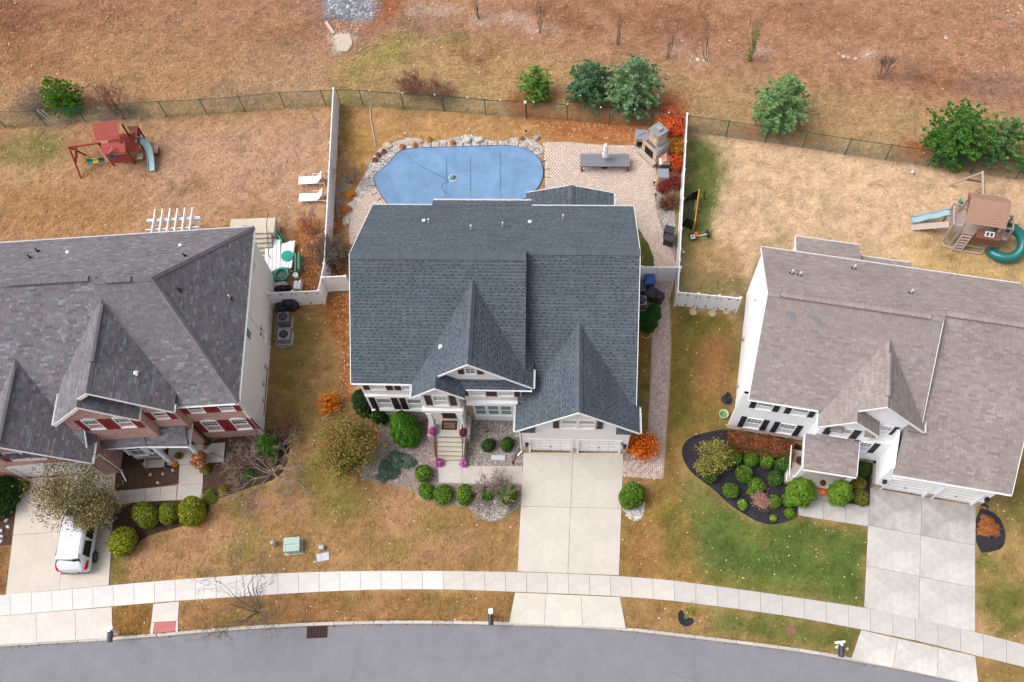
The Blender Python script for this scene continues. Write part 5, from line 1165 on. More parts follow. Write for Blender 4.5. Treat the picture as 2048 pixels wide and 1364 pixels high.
for i in range(2):
    mb = MB(); mb.box(5.0, 7.0, -3.15-.34*(i+1), -3.15-.34*i, -.1, .45-.15*(i+1), C(170, 162, 154)); mb.build('step', M_conc, HR)
mb = MB(); P = Plane2(0, -1.0, 0); P.box(mb, 5.6, 6.6, 0, .06, .45, 2.6, C(90, 40, 40)); mb.build('front_door', M_paint, HR)
mb = MB()   # porch rail
mb.tube([(3.68, -3.05, 1.3), (3.68, -1.1, 1.3)], .03, 6); mb.tube([(3.68, -3.05, .6), (3.68, -1.1, .6)], .025, 6)
for i in range(12): mb.tube([(3.68, -3.05+i*.17, .6), (3.68, -3.05+i*.17, 1.3)], .015, 4)
mb.build('porch_rail', M_trim, HR)
frR = (ox2, oy2, R(-9.2)); bk = lambda x, y: e1+s1b*(yb1-y)
for px, py in ((1583, 548), (1599, 552), (1707, 538), (1821, 587)):
    x, y, z = lh(px, py, bk, frR); vent_pipe(HR, x, y, z, .45, .06)
mb = MB(); mb.box(2.7, 6.5, 9.7, 12.4, -.1, 3.1); mb.box(6.51, 9.8, 9.7, 11.6, -.1, 3.1); mb.build('rear_wall', M_trim, HR)
mb = MB(); mb.tube([(.24, 6.6, 4.6), (.24, 6.6, 4.75)], .06, 8); mb.build('flood_light', M_cement, HR)
for u, z in ((4.4, .6), (7.6, .9)):
    mb = MB(); mb.box(.16, .3, u-2, u-1.75, z, z+.4); mb.build('utility_meter', M_cement, HR)
# ================================================================== PLANTS
M_leaf = mat('foliage', (1, 1, 1), .75, 0, att=True, spec=.15)
M_bark = mat('bark', C(128, 112, 100), .95, .2, 8, .3, 40, att=False, spec=.1)
M_barkg = mat('pale twig bark', C(158, 142, 130), .95, .2, 8, spec=.1)
M_barkr = mat('reddish twig bark', C(140, 96, 88), .95, .2, 8, spec=.1)
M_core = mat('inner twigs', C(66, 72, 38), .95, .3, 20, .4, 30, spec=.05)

M_barkd = mat('dark grey bark', C(112, 104, 100), .95, .2, 8, spec=.1)

def leaf_quads(P, Nn, size, asp, cols, rs, align=.6, flat=0.0):
    """P (n,3) positions, Nn (n,3) preferred normals"""
    n = len(P); r = rs.normal(size=(n, 3)); nn = Nn*align + r*(1-align)*.8; nn[:, 2] += flat
    nn /= np.linalg.norm(nn, axis=1)[:, None]+1e-9
    t = np.cross(nn, rs.normal(size=(n, 3))); t /= np.linalg.norm(t, axis=1)[:, None]+1e-9
    b = np.cross(nn, t); s = (size*rs.uniform(.6, 1.4, n))[:, None]
    V = np.stack([P-t*s, P-b*s*asp+t*s*.1, P+t*s, P+b*s*asp-t*s*.1], 1)
    return V.reshape(-1, 3), np.arange(n*4).reshape(-1, 4), np.repeat(cols, 4, 0)
PK = 1.0
def pick(rs, pal, n, v=.18): return np.array([C(*c, PK) for c in pal])[rs.randint(0, len(pal), n)]*rs.uniform(1-v, 1+v, n)[:, None]
def ball_pts(rs, n, rx, ry, rz, lump=.12, shell=.16, nl=40, zmin=-.75):
    d = rs.normal(size=(n, 3)); d /= np.linalg.norm(d, axis=1)[:, None]; d = d[d[:, 2] > zmin]; n = len(d)
    c = rs.normal(size=(nl, 3)); c /= np.linalg.norm(c, axis=1)[:, None]; k = (d @ c.T).max(1)
    r = 1 - shell*rs.uniform(0, 1, n)**1.5 + lump*(k-.9)*6*.5
    w = rs.normal(size=(5, 3)); r = r*(1+.05*np.sin(d @ w.T*2.4+w[:, 0]).sum(1)*.6)
    P = d*r[:, None]*np.array([rx, ry, rz]); return P, d, (d @ c.T).argmax(1)
def foliage(name, parent, P, N_, size, pal, rs, asp=.55, align=.6, v=.18, clump=None, flat=0.0, m=None, loc=None, cv=.16):
    c = pick(rs, pal, len(P), v)
    if clump is not None: c = c*(1+rs.uniform(-cv, cv, clump.max()+1)[clump])[:, None]
    V, F, Cc = leaf_quads(P, N_, size, asp, c, rs, align, flat)
    o = np_mesh(name, V, F, np.clip(Cc, 0, .85), m or M_leaf, parent, loc); return o
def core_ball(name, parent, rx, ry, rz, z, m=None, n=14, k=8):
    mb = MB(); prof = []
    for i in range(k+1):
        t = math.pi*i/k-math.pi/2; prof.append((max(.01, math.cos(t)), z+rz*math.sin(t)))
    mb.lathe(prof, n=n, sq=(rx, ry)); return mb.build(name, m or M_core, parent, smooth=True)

def skel(mb, rnd, p, d, L, r, depth, tips, spread=.6, up=.1, nseg=4, kids=(2, 3), shrink=.72, wob=.16, n=5, rmin=.006, taper=.55, mids=None):
    pts = [p.copy()]; rad = [r]; q = p.copy(); dd = d.copy()
    for i in range(nseg):
        dd = (dd + Vector((rnd.gauss(0, wob), rnd.gauss(0, wob), rnd.gauss(0, wob)+up*.25))).normalized()
        q = q+dd*(L/nseg); pts.append(q.copy()); rad.append(max(rmin, r*(1-(1-taper)*(i+1)/nseg)))
    mb.tube(pts, rad, max(3, n-(0 if depth > 2 else 1)), caps=False)
    if mids is not None and depth <= 1: mids += [x.copy() for x in pts[1:]]
    if depth == 0: tips.append(q.copy()); return
    nk = rnd.randint(*kids)
    for j in range(nk):
        t = 1.0 if j == 0 else rnd.uniform(.35, .95); k = min(nseg, max(1, int(t*nseg+.5))); o = pts[k]
        a = Vector((rnd.gauss(0, 1), rnd.gauss(0, 1), rnd.gauss(0, .6)+up)).normalized()
        nd = (dd*(1-spread)+a*spread).normalized()
        skel(mb, rnd, o, nd, L*shrink*rnd.uniform(.8, 1.15), max(rmin, rad[k]*.68), depth-1, tips, spread, up, nseg, kids, shrink, wob, n-1 if n > 3 else 3, rmin, taper, mids)

# ---------- clipped boxwoods and rounded shrubs
def boxwood(label, pal, seed, rx=.5, rz=.5, n=2600, size=.045, name='round_shrub', cat='shrub', group=None, v=.22, lump=.1, ry=None, shell=.16, asp=.55, align=.55, loc=(0, 0)):
    rs = np.random.RandomState(seed); ry = ry or rx
    t = thing(name, label, cat, loc, 0, group)
    P, N_, k = ball_pts(rs, n, rx, ry, rz, lump, shell); P[:, 2] += rz*.82
    P = P[rs.rand(len(P)) > .28*(rs.rand(k.max()+1)[k] < .25)] if False else P
    foliage('leaves', t, P, N_, size, list(pal)*5+[(150, 128, 84)], rs, asp, align, v, k)
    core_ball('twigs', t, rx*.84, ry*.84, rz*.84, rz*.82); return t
G1 = [(72, 108, 26), (88, 126, 32), (58, 90, 24), (102, 142, 42)]
GY = [(118, 128, 26), (140, 146, 34), (96, 106, 24), (156, 160, 48)]
GB = [(98, 128, 34), (116, 146, 40), (82, 110, 30), (130, 158, 52)]
GD = [(34, 62, 28), (44, 76, 32), (26, 50, 24), (56, 88, 38)]
def at_(px, py): return W(px, py)
BASE = {}
def shrub(px, py, r, rz, pal, seed, label, group=None, **kw):
    """px,py: where the shrub's middle shows in the aerial; dropped to the ground"""
    q = random.Random(seed*7+1); x, y = W(px, py, rz*.9); t = boxwood(label, pal, seed, r*q.uniform(.92, 1.1), rz*q.uniform(.88, 1.1), ry=r*q.uniform(.84, 1.04), loc=(x, y), group=group, **kw); t.rotation_euler = (0, 0, q.uniform(0, 3.1)); return t
gA_ = 'round green shrubs in the front bed of the middle house'
for i, (px, py, r, rz, lb) in enumerate([(847, 946, .58, .52, 'round bright green shrub by the left end of the front walk'), (852, 981, .5, .46, 'small round green shrub between two others below the front walk'), (886, 988, .6, .54, 'round green shrub at the lower edge of the bed left of the walk gap'),
        (929, 989, .56, .5, 'round green shrub behind the left twigs of the bare shrub'), (974, 985, .5, .46, 'green shrub hidden in the middle of the bare twiggy shrub'), (1017, 992, .62, .56, 'round green shrub touching the left edge of the middle driveway')]):
    shrub(px, py, r, rz, G1, 40+i, lb, gA_)
shrub(1265, 990, .82, .78, G1, 50, 'large round green shrub right of the middle driveway', n=5200)
shrub(977, 890, .44, .42, GD, 51, 'dark green shrub in the gravel, left of the pair by the garage', 'pair of small shrubs in the grey gravel')
shrub(1014, 888, .44, .46, [(52, 84, 28), (66, 98, 32), (42, 70, 26)], 52, 'mid green shrub in the gravel, right of the pair by the garage', 'pair of small shrubs in the grey gravel')
# left: clipped golden shrubs
for i, (px, py, r, rz, lb) in enumerate([(383, 1020, .86, .8, 'clipped yellow green ball shrub, rightmost by the left walk'), (336, 1026, .68, .72, 'clipped yellow green shrub, middle of the row by the left walk'), (291, 1030, .78, .78, 'clipped yellow green shrub beside the street tree crown'), (246, 1082, .88, .84, 'clipped yellow green ball shrub at the corner of the left driveway')]):
    shrub(px, py, r, rz, GY if i in (0, 3) else [(98, 114, 28), (114, 128, 34), (80, 94, 24), (130, 140, 44)], 60+i, lb, 'clipped golden shrubs in the left bed', n=6500, size=.05, lump=.05)
# right bed: many small balls
RBX = [(1468, 914, .5, 0), (1503, 918, .47, 0), (1534, 922, .46, 0), (1566, 930, .5, 1), (1420, 951, .5, 1), (1489, 948, .55, 0), (1551, 957, .48, 1), (1462, 981, .46, 0), (1513, 970, .48, 0), (1577, 1000, .4, 0), (1485, 1009, .3, 2), (1580, 1026, .3, 0), (1547, 1036, .2, 2), (1549, 1003, .42, 0)]
RBL = ['under the rust coloured hedge, leftmost of four', 'under the rust coloured hedge, second of four', 'under the rust coloured hedge, third of four', 'nearest the porch rail under the hedge', 'at the outer left edge of the black mulch', 'alone in the open mulch left of centre', 'beside the porch landing', 'near the lower left mulch edge', 'behind the pale brown twiggy shrub', 'tucked against the big golden green cone', 'at the lower left of the mulch bed, small and loose', 'near the bottom tip of the mulch bed', 'tiny, at the very bottom edge of the bed', 'half under the pale brown twiggy shrub']
for i, (px, py, r, k) in enumerate(RBX):
    shrub(px, py, r, r*.92, [G1, [(54, 92, 34), (68, 108, 40), (44, 78, 28)], GB][k], 80+i, 'small round green shrub '+RBL[i], 'round shrubs in the black mulch bed', n=1900)
shrub(1727, 935, .62, .5, [(50, 80, 30), (64, 96, 36), (40, 66, 26)], 101, 'flat green shrub in the corner between porch and right garage')
shrub(1718, 968, .42, .42, [(112, 106, 40), (132, 120, 52), (92, 92, 34), (140, 104, 48)], 102, 'olive brown shrub beside the right driveway, upper of two', 'olive shrubs beside the right driveway')
shrub(1722, 994, .5, .46, [(104, 110, 42), (132, 118, 56), (88, 92, 34)], 103, 'olive brown shrub beside the right driveway, lower of two', 'olive shrubs beside the right driveway')
# low spreading junipers
def spreader(px, py, r, pal, seed, label, cat='shrub', h=.35, n=2600, size=.1, group=None, asp=.16, name='spreading_shrub'):
    rs = np.random.RandomState(seed); x, y = W(px, py); t = thing(name, label, cat, (x, y), 0, group)
    a = rs.uniform(0, 6.28, n); q = rs.uniform(0, 1, n)**.6; rr2 = r*(1+.22*np.sin(a*3+seed)+.12*np.sin(a*7+1))
    P = np.stack([np.cos(a)*q*rr2, np.sin(a)*q*rr2, h*(1-q**2)*rs.uniform(.6, 1.1, n)+.06], 1); N_ = np.stack([np.cos(a)*.4, np.sin(a)*.4, np.ones(n)], 1)
    foliage('foliage', t, P, N_, size, pal, rs, asp, .5, .3); return t
spreader(796, 921, .62, [(84, 104, 88), (104, 124, 106), (66, 84, 72), (120, 138, 122)], 1, 'bluish green spreading juniper in the gravel, upper of two', group='spreading junipers in the front gravel')
spreader(775, 944, .66, [(78, 98, 84), (96, 116, 100), (60, 78, 66), (112, 130, 114)], 2, 'bluish green spreading juniper at the lower edge of the gravel', group='spreading junipers in the front gravel')
spreader(818, 925, .4, [(92, 110, 92), (110, 126, 108)], 21, 'small bluish juniper next to the upper spreading juniper', group='spreading junipers in the front gravel')
spreader(1975, 1055, .55, [(176, 112, 62), (150, 90, 48), (196, 130, 76), (128, 76, 44)], 3, 'rust brown ornamental grass clump in the half round bed', 'grass clump', asp=.08, size=.16)
spreader(412, 940, .3, [(128, 130, 50), (110, 104, 44)], 4, 'small straw green clump beside the left front walk', 'grass clump', n=700)
spreader(545, 925, .4, [(120, 112, 84), (98, 90, 62), (136, 120, 90)], 5, 'small olive shrub at the right edge of the left bed')
spreader(448, 982, .3, [(140, 120, 44), (110, 104, 44)], 6, 'small yellowish clump below the weeping bare tree', n=700)
spreader(520, 905, .34, [(60, 104, 44), (80, 124, 54)], 7, 'small green shrub under the weeping bare tree', n=900)
spreader(500, 950, .4, [(66, 90, 44), (84, 108, 56)], 8, 'dark green low shrub among the weeping branches', n=900)
spreader(420, 996, .42, [(104, 122, 40), (128, 138, 52), (82, 100, 34)], 9, 'lime green feathery clump beside the clipped golden shrubs', 'grass clump', asp=.1, size=.15, n=1200)
spreader(1500, 985, .2, G1, 10, 'tiny green tuft in the black mulch', 'grass clump', n=300)
for i, (px, py) in enumerate(((876, 281), (804, 296), (829, 292), (905, 287), (1042, 278))):
    spreader(px-(0 if i else 18), py, .2, [(206, 156, 108), (190, 136, 92), (216, 172, 128)], 11+i, ['tan clump by the rock bed left of the big boulders', 'tan dry clump at the upper left bend of the pool', 'orange tan dry clump above the pool cover edge', 'rust orange dry clump near the pool edge centre', 'orange tan dry clump right of the boulders'][i], 'grass clump', n=500, group='dry clumps in the pool rock bed')
for i, (px, py) in enumerate(((768, 305), (750, 322), (757, 312))):
    spreader(px, py, .18, [(156, 104, 84), (170, 118, 96), (134, 84, 70)], 16+i, ['dark red withered plant at the top left of the rocks', 'dark red withered plant, lower left of the rocks', 'dark red withered plant between the other two'][i], 'plant', n=250, group='withered red plants in the pool rock bed')
spreader(698, 392, .48, [(198, 134, 62), (210, 152, 78), (170, 108, 52)], 19, 'orange leafy ground plant between fence and pool terrace', 'plant', h=.3, n=2200)
spreader(690, 420, .42, [(188, 124, 70), (200, 140, 84), (160, 100, 56)], 20, 'orange brown ground plant beside the terrace edge', 'plant', h=.3, n=1200)
# ---------- cone evergreens
def cone_tree(px, py, r, h, pal, seed, label, n=6500, size=.06, name='conical_shrub', lean=(0, 0), group=None, fat=.38, cat='shrub'):
    rs = np.random.RandomState(seed); x, y = W(px, py); t = thing(name, label, cat, (x, y), 0, group)
    z = rs.uniform(0, 1, n)**1.25; rad = r*np.where(z < fat, .82+.18*np.sin(z/fat*math.pi/2), np.cos((z-fat)/(1-fat)*math.pi/2)**.85)
    a = rs.uniform(0, 6.28, n); rad = rad*(1+.10*np.sin(a*5+z*9)+.06*np.sin(a*11-z*17))*(1-.18*rs.uniform(0, 1, n)**2)
    P = np.stack([np.cos(a)*rad+lean[0]*z, np.sin(a)*rad+lean[1]*z, .08+z*h], 1); N_ = np.stack([np.cos(a), np.sin(a), np.full(n, .7)], 1)
    k = ((a*3).astype(int)+(z*9).astype(int)*19) % 97
    foliage('foliage', t, P, N_, size, pal, rs, .4, .5, .2, k)
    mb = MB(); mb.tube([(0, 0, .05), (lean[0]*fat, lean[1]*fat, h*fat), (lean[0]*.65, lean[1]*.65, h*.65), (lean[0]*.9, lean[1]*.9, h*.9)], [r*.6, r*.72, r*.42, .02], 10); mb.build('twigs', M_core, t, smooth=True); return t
cone_tree(819, 874, .9, 3.0, [(62, 108, 26), (78, 128, 30), (48, 88, 22), (94, 142, 42)], 1, 'broad bright green conical shrub in front of the left windows', n=12000, lean=(-.35, .45), fat=.22)
cone_tree(735, 822, .65, 3.0, GD, 2, 'dark green conical shrub at the left corner of the middle house', group='dark conical shrubs by the middle house', lean=(-.1, .1))
cone_tree(763, 838, .5, 1.6, GD, 22, 'small dark green conical shrub under the left windows', group='dark conical shrubs by the middle house', n=3000)
cone_tree(1596, 992, .82, 2.0, [(88, 120, 34), (102, 134, 42), (74, 104, 30), (118, 148, 54)], 3, 'yellow green conical shrub left of the right house steps', n=9000, group='pair of conical shrubs at the right porch')
cone_tree(1672, 995, .66, 2.4, [(88, 120, 34), (102, 134, 42), (74, 104, 30), (118, 148, 54)], 4, 'yellow green conical shrub right of the pumpkins', n=8000, group='pair of conical shrubs at the right porch')
cone_tree(545, 900, .6, 2.3, [(68, 108, 34), (86, 128, 40), (54, 88, 28)], 5, 'green conical shrub at the right corner of the pink house', n=6500)
for i, (px, py) in enumerate(((1304, 640), (1297, 655), (1285, 650))):
    cone_tree(px, py, .5, 2.2-.3*i, [(40, 78, 34), (52, 94, 40), (32, 62, 28)], 6+i, ['dark green conical evergreen next to the paver walk behind the bins', 'dark green conical evergreen beside the house wall, lowest of three', 'dark green conical evergreen tight under the eave'][i], group='evergreens along the right side of the middle house', n=5000)
cone_tree(5, 998, 1.35, 2.0, [(34, 74, 30), (44, 90, 36), (26, 58, 24)], 9, 'large dark green evergreen shrub at the left picture edge', n=9000)
boxwood('small green potted topiary by the left garage corner', [(80, 96, 50), (100, 112, 64), (60, 76, 38)], 91, .4, .4, loc=W(46, 973, .3), n=1500)

# ---------- pines along the rear fence
def pine(px, py, r, h, pal, seed, label, levels=11, group='evergreens along the rear fence', name='pine_tree', tuft=.2, ntuft=9, lean=(0, 0), wide=.35):
    rs = np.random.RandomState(seed); rnd = random.Random(seed); x, y = W(px, py); t = thing(name, label, 'tree', (x, y), 0, group)
    mb = MB(); mb.tube([(0, 0, -.1), (lean[0]*.5, lean[1]*.5, h*.5), (lean[0], lean[1], h*.97)], [.13, .08, .02], 7); PP = []; NN = []; KK = []; k = 0
    for i in range(levels):
        z = .25+(h-.35)*(i/(levels-1)); f = z/h; R_ = r*(1-max(0, (f-wide)/(1-wide))**1.1)*(.78+.22*min(1, f/wide)); nb = max(5, int(16*(R_/r))+4)
        for j in range(nb):
            a = rnd.uniform(0, 6.28); L = R_*rnd.uniform(.72, 1.12); rise = rnd.uniform(.12, .42)*L*(.4+f)
            e = Vector((lean[0]*f+math.cos(a)*L, lean[1]*f+math.sin(a)*L, z+rise)); s = Vector((lean[0]*f, lean[1]*f, z)); mb.tube([s, s.lerp(e, .5)+Vector((0, 0, -.03)), e], [.03, .02, .008], 4, caps=False)
            for m in range(max(2, int(L/.24))):
                q = 1-m*.24/L
                if q < .2: break
                c = s.lerp(e, q)+Vector((rnd.uniform(-.14, .14), rnd.uniform(-.14, .14), rnd.uniform(-.08, .1)))
                d = rs.normal(size=(ntuft*4, 3)); d[:, 2] = np.abs(d[:, 2])*.8+.15; d /= np.linalg.norm(d, axis=1)[:, None]
                PP.append(np.array(c)+d*tuft*.5*rs.uniform(.5, 1, (ntuft*4, 1))); NN.append(d); KK += [k]*(ntuft*4); k += 1
    mb.build('trunk', M_bark, t)
    P, N_ = np.concatenate(PP), np.concatenate(NN); K = np.array(KK)
    # needles: long slivers lying along their direction
    n = len(P); c = 1.08*pick(rs, pal, n, .2)*(1+rs.uniform(-.22, .22, k)[K])[:, None]
    side = np.cross(N_, rs.normal(size=(n, 3))); side /= np.linalg.norm(side, axis=1)[:, None]; s = (tuft*.62*rs.uniform(.7, 1.3, n))[:, None]
    V = np.stack([P-N_*s*.5-side*s*.22, P-N_*s*.5+side*s*.22, P+N_*s*.6+side*s*.1, P+N_*s*.6-side*s*.1], 1).reshape(-1, 3)
    np_mesh('crown', V, np.arange(n*4).reshape(-1, 4), np.clip(np.repeat(c, 4, 0), 0, .8), M_leaf, t); return t
PB = [(116, 150, 104), (134, 166, 120), (96, 130, 88), (152, 180, 136)]
PG = [(122, 158, 92), (140, 174, 106), (100, 134, 76), (154, 186, 122)]
pine(1180, 196, 1.95, 3.6, [(84, 122, 84), (100, 138, 98), (68, 104, 68), (116, 152, 112)], 1, 'dark blue green pine left of the twin pines behind the patio', levels=10)
pine(1264, 210, 2.25, 4.9, PB, 2, 'largest grey green pine, right of the twin pines behind the patio', levels=13)
pine(1550, 244, 2.1, 4.6, PB[:2]+PG[:2], 3, 'grey green pine alone behind the right yard fence', levels=12, lean=(.2, .1))
pine(1070, 194, 1.25, 3.3, [(104, 146, 60), (122, 164, 72), (86, 124, 50), (138, 178, 90)], 4, 'small bright green pine behind the fence above the pool', levels=11, tuft=.16)
pine(1892, 306, 2.3, 4.2, [(74, 120, 46), (88, 136, 56), (60, 100, 38), (106, 150, 70)], 5, 'dense dark green evergreen behind the right fence', levels=15, tuft=.19, ntuft=12, wide=.5)
pine(1988, 306, 1.9, 3.6, [(98, 136, 76), (114, 152, 90), (82, 116, 64)], 6, 'loose mid green evergreen right of the dense dark one', levels=8, ntuft=6)
pine(2050, 335, .8, 1.6, [(92, 132, 44), (112, 150, 56), (76, 112, 38)], 7, 'small yellow green evergreen at the right picture edge', levels=6)
pine(142, 216, 1.55, 3.0, [(80, 130, 36), (96, 150, 44), (66, 110, 30), (116, 166, 60)], 8, 'bright green juniper behind the left rear fence', levels=9, tuft=.17, lean=(-.5, .2), name='juniper_tree')

# ---------- leafy small trees and coloured shrubs
def leafy(px, py, r, h, pal, seed, label, n=6000, size=.07, trunk=True, group=None, name='leafy_tree', cat='tree', depth=3, lean=(0, 0), zc=.62, squash=.8, asp=.55, stems=1, bark=None, gaps=.35, sub=None, loc=None):
    rs = np.random.RandomState(seed); rnd = random.Random(seed); x, y = loc or W(px, py); t = thing(name, label, cat, (x, y), 0, group)
    mb = MB(); tips = []; mids = []
    for s in range(stems):
        a = rnd.uniform(0, 6.28); d = Vector((math.cos(a)*(.35 if stems > 1 else .05)+lean[0]*.2, math.sin(a)*(.35 if stems > 1 else .05)+lean[1]*.2, 1)).normalized()
        skel(mb, rnd, Vector((math.cos(a)*.06*(stems > 1), math.sin(a)*.06*(stems > 1), -.05)), d, h*.36, .05+.012*h, depth, tips, .62, .15, 4, (3, 4), .74, .12, 6, mids=mids)
    T = np.array([list(q) for q in tips+mids]); 
    # keep the crown to its size
    c = np.array([lean[0], lean[1], h*zc]); q = (T-c)/np.array([r, r, h*(1-zc)*1.05]); L = np.linalg.norm(q, axis=1); q = q/np.maximum(1, L)[:, None]
    extra = rs.normal(size=(int(30+r*60), 3)); extra /= np.linalg.norm(extra, axis=1)[:, None]; extra *= rs.uniform(.45, 1, (len(extra), 1)); extra = extra[rs.rand(len(extra)) > gaps*.5]
    q = np.concatenate([q, extra]); T = q*np.array([r, r, h*(1-zc)*squash])+c
    o = mb.build('trunk', bark or M_bark, t); lo_ = .0
    k = rs.randint(0, len(T), n); P = T[k]+rs.normal(size=(n, 3))*np.array([r, r, r])*.13; P[:, 2] = np.maximum(P[:, 2], .08)
    N_ = P-c; N_ /= np.linalg.norm(N_, axis=1)[:, None]+1e-6; N_[:, 2] += .4
    foliage('crown', t, P, N_, size, pal, rs, asp, .35, .25, k, cv=.22); return t
OLV = [(104, 104, 44), (124, 118, 54), (86, 90, 36), (136, 124, 72), (112, 116, 56)]
leafy(710, 915, 2.15, 3.7, OLV+[(96, 112, 44), (152, 100, 56), (138, 88, 50)], 1, 'olive and rust leaved small tree left of the front gravel bed', n=17000, size=.062)
leafy(662, 815, .75, 1.6, [(206, 118, 34), (190, 96, 30), (216, 140, 52), (168, 104, 40)], 2, 'orange leaved shrub behind the olive tree by the house corner', n=2600, size=.06, stems=3, name='orange_shrub', cat='shrub', depth=2)
leafy(214, 1050, 2.6, 5.2, [(124, 116, 68), (140, 128, 84), (104, 100, 56), (152, 138, 102), (126, 104, 74)], 3, 'large thin leaved street tree overhanging the parked white van', n=20000, size=.06, lean=(-1.3, 1.7), gaps=.9, squash=.95)
leafy(1418, 935, 1.15, 2.6, [(128, 128, 58), (146, 142, 72), (108, 112, 46), (152, 138, 86)], 4, 'olive leaved small tree at the left end of the black mulch bed', n=7000, size=.055, lean=(.1, .2))
FIRE = [(214, 96, 26), (226, 134, 30), (196, 70, 26), (232, 158, 48), (184, 56, 30)]
leafy(1286, 899, 1.15, 2.0, FIRE, 5, 'bright orange burning bush beside the garage corner and paver walk', n=6500, size=.055, stems=5, name='burning_bush', cat='shrub', depth=2, zc=.5, bark=M_barkr)
RED = [(200, 80, 46), (212, 108, 58), (180, 60, 42), (220, 132, 78)]
leafy(1345, 265, 1.05, 2.2, RED+[(224, 70, 50)], 6, 'scarlet shrub behind the stone fireplace at the fence', n=5000, size=.055, stems=5, name='burning_bush', cat='shrub', depth=2, group='autumn shrubs along the right vinyl fence', bark=M_barkr)
leafy(1330, 262, .8, 1.7, [(214, 108, 44), (200, 84, 36), (190, 120, 60)], 16, 'orange red shrub just behind the fireplace chimney', n=2600, size=.055, stems=4, name='burning_bush', cat='shrub', depth=2, group='autumn shrubs along the right vinyl fence', bark=M_barkr)
leafy(1352, 312, .72, 1.9, [(150, 132, 34), (206, 118, 36), (118, 116, 34), (190, 80, 34)], 7, 'green and orange shrub right of the fireplace', n=3600, size=.05, stems=4, name='burning_bush', cat='shrub', depth=2, group='autumn shrubs along the right vinyl fence', bark=M_barkr)
leafy(1349, 338, .55, 1.6, [(206, 58, 30), (178, 110, 34), (190, 44, 34)], 8, 'red and olive shrub behind the grill', n=2400, size=.05, stems=4, name='burning_bush', cat='shrub', depth=2, group='autumn shrubs along the right vinyl fence', bark=M_barkr)
leafy(1346, 372, .75, 1.3, [(118, 44, 44), (138, 58, 56), (98, 38, 38), (150, 72, 68)], 9, 'maroon barberry against the right vinyl fence', n=4200, size=.045, stems=5, name='barberry_shrub', cat='shrub', depth=2, zc=.5, group='autumn shrubs along the right vinyl fence')
leafy(1326, 382, .55, .9, [(128, 50, 44), (148, 66, 56), (104, 42, 38)], 10, 'smaller dark red barberry at the end of the stone counter', n=2600, size=.045, stems=4, name='barberry_shrub', cat='shrub', depth=1, zc=.5, group='autumn shrubs along the right vinyl fence')
leafy(1337, 412, .8, 1.2, [(112, 72, 54), (96, 78, 52), (128, 80, 62), (84, 62, 44)], 11, 'brown barberry nearest the black deck box', n=4500, size=.045, stems=5, name='barberry_shrub', cat='shrub', depth=2, zc=.5, group='autumn shrubs along the right vinyl fence')
leafy(1523, 1000, .85, 1.2, [(176, 136, 118), (192, 150, 130), (156, 116, 100), (170, 124, 110)], 12, 'pinkish brown twiggy shrub in the black mulch bed', n=3000, size=.045, stems=6, name='twiggy_shrub', cat='shrub', depth=2, zc=.45, bark=M_barkg, asp=.3)
leafy(410, 930, .55, 1.7, [(188, 124, 84), (170, 102, 64), (206, 150, 112)], 13, 'rust leaved hydrangea standing by the left front walk', n=1800, size=.07, name='hydrangea', cat='shrub', stems=3, depth=1)
leafy(1381, 1222, .5, .6, [(150, 150, 50), (120, 134, 50), (176, 150, 70)], 14, 'sparse yellow green sapling by the mulched verge ring', n=260, size=.05, stems=3, name='sapling', cat='plant', depth=1)
leafy(1370, 1236, .15, .3, [(110, 134, 90)], 15, 'tiny green seedling in the mulched verge ring', n=40, size=.05, stems=1, name='seedling', cat='plant', depth=1)
# clipped rust hedge under the right house windows
c_, s_ = math.cos(R(-9.2)), math.sin(R(-9.2)); hx, hy = ox2+c_*1.95+s_*1.15, oy2+s_*1.95-c_*1.15
t = thing('hedge', 'long clipped rust and copper hedge under the windows of the right house', 'hedge', (hx, hy), R(-9.2)); rs = np.random.RandomState(77); n = 9000
P = np.stack([rs.uniform(-1.95, 1.95, n), rs.uniform(-.6, .6, n), rs.uniform(0, 1, n)], 1); f_ = rs.randint(0, 5, n); P[:, 2] = .1+P[:, 2]*.95
P[f_ < 3, 2] = 1.05-rs.uniform(0, .08, (f_ < 3).sum()); P[f_ == 3, 1] = -.6; P[f_ == 4, 1] = .6; P[:, 2] -= .25*np.abs(P[:, 1]/.6)**4*(P[:, 2] > .8); P[:, 1] *= 1+.12*np.sin(P[:, 0]*4); P[:, :2] *= 1+.04*rs.normal(size=(n, 2)); P[:, 2] += .06*np.sin(P[:, 0]*5)*np.cos(P[:, 1]*7)
foliage('leaves', t, P, np.tile([0, -.2, 1.], (n, 1)), .05, [(138, 76, 46), (114, 60, 40), (160, 98, 58), (104, 78, 42), (88, 48, 38)], rs, .5, .4, .25, ((P[:, 0]*3+6).astype(int)*5+(P[:, 1]*3+3).astype(int)) % 90, cv=.25)
mb = MB(); mb.box(-1.85, 1.85, -.52, .52, .05, .95); mb.build('twigs', M_core, t)

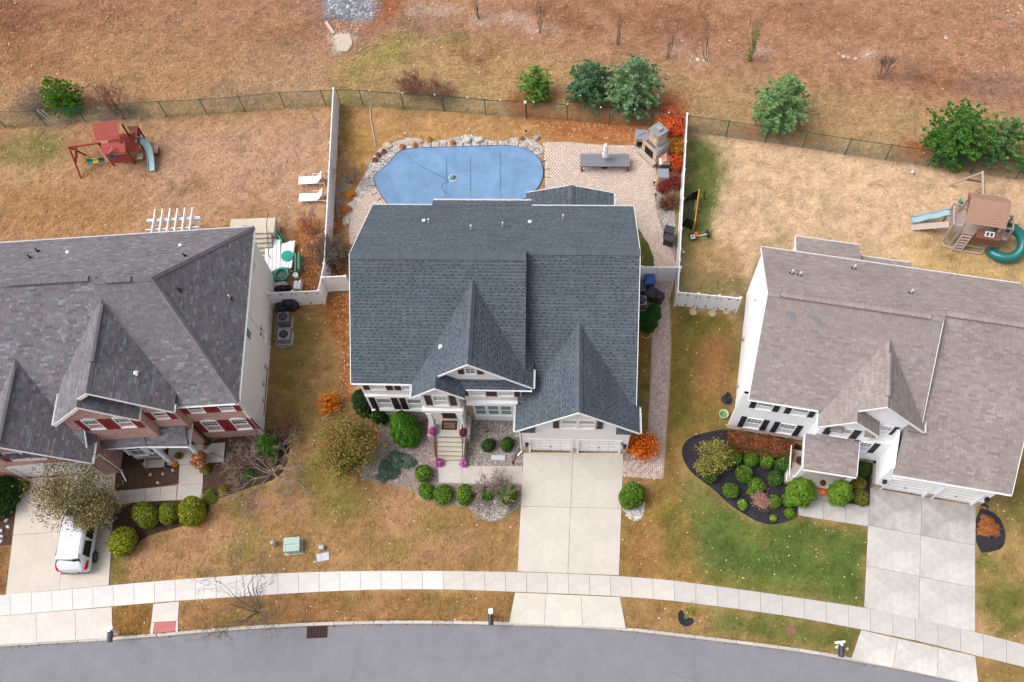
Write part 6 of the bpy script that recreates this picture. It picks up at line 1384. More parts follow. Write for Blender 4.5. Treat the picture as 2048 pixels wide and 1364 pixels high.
# ---------- bare trees and shrubs
def bare(px, py, h, seed, label, spread=.55, up=.25, depth=4, stems=1, m=None, r0=.06, name='bare_tree', cat='tree', group=None, kids=(2, 4), lean=(0, 0), wob=.13, shrink=.72, L0=.33, fan=.4, rmin=.007):
    rnd = random.Random(seed); x, y = W(px, py); t = thing(name, label, cat, (x, y), 0, group); mb = MB(); tips = []
    tw = MB()
    for s in range(stems):
        a = 2*math.pi*s/stems+rnd.uniform(-.4, .4); k = fan if stems > 1 else .05
        d = Vector((math.cos(a)*k+lean[0], math.sin(a)*k+lean[1], 1)).normalized(); skel(mb, rnd, Vector((math.cos(a)*.05*(stems > 1), math.sin(a)*.05*(stems > 1), -.05)), d, h*L0, r0, depth, tips, spread, up, 4, kids, shrink, wob, 6, rmin=rmin)
    mb.build('trunk' if stems == 1 else 'stems', m or M_barkg, t)
    rs2 = random.Random(seed+1)
    for q in tips:
        for _ in range(3):
            d = Vector((rs2.gauss(0, 1), rs2.gauss(0, 1), rs2.gauss(.3, .6))).normalized(); e = q+d*h*.06; tw.tube([q, q.lerp(e, .5)+Vector((rs2.gauss(0, .02), rs2.gauss(0, .02), 0)), e], [rmin*.8, rmin*.6, rmin*.3], 3, caps=False)
    o = tw.build('twigs', m or M_barkg, t); o['kind'] = 'stuff'; return t
bare(516, 1222, 5.6, 1, 'leafless street tree on the verge left of the storm drain', depth=4, spread=.42, up=.1, stems=8, r0=.045, kids=(2, 3), fan=.85, lean=(-.3, .4), L0=.33, rmin=.008, m=M_bark, shrink=.66)
bare(545, 945, 3.7, 3, 'leafless weeping tree spreading over the dark bed of the pink house', depth=3, spread=.45, up=-.1, stems=10, fan=1.7, r0=.055, kids=(3, 4), shrink=.66, L0=.42, m=M_barkg, lean=(-.95, .55), rmin=.013, wob=.2)
bare(990, 1004, 2.3, 5, 'pale leafless shrub between the green balls by the walk', depth=3, spread=.45, up=.15, stems=10, fan=1.2, r0=.026, kids=(3, 4), cat='shrub', name='bare_shrub', L0=.38, rmin=.015, lean=(0, .3))
bare(706, 365, 2.3, 7, 'leafless shrub beside the left vinyl fence by the pool', depth=3, spread=.45, up=.4, stems=8, fan=.55, r0=.022, kids=(2, 4), cat='shrub', name='bare_shrub', m=M_bark, L0=.38)
bare(582, 860, 1.7, 9, 'brown leafless shrub at the corner of the pink house', depth=3, spread=.55, stems=9, fan=.8, r0=.02, kids=(3, 4), cat='shrub', name='bare_shrub', m=M_barkr, L0=.38)
bare(232, 224, 3.0, 11, 'reddish leafless shrub behind the left rear fence', depth=3, spread=.42, up=.4, stems=11, fan=.7, r0=.022, kids=(3, 4), cat='shrub', name='bare_shrub', m=M_barkr, L0=.38, group='leafless shrubs behind the rear fence')
bare(78, 214, 2.5, 13, 'grey purple leafless thicket left of the green juniper', depth=3, spread=.6, up=.2, stems=15, fan=1.1, r0=.018, kids=(3, 4), cat='shrub', name='bare_shrub', m=M_barkg, L0=.36, group='leafless shrubs behind the rear fence')
bare(828, 188, 2.9, 15, 'crimson leafless shrub behind the fence above the pool, left of two', depth=3, spread=.55, up=.25, stems=13, fan=.9, r0=.018, kids=(3, 4), cat='shrub', name='bare_shrub', m=M_barkr, group='leafless shrubs behind the rear fence')
bare(876, 198, 2.3, 17, 'crimson leafless shrub behind the fence above the pool, right of two', depth=3, spread=.6, up=.2, stems=11, fan=.95, r0=.016, kids=(3, 4), cat='shrub', name='bare_shrub', m=M_barkr, group='leafless shrubs behind the rear fence')
bare(1758, 158, 3.0, 19, 'brown leafless sapling in the meadow right of the row', depth=3, spread=.35, up=.5, stems=7, fan=.4, r0=.02, kids=(2, 4), m=M_bark, name='bare_tree', lean=(.12, .15))
bare(1820, 160, 2.2, 21, 'faint grey leafless sapling right of the brown one in the meadow', depth=3, spread=.4, up=.4, stems=5, fan=.45, r0=.015, kids=(2, 3), m=M_barkg)
for i, (px, py, h) in enumerate(((1236, 90, 3.6), (1335, 118, 4.4), (1412, 122, 4.6), (1497, 122, 4.6), (958, 38, 3.0), (1079, 66, 4.2))):
    bare(px, py, h, 30+i, ['thin leafless sapling just above the largest pine', 'thin leafless sapling, first right of the largest pine', 'thin leafless sapling, middle of the meadow row', 'thin leafless sapling with green vine, right end of the row', 'thin leafless sapling near the top left of the meadow', 'thin leafless sapling in the pale rocks at the top'][i], depth=2, spread=.2, up=.7, stems=3, fan=.12, r0=.035, kids=(2, 4), m=M_bark, group='thin saplings in the rear meadow', L0=.42, lean=(.04, .1))
x, y = W(1497, 122); t = thing('vine', 'green vine climbing the rightmost thin meadow sapling', 'plant', (x, y)); rs = np.random.RandomState(5); n = 500; z = rs.uniform(0, 1, n)
P = np.stack([rs.normal(0, .12, n)+z*.2, rs.normal(0, .12, n)+.4*z, .2+z*2.8], 1); foliage('leaves', t, P, np.tile([0, 0, 1.], (n, 1)), .06, [(98, 110, 40), (116, 128, 52)], rs)
# the big half-evergreen bush at the left fence
bare(672, 535, 3.6, 23, 'large brown bush with a fan of bare stems over the left vinyl fence', depth=3, spread=.4, up=.35, stems=18, fan=.8, r0=.03, kids=(2, 4), cat='shrub', name='fan_bush', m=M_bark, lean=(-.35, .25), rmin=.011)
leafy(678, 520, 1.35, 2.4, [(96, 92, 60), (78, 92, 48), (116, 98, 72), (88, 70, 52)], 24, 'olive brown leafy base of the bush by the roof corner', n=6500, size=.07, stems=6, name='leafy_bush', cat='shrub', depth=2, asp=.18, zc=.5)
bare(628, 470, 2.2, 25, 'reddish leafless shrub overhanging the fence above the storage pile', depth=3, spread=.4, up=.3, stems=9, fan=.7, r0=.016, kids=(2, 4), cat='shrub', name='bare_shrub', m=M_barkr, lean=(-.2, .2))
# pink mums
for i, (px, py, h, col, lb) in enumerate(((865, 861, 1.35, 0, 'magenta flower ball on the left porch corner'), (926, 863, 1.35, 1, 'deep magenta flower ball on the right porch corner'), (878, 923, .3, 0, 'pink flower ball left of the bottom step'), (926, 924, .3, 2, 'pale pink flower ball right of the bottom step'))):
    x, y = W(px, py, h+.1); t = boxwood(lb, [[(196, 70, 160), (176, 52, 140), (216, 96, 180)], [(138, 40, 96), (120, 34, 82), (160, 56, 116)], [(212, 110, 186), (196, 90, 170), (226, 138, 204)]][col], 120+i, .27, .26, n=1100, size=.03, name='flower_pot', cat='flowers', group='pink flower balls on the front steps', loc=(x, y))
    t.location.z = 1.1 if h > 1 else 0
    mb = MB(); mb.lathe([(.12, 0), (.17, .2), (.18, .2)], n=10); mb.build('pot', M_dark, t)
# ---------- loose cover
SITE = [tuple(W(0-60, 1400)), tuple(W(2120, 1420)), tuple(W(2140, -60)), tuple(W(-90, -60))]
for hx_ in ([W(a, b) for a, b in ((703, 500), (745, 420), (1262, 420), (1280, 500), (1262, 900), (1050, 905), (760, 836))], [W(a, b) for a, b in ((0, 500), (500, 470), (552, 600), (522, 870), (240, 945), (0, 950))], [W(a, b) for a, b in ((1530, 540), (2100, 620), (2040, 1000), (1740, 975), (1457, 852), (1480, 620))]): NOGROW.append(hx_)
NOGROW.append(roadpoly)
REAR = WP([(-280, -170), (2330, -170), (2330, 385), (2048, 352), (1700, 308), (1376, 262), (1134, 240), (900, 224), (676, 213), (480, 224), (330, 236), (-280, 275)])
scatter_blades('meadow_grass', REAR, 130, .17, ('matted dry meadow grass behind the rear fence', 'dry grass'), 1, (.7, 1.34), lift=.06, aspect=.26, tilt=.35, colw=(.02, [(214, 186, 160), (150, 106, 78), (224, 204, 184)]))
YARD = WP([(-280, 268), (330, 236), (676, 213), (1134, 240), (1376, 262), (1700, 308), (2330, 385), (2330, 1480), (-250, 1430)])
scatter_blades('lawn_thatch', YARD, 75, .15, ('short browned lawn grass and thatch', 'lawn'), 2, (.7, 1.36), lift=.03, aspect=.25, tilt=.25)
LEAFC = [(206, 140, 84), (190, 116, 60), (222, 170, 120), (160, 92, 50), (230, 196, 160)]
scatter_blades('fallen_leaves', YARD, 3.2, .07, ('scattered pale fallen leaves on the lawns', 'fallen leaves'), 3, (.9, 1.4), lift=.04, aspect=.7, colw=(1, [(222, 196, 160), (206, 160, 110), (236, 220, 196), (190, 130, 80)]))
for i, (q, lb) in enumerate((([(600, 470), (645, 450), (648, 556), (640, 588), (600, 590)], 'drift of rust leaves behind the left gate'), ([(662, 590), (702, 586), (705, 790), (684, 800), (676, 700)], 'drift of rust leaves along the left side of the middle house'), ([(1040, 238), (1366, 262), (1366, 285), (1270, 290), (1100, 268)], 'orange pine needle litter along the fence above the patio'), ([(664, 500), (700, 500), (700, 558), (662, 558)], 'rust leaves under the bush inside the fence'))):
    scatter_blades('fallen_leaves', WP(q), 90, .09, (lb, 'fallen leaves'), 10+i, (.9, 1.2), lift=.05, aspect=.6, colw=(.8, LEAFC))
NOGROW.clear()
scatter_blades('gutter_debris', scatter_dirt, 60, .08, ('leaf bits and grit lying in the gutter along the kerb', 'leaf litter'), 31, lift=.01, aspect=.6, colw=(1, [(170, 120, 84), (120, 100, 84), (196, 150, 110)]), zoff=-.112)
# ================================================================== FENCES
M_vinyl = mat('white vinyl fence', C(240, 240, 243, .9), .45, .02, 2, spec=.3)
M_green = mat('green coated steel', C(30, 84, 66), .5, .05, spec=.3)
M_wire = mat('green wire', C(78, 140, 116), .6, 0, spec=.2)
def vinyl(label, pts, h=2.0, name='vinyl_fence', gates=(), sec=2.4, cat='fence', ends=(1, 1), group=None):
    """posts with caps, framed board panels between them; pts: world base points"""
    t = thing(name, label, cat, pts[0], 0, group); o = Vector(pts[0])
    for k in range(len(pts)-1):
        a, b = Vector(pts[k]), Vector(pts[k+1]); L = (b-a).length; n = max(1, round(L/sec)); d = (b-a)/n; an = math.atan2(d.y, d.x); dl = d.length
        for i in range(n+1):
            if k > 0 and i == 0: continue
            p = a+d*i-o; mb = MB(); mb.obox((0, 0, -.1), .13, .13, h+.12); mb.mesh([(-.085, -.085, h+.02), (.085, -.085, h+.02), (.085, .085, h+.02), (-.085, .085, h+.02), (0, 0, h+.12)], [(0, 3, 2, 1), (0, 1, 4), (1, 2, 4), (2, 3, 4), (3, 0, 4)])
            q = mb.build('post', M_vinyl, t); q.location = (p.x, p.y, 0); q.rotation_euler = (0, 0, an)
        for i in range(n):
            m = a+d*(i+.5)-o; w = dl-.13
            if i in gates and k == 0:
                mb = MB(); w2 = w-.04
                for x0_ in (-w2/2, 0.01):
                    mb.box(x0_, x0_+w2/2-.006, -.03, .03, .12, h-.06)
                g = mb.build('gate_leaf', M_vinyl, t); g.location = (m.x, m.y, 0); g.rotation_euler = (0, 0, an)
                mb = MB()
                for x in (-w2/2+.05, w2/2-.05): mb.box(x-.06, x+.06, -.05, .05, .3, .36); mb.box(x-.06, x+.06, -.05, .05, h-.4, h-.34)
                mb.box(-.09, .09, -.055, .055, h-.32, h-.26); mb.box(-.05, .05, -.055, .055, .3, .42); q = mb.build('hinge_hardware', M_dark, g)
                continue
            mb = MB(); nb_ = max(2, int(w/.16)); bw = w/nb_
            for j in range(nb_): mb.box(-w/2+bw*j+.004, -w/2+bw*(j+1)-.004, -.016, .016, .14, h-.1)
            g = mb.build('panel', M_vinyl, t); g['kind'] = 'stuff'; g.location = (m.x, m.y, 0); g.rotation_euler = (0, 0, an)
            for z in (.06, h-.12):
                mb = MB(); mb.box(-w/2, w/2, -.032, .032, z, z+.13); q = mb.build('rail', M_vinyl, t); q.location = (m.x, m.y, 0); q.rotation_euler = (0, 0, an)
    return t
FH = 2.0
A1, A0, C1 = W(661, 556), W(678, 212), W(650, 609)
vinyl('long white vinyl fence between the pink house yard and the pool', [A0, A1], FH)
vinyl('short white vinyl fence return beside the left double gate', [A1, C1], FH, sec=3)
vinyl('white vinyl double gate between the pink house and the long fence', [C1, W(549, 613)], FH, gates=(0, 1), sec=1.6, name='vinyl_gate', cat='gate')
vinyl('white vinyl fence link between the long fence and the middle house', [W(659, 583), W(702, 581)], FH, sec=3)
Rf0, Rf1 = W(1368, 263), W(1349, 612)
vinyl('long white vinyl fence between the terrace and the right yard', [Rf0, Rf1], FH)
vinyl('white vinyl double gate joining the right house to the long fence', [Rf1, W(1471, 624)], FH, gates=(0, 1, 2), sec=1.5, name='vinyl_gate', cat='gate')
vinyl('white vinyl gate closing the paver walk behind the recycling bin', [W(1354, 562), W(1313, 562), W(1279, 561)], 1.85, sec=1.5, name='vinyl_gate', cat='gate')
mb = MB(); cdrop = []
def chain(label, base_px, h=1.8, group='green chain link fences at the rear'):
    P = [Vector(W(*p)) for p in base_px]; t = thing('chain_link_fence', label, 'fence', P[0], 0, group); o = P[0]; w = MB()
    for i, p in enumerate(P):
        mb = MB(); mb.tube([(0, 0, -.1), (0, 0, h)], .032, 7); mb.lathe([(.045, h), (.04, h+.05), (.01, h+.08)], n=7); q = mb.build('post', M_green, t); q.location = (*(p-o), 0)
        if i+1 < len(P):
            a, b = p-o, P[i+1]-o; L = (b-a).length; e = (b-a)/L
            mb = MB(); mb.tube([(a.x, a.y, h-.04), (b.x, b.y, h-.04)], .024, 6); mb.build('top_rail', M_green, t)
            s = .2; r = .0045; z1 = h-.06; n = int((L+z1)/s)
            for k in range(n):
                for sg in (1, -1):
                    u0 = k*s-(z1 if sg > 0 else 0); u0_, u1_ = (u0, u0+z1) if sg > 0 else (u0, u0-z1)
                    q0, z0_ = u0_, .04; q1, zz = u1_, z1; 
                    def cl(u, z, du, dz, lim):
                        return (lim, z+dz*(lim-u)/du)
                    if sg > 0:
                        if q0 < 0: (q0, z0_) = cl(q0, z0_, q1-q0, zz-z0_, 0)
                        if q1 > L: (q1, zz) = cl(q0, z0_, q1-q0, zz-z0_, L)
                        if q0 >= L: continue
                    else:
                        if q0 > L: (q0, z0_) = cl(q0, z0_, q1-q0, zz-z0_, L)
                        if q1 < 0: (q1, zz) = cl(q0, z0_, q1-q0, zz-z0_, 0)
                        if q1 >= L or q0 <= 0: continue
                    A, B = (a.x+e.x*q0, a.y+e.y*q0, z0_), (a.x+e.x*q1, a.y+e.y*q1, zz)
                    w.beam(A, B, r*2, r*2)
    m_ = w.build('wire_mesh', M_wire, t); m_['kind'] = 'stuff'; return t
chain('green chain link fence behind the left yard', [(-60, 258), (10, 254), (94, 253), (172, 244), (250, 239), (334, 234), (415, 230), (491, 224), (570, 216), (652, 213), (676, 212)])
chain('green chain link fence above the pool, strung with small white lamps', [(682, 211), (727, 212), (808, 219), (889, 223), (972, 231), (1053, 236), (1134, 241), (1218, 249), (1302, 254), (1368, 262)])
chain('green chain link fence behind the right yard', [(1371, 263), (1451, 274), (1530, 285), (1604, 296), (1689, 309), (1769, 321), (1855, 333), (1940, 346), (2030, 358), (2120, 370)])
# string of lamps on the middle fence
t = thing('string_lights', 'string of small white lamps along the top of the middle chain link fence', 'lights', W(727, 212)); o = Vector((*W(727, 212), 0))
sp = [(755, 190, 1), (806, 192, 0), (836, 193, 1), (880, 195, 0), (917, 199, 1), (999, 205, 1), (1081, 210, 1), (1163, 219, 1), (1209, 240, 1), (1328, 229, 1)]
M_bulb = mat('frosted lamp glass', C(238, 236, 226, .9), .3, 0)
fl = resample([W(727, 212), W(808, 219), W(889, 223), W(972, 231), W(1053, 236), W(1134, 241), W(1218, 249), W(1302, 254), W(1366, 262)], 60)
mb = MB(); mb.tube([Vector((p[0], p[1], 1.9-.12*abs(math.sin(i*math.pi/7))))-o for i, p in enumerate(fl)], .009, 4); mb.build('cable', M_dark, t)
for i in range(2, 58, 6):
    mb = MB(); mb.lathe([(.02, 0), (.055, -.05), (.06, -.1), (.02, -.15)], n=8); q = mb.build('lamp', M_bulb, t); q.location = Vector((fl[i][0], fl[i][1], 1.92))-o
x, y = W(1052, 237); t = thing('birdhouse', 'small white house shaped birdhouse on a dark post above the pool', 'birdhouse', (x, y-.08))
mb = MB(); mb.tube([(0, 0, 0), (0, 0, 1.8)], .02, 6); mb.build('post', M_green, t); mb = MB(); mb.box(-.08, .08, -.06, .06, 1.8, 1.93); mb.mesh([(-.1, -.08, 1.93), (.1, -.08, 1.93), (.1, .08, 1.93), (-.1, .08, 1.93), (0, -.08, 2.02), (0, .08, 2.02)], [(0, 1, 4), (1, 2, 5, 4), (2, 3, 5), (3, 0, 4, 5)]); mb.build('box', M_bulb, t)

# ================================================================== POOL
M_cover = mat('blue pool cover fabric', C(124, 158, 196), .75, .09, 1.5, .15, 60, spec=.15, var2=.15, scale2=.55)
ctr = Vector((sum(p[0] for p in POOL)/len(POOL), sum(p[1] for p in POOL)/len(POOL)))
t = thing('pool_cover', 'taut blue safety cover stretched over the kidney shaped pool', 'pool cover', ctr)
NR = 14; rim = smooth_poly(POOL, 1); mb = MB(); v = []; n = len(rim)
for k in range(NR):
    f_ = k/(NR-1)
    for p in rim:
        q = (Vector(p)-ctr)*(1-f_*.98); v.append((q.x, q.y, .075-.10*(1-(1-f_)**2)*.8+.012*math.sin(q.x*2.1+q.y)*math.cos(q.y*2.7)*f_))
mb.mesh(v, [(k*n+i, k*n+(i+1) % n, (k+1)*n+(i+1) % n, (k+1)*n+i) for k in range(NR-1) for i in range(n)]+[tuple((NR-1)*n+i for i in range(n))])
mb.build('fabric', M_cover, t, smooth=True)
M_webb = mat('dark webbing', C(70, 84, 120), .8, .1)
mb = MB(); rr3 = [Vector((p[0]-ctr.x, p[1]-ctr.y, .08)) for p in rim]; mb.tube(rr3+[rr3[0]], .022, 5, caps=False); mb.build('edge_binding', M_webb, t)
M_seam = mat('cover webbing seam', C(114, 148, 188), .8, .05)
for px in (892, 940, 1000):   # sewn webbing seams
    mb = MB(); a, b = Vector(W(px, 298)), Vector(W(px+1, 400)); a, b = a-ctr, b-ctr
    for s in range(12):
        p, q = a.lerp(b, s/12), a.lerp(b, (s+1)/12)
        zz = lambda c: .072-.012-.06*max(0, 1-(c.length/6.5)**2)+.03
        mb.beam((p.x, p.y, zz(p)), (q.x, q.y, zz(q)), .04, .012)
    mb.build('seam', M_seam, t)
SP = [(778, 327, -18, -10), (770, 334, -14, -14), (792, 310, -14, -10), (811, 299, -1, -13), (830, 298, 0, -12), (845, 297, -2, -12), (862, 297, 0, -12), (878, 296, 0, -11), (893, 296, 0, -10), (911, 296, 0, -8), (925, 295, 0, -8), (943, 294, -1, -12), (960, 293, 0, -10), (976, 293, -1, -9), (994, 292, 0, -9), (1015, 291, 2, -9), (1035, 294, 3, -9), (1051, 299, 5, -8), (1064, 304, 9, -7), (1074, 314, 10, -7), (1082, 325, 11, -4), (1087, 340, 12, -1), (1086, 355, 12, 1), (1080, 370, 10, 3), (756, 345, -12, -2), (747, 360, -10, -4), (748, 372, -14, 1), (755, 386, -12, 5), (764, 396, -8, 6)]
for px, py, dx, dy in SP:
    a, b = Vector(W(px, py)), Vector(W(px+dx, py+dy)); a, b = a-ctr, b-ctr; mb = MB(); mb.beam((a.x, a.y, .085), (b.x, b.y, .075), .035, .014); mb.lathe([(.03, .05), (.028, .09)], (b.x, b.y, 0), 6); mb.build('strap', M_webb, t)
x, y = W(906, 356); t = thing('cover_pump', 'small turquoise submersible pump standing in the middle of the pool cover', 'pump', (x, y, .02))
mb = MB(); mb.lathe([(.2, 0), (.21, .1), (.15, .16), (.08, .2)], n=12, col=C(62, 132, 146)); mb.lathe([(.09, .2), (.07, .32), (.02, .42)], n=8, col=C(190, 226, 232)); mb.build('housing', M_paint, t)
mb = MB(); mb.lathe([(.36, 0), (.3, .03), (.12, .035)], n=16, col=C(186, 196, 206)); mb.build('base_plate', M_paint, t)
def hose(label, pts, r, col, name='hose', h=.06, cat='hose'):
    P = [Vector((*W(a, b), h)) for a, b in pts]; o = P[0].copy(); o.z = 0; t2 = []
    for i in range(len(P)-1):
        p0, p1, p2, p3 = P[max(0, i-1)], P[i], P[i+1], P[min(len(P)-1, i+2)]
        for s in range(6):
            u = s/6; t2.append(.5*((2*p1)+(p2-p0)*u+(2*p0-5*p1+4*p2-p3)*u*u+(3*p1-p0-3*p2+p3)*u**3))
    t2.append(P[-1]); mb = MB(); mb.tube([q-o for q in t2], r, 6, C(*col)); x = mb.build(name, M_paint); x.location = o; return tag(x, label, cat)
hose('pale blue pump hose wandering across the pool cover', [(800, 306), (812, 308), (824, 322), (840, 331), (856, 340), (874, 349), (890, 357), (902, 360)], .028, (120, 160, 200), h=.09)
hose('thin dark pump cable leading from the pump to the house', [(898, 362), (886, 368), (883, 376), (889, 384), (891, 392)], .014, (84, 112, 150), h=.09)
hose('grey drain pipe lying from the fence to the pool rocks', [(748, 208), (741, 216), (742, 240), (746, 262), (749, 280), (751, 294)], .05, (190, 184, 168), h=.05, name='drain_pipe', cat='pipe')
# boulders and slab stones in the rock bed
def boulder(px, py, rx, ry, h, col, label, seed, name='boulder', group=None, cat='rock', z=0):
    rnd = random.Random(seed); x, y = W(px, py); mb = MB(); n = 9; v = []
    prof = [(1, 0), (1.02, .35), (.9, .8), (.55, 1.0)]
    ph = [rnd.uniform(.82, 1.15) for _ in range(n)]
    for r_, z_ in prof:
        for j in range(n):
            a = 2*math.pi*j/n; k = r_*ph[j]*rnd.uniform(.95, 1.05); v.append((rx*k*math.cos(a), ry*k*math.sin(a), z_*h*rnd.uniform(.9, 1.08)))
    fs = [(i*n+j, i*n+(j+1) % n, (i+1)*n+(j+1) % n, (i+1)*n+j) for i in range(3) for j in range(n)]+[tuple(3*n+j for j in range(n))]
    mb.mesh(v, fs, C(*col)); o = mb.build(name, M_stone); o.location = (x, y, z); o.rotation_euler = (0, 0, rnd.uniform(0, 3)); return tag(o, label, cat, group)
g_ = 'boulders in the pool rock bed'
boulder(936, 281, .34, .26, .28, (206, 202, 196), 'pale flat boulder left of the middle path light', 1, group=g_); boulder(958, 281, .36, .26, .26, (214, 208, 200), 'pale flat boulder right of the middle path light', 2, group=g_)
boulder(776, 292, .38, .26, .22, (214, 184, 160), 'tan boulder at the top left of the pool rocks', 3, group=g_); boulder(1073, 277, .3, .22, .25, (176, 168, 160), 'grey boulder at the right end of the pool rocks', 4, group=g_); boulder(841, 283, .26, .2, .2, (206, 168, 144), 'small pinkish boulder near the left path light', 5, group=g_)
def path_light(px, py, label, col, h=.5):
    x, y = W(px, py); t = thing('path_light', label, 'garden lamp', (x, y), 0, 'path lights around the terrace'); mb = MB(); mb.tube([(0, 0, 0), (0, 0, h)], .018, 6); mb.build('stake', M_dark, t); mb = MB(); mb.lathe([(.03, h-.06), (.11, h-.02), (.02, h+.05)], n=10, col=C(*col)); mb.build('hood', M_paint, t)
path_light(812, 274, 'pale topped path light at the upper left of the pool rocks', (214, 206, 186)); path_light(941, 266, 'grey path light between the two flat boulders', (160, 164, 170)); path_light(1052, 270, 'black path light at the upper right of the pool rocks', (50, 50, 54)); path_light(1307, 373, 'black path light at the terrace edge by the barberry', (40, 40, 44)); path_light(1310, 397, 'black path light at the terrace edge in the gravel', (40, 40, 44))

# ================================================================== TERRACE FURNITURE
M_slate = mat('grey slab', C(150, 152, 160), .7, .05, 4)
t = thing('dining_table', 'long grey plank topped outdoor table on brown legs', 'table', (2.83, 41.03)); 
for i in range(6):
    k = random.Random(i).uniform(.93, 1.06); mb = MB(); y0_ = -.55+i*.185; mb.box(-1.76, 1.76, y0_, y0_+.175, .70, .75, [q*k for q in C(136, 138, 146)]); mb.build('plank', M_plain, t)
for i, (x, y) in enumerate(((-1.66, -.45), (1.66, -.45), (-1.66, .45), (1.66, .45))): mb = MB(); mb.box(x-.07, x+.07, y-.07, y+.07, 0, .7, C(134, 96, 70)); mb.build('leg', M_plain, t)
mb = MB(); mb.box(-1.6, 1.6, -.5, -.44, .58, .7, C(110, 100, 96)); mb.box(-1.6, 1.6, .44, .5, .58, .7, C(110, 100, 96)); mb.build('apron', M_plain, t)
M_canvas = mat('white canvas', C(236, 234, 234, .86), .9, .03, 6, .3, 30)
t = thing('patio_umbrella', 'furled white patio umbrella standing through the grey table', 'umbrella', (2.83, 41.03)); mb = MB(); mb.tube([(0, 0, 0), (0, 0, 2.7)], .022, 8); mb.build('pole', M_dark, t); mb = MB()
prof = [(.17, 1.15), (.2, 1.3), (.18, 1.55), (.15, 1.8), (.19, 1.98), (.13, 2.2), (.15, 2.35), (.09, 2.55), (.03, 2.68)]; n = 16; v = [(r*(1+.22*(j % 2))*math.cos(2*math.pi*j/n), r*(1+.22*(j % 2))*math.sin(2*math.pi*j/n), z) for r, z in prof for j in range(n)]
mb.mesh(v, [(i*n+j, i*n+(j+1) % n, (i+1)*n+(j+1) % n, (i+1)*n+j) for i in range(len(prof)-1) for j in range(n)]+[tuple(range(n-1, -1, -1)), tuple((len(prof)-1)*n+j for j in range(n))]); mb.build('canopy', M_canvas, t)
mb = MB(); mb.lathe([(.28, 0), (.26, .07), (.05, .12)], n=14); mb.build('base', M_dark, t)
def stonebox(parent, x0, x1, y0_, y1_, z0, z1, col=(206, 188, 168), seed=1, open_=None):
    rnd = random.Random(seed); mb = MB(); mb.box(x0, x1, y0_, y1_, z0, z1, C(120, 110, 100)); mb.build('core_masonry', M_stone, parent)
    for pl, L in ((Plane2(x0, y0_, 0), x1-x0), (Plane2(x1, y0_, math.pi/2), y1_-y0_), (Plane2(x1, y1_, math.pi), x1-x0), (Plane2(x0, y1_, -math.pi/2), y1_-y0_)):
        mb = MB()
        def cf(r, u, v):
            t_ = r.choice([(1, 1, 1), (1.12, 1.06, 1), (.8, .74, .7), (.95, .98, 1.05), (1.05, .92, .8), (.88, .8, .72)]); return tuple(a*b for a, b in zip(C(*col, .85), t_))
        polys = [[(0, z0), (L, z0), (L, z1), (0, z1)]]
        tiles(mb, pl(0, 0, 0), pl.u, (0, 0, 1), pl.d, polys[0], lambda r: r.choice((.14, .2, .24)), lambda r: r.choice((.2, .32, .42)), cf, rnd, gap=.022, lo=.045, hi=.04, jit=.03); o = mb.build('veneer_stones', M_stone, parent); o['kind'] = 'stuff'
fp = [Vector(W(*p, 2.8)) for p in ((1301.6, 256), (1318, 245.7), (1334.5, 260), (1318, 271.3))]; fc = sum(fp, Vector((0, 0)))/4; fa = math.atan2((fp[3]-fp[0]).y, (fp[3]-fp[0]).x)
t = thing('stone_fireplace', 'tan stone outdoor fireplace with grey capped chimney at the terrace corner', 'fireplace', fc, fa)
stonebox(t, -.75, .75, -.65, .45, 0, 1.5, seed=1); stonebox(t, -.42, .42, -.38, .38, 1.5, 2.7, seed=2)
mb = MB(); mb.box(-.52, .52, -.5, .48, 2.7, 2.79); mb.build('cap_slab', M_slate, t, bevel=.015)
for a in (-.8, .45): mb = MB(); mb.box(a, a+.35, -.68, .48, 1.5, 1.56); mb.build('shoulder_slab', M_slate, t)
mb = MB(); mb.box(-.01, .01, .4, .42, 2.6, 2.7); mb.build('flashing', M_slate, t); mb = MB(); mb.box(-.16, .16, -.14, .14, 2.79, 2.92, C(190, 184, 172)); mb.box(-.2, .2, -.18, .18, 2.92, 2.97, C(176, 170, 160)); mb.build('flue_cap', M_plain, t)
mb = MB(); mb.box(-.4, .4, -.73, -.66, .45, 1.15); mb.build('firebox_opening', mat('soot black', C(34, 32, 32), .95, .1), t); mb = MB(); mb.box(-.85, .85, -1.0, -.66, 0, .32, C(196, 184, 166)); mb.build('hearth', M_plain, t)
def counter(name, label, px_c, h, rot, sx, sy, seed, extra=None):
    x, y = W(*px_c, h); t = thing(name, label, 'counter', (x, y), rot, 'stone counters at the fireplace'); stonebox(t, -sx/2, sx/2, -sy/2, sy/2, 0, h-.06, seed=seed); mb = MB(); mb.box(-sx/2-.05, sx/2+.05, -sy/2-.05, sy/2+.05, h-.06, h); mb.build('counter_slab', M_slate, t, bevel=.01); return t
t = counter('firewood_box', 'low stone wood box with grey slab left of the fireplace', (1284, 269), .9, R(-4), .85, .8, 5)
mb = MB(); mb.box(-.32, .32, -.48, -.42, .1, .6, C(36, 34, 34)); mb.build('opening', M_plain, t)
for k in range(5): mb = MB(); mb.tube([(-.25+k*.12, -.5, .2+.03*(k % 2)), (-.25+k*.12, -.3, .2)], .05, 7, C(120, 90, 70)); mb.build('log', M_plain, t)
mb = MB(); mb.tube([(-.3, -.2, .93), (.25, .15, .96)], .014, 5); x = mb.build('fire_poker', M_dark); x.location = t.location; tag(x, 'black fire poker lying on the slab of the wood box', 'fire poker')
counter('stone_counter', 'grey slab stone counter stepping down from the fireplace', (1326, 302), .95, R(-3), .62, 1.1, 6); counter('stone_counter', 'grey slab stone counter below the grill', (1327, 346), .95, R(0), .68, .68, 7)
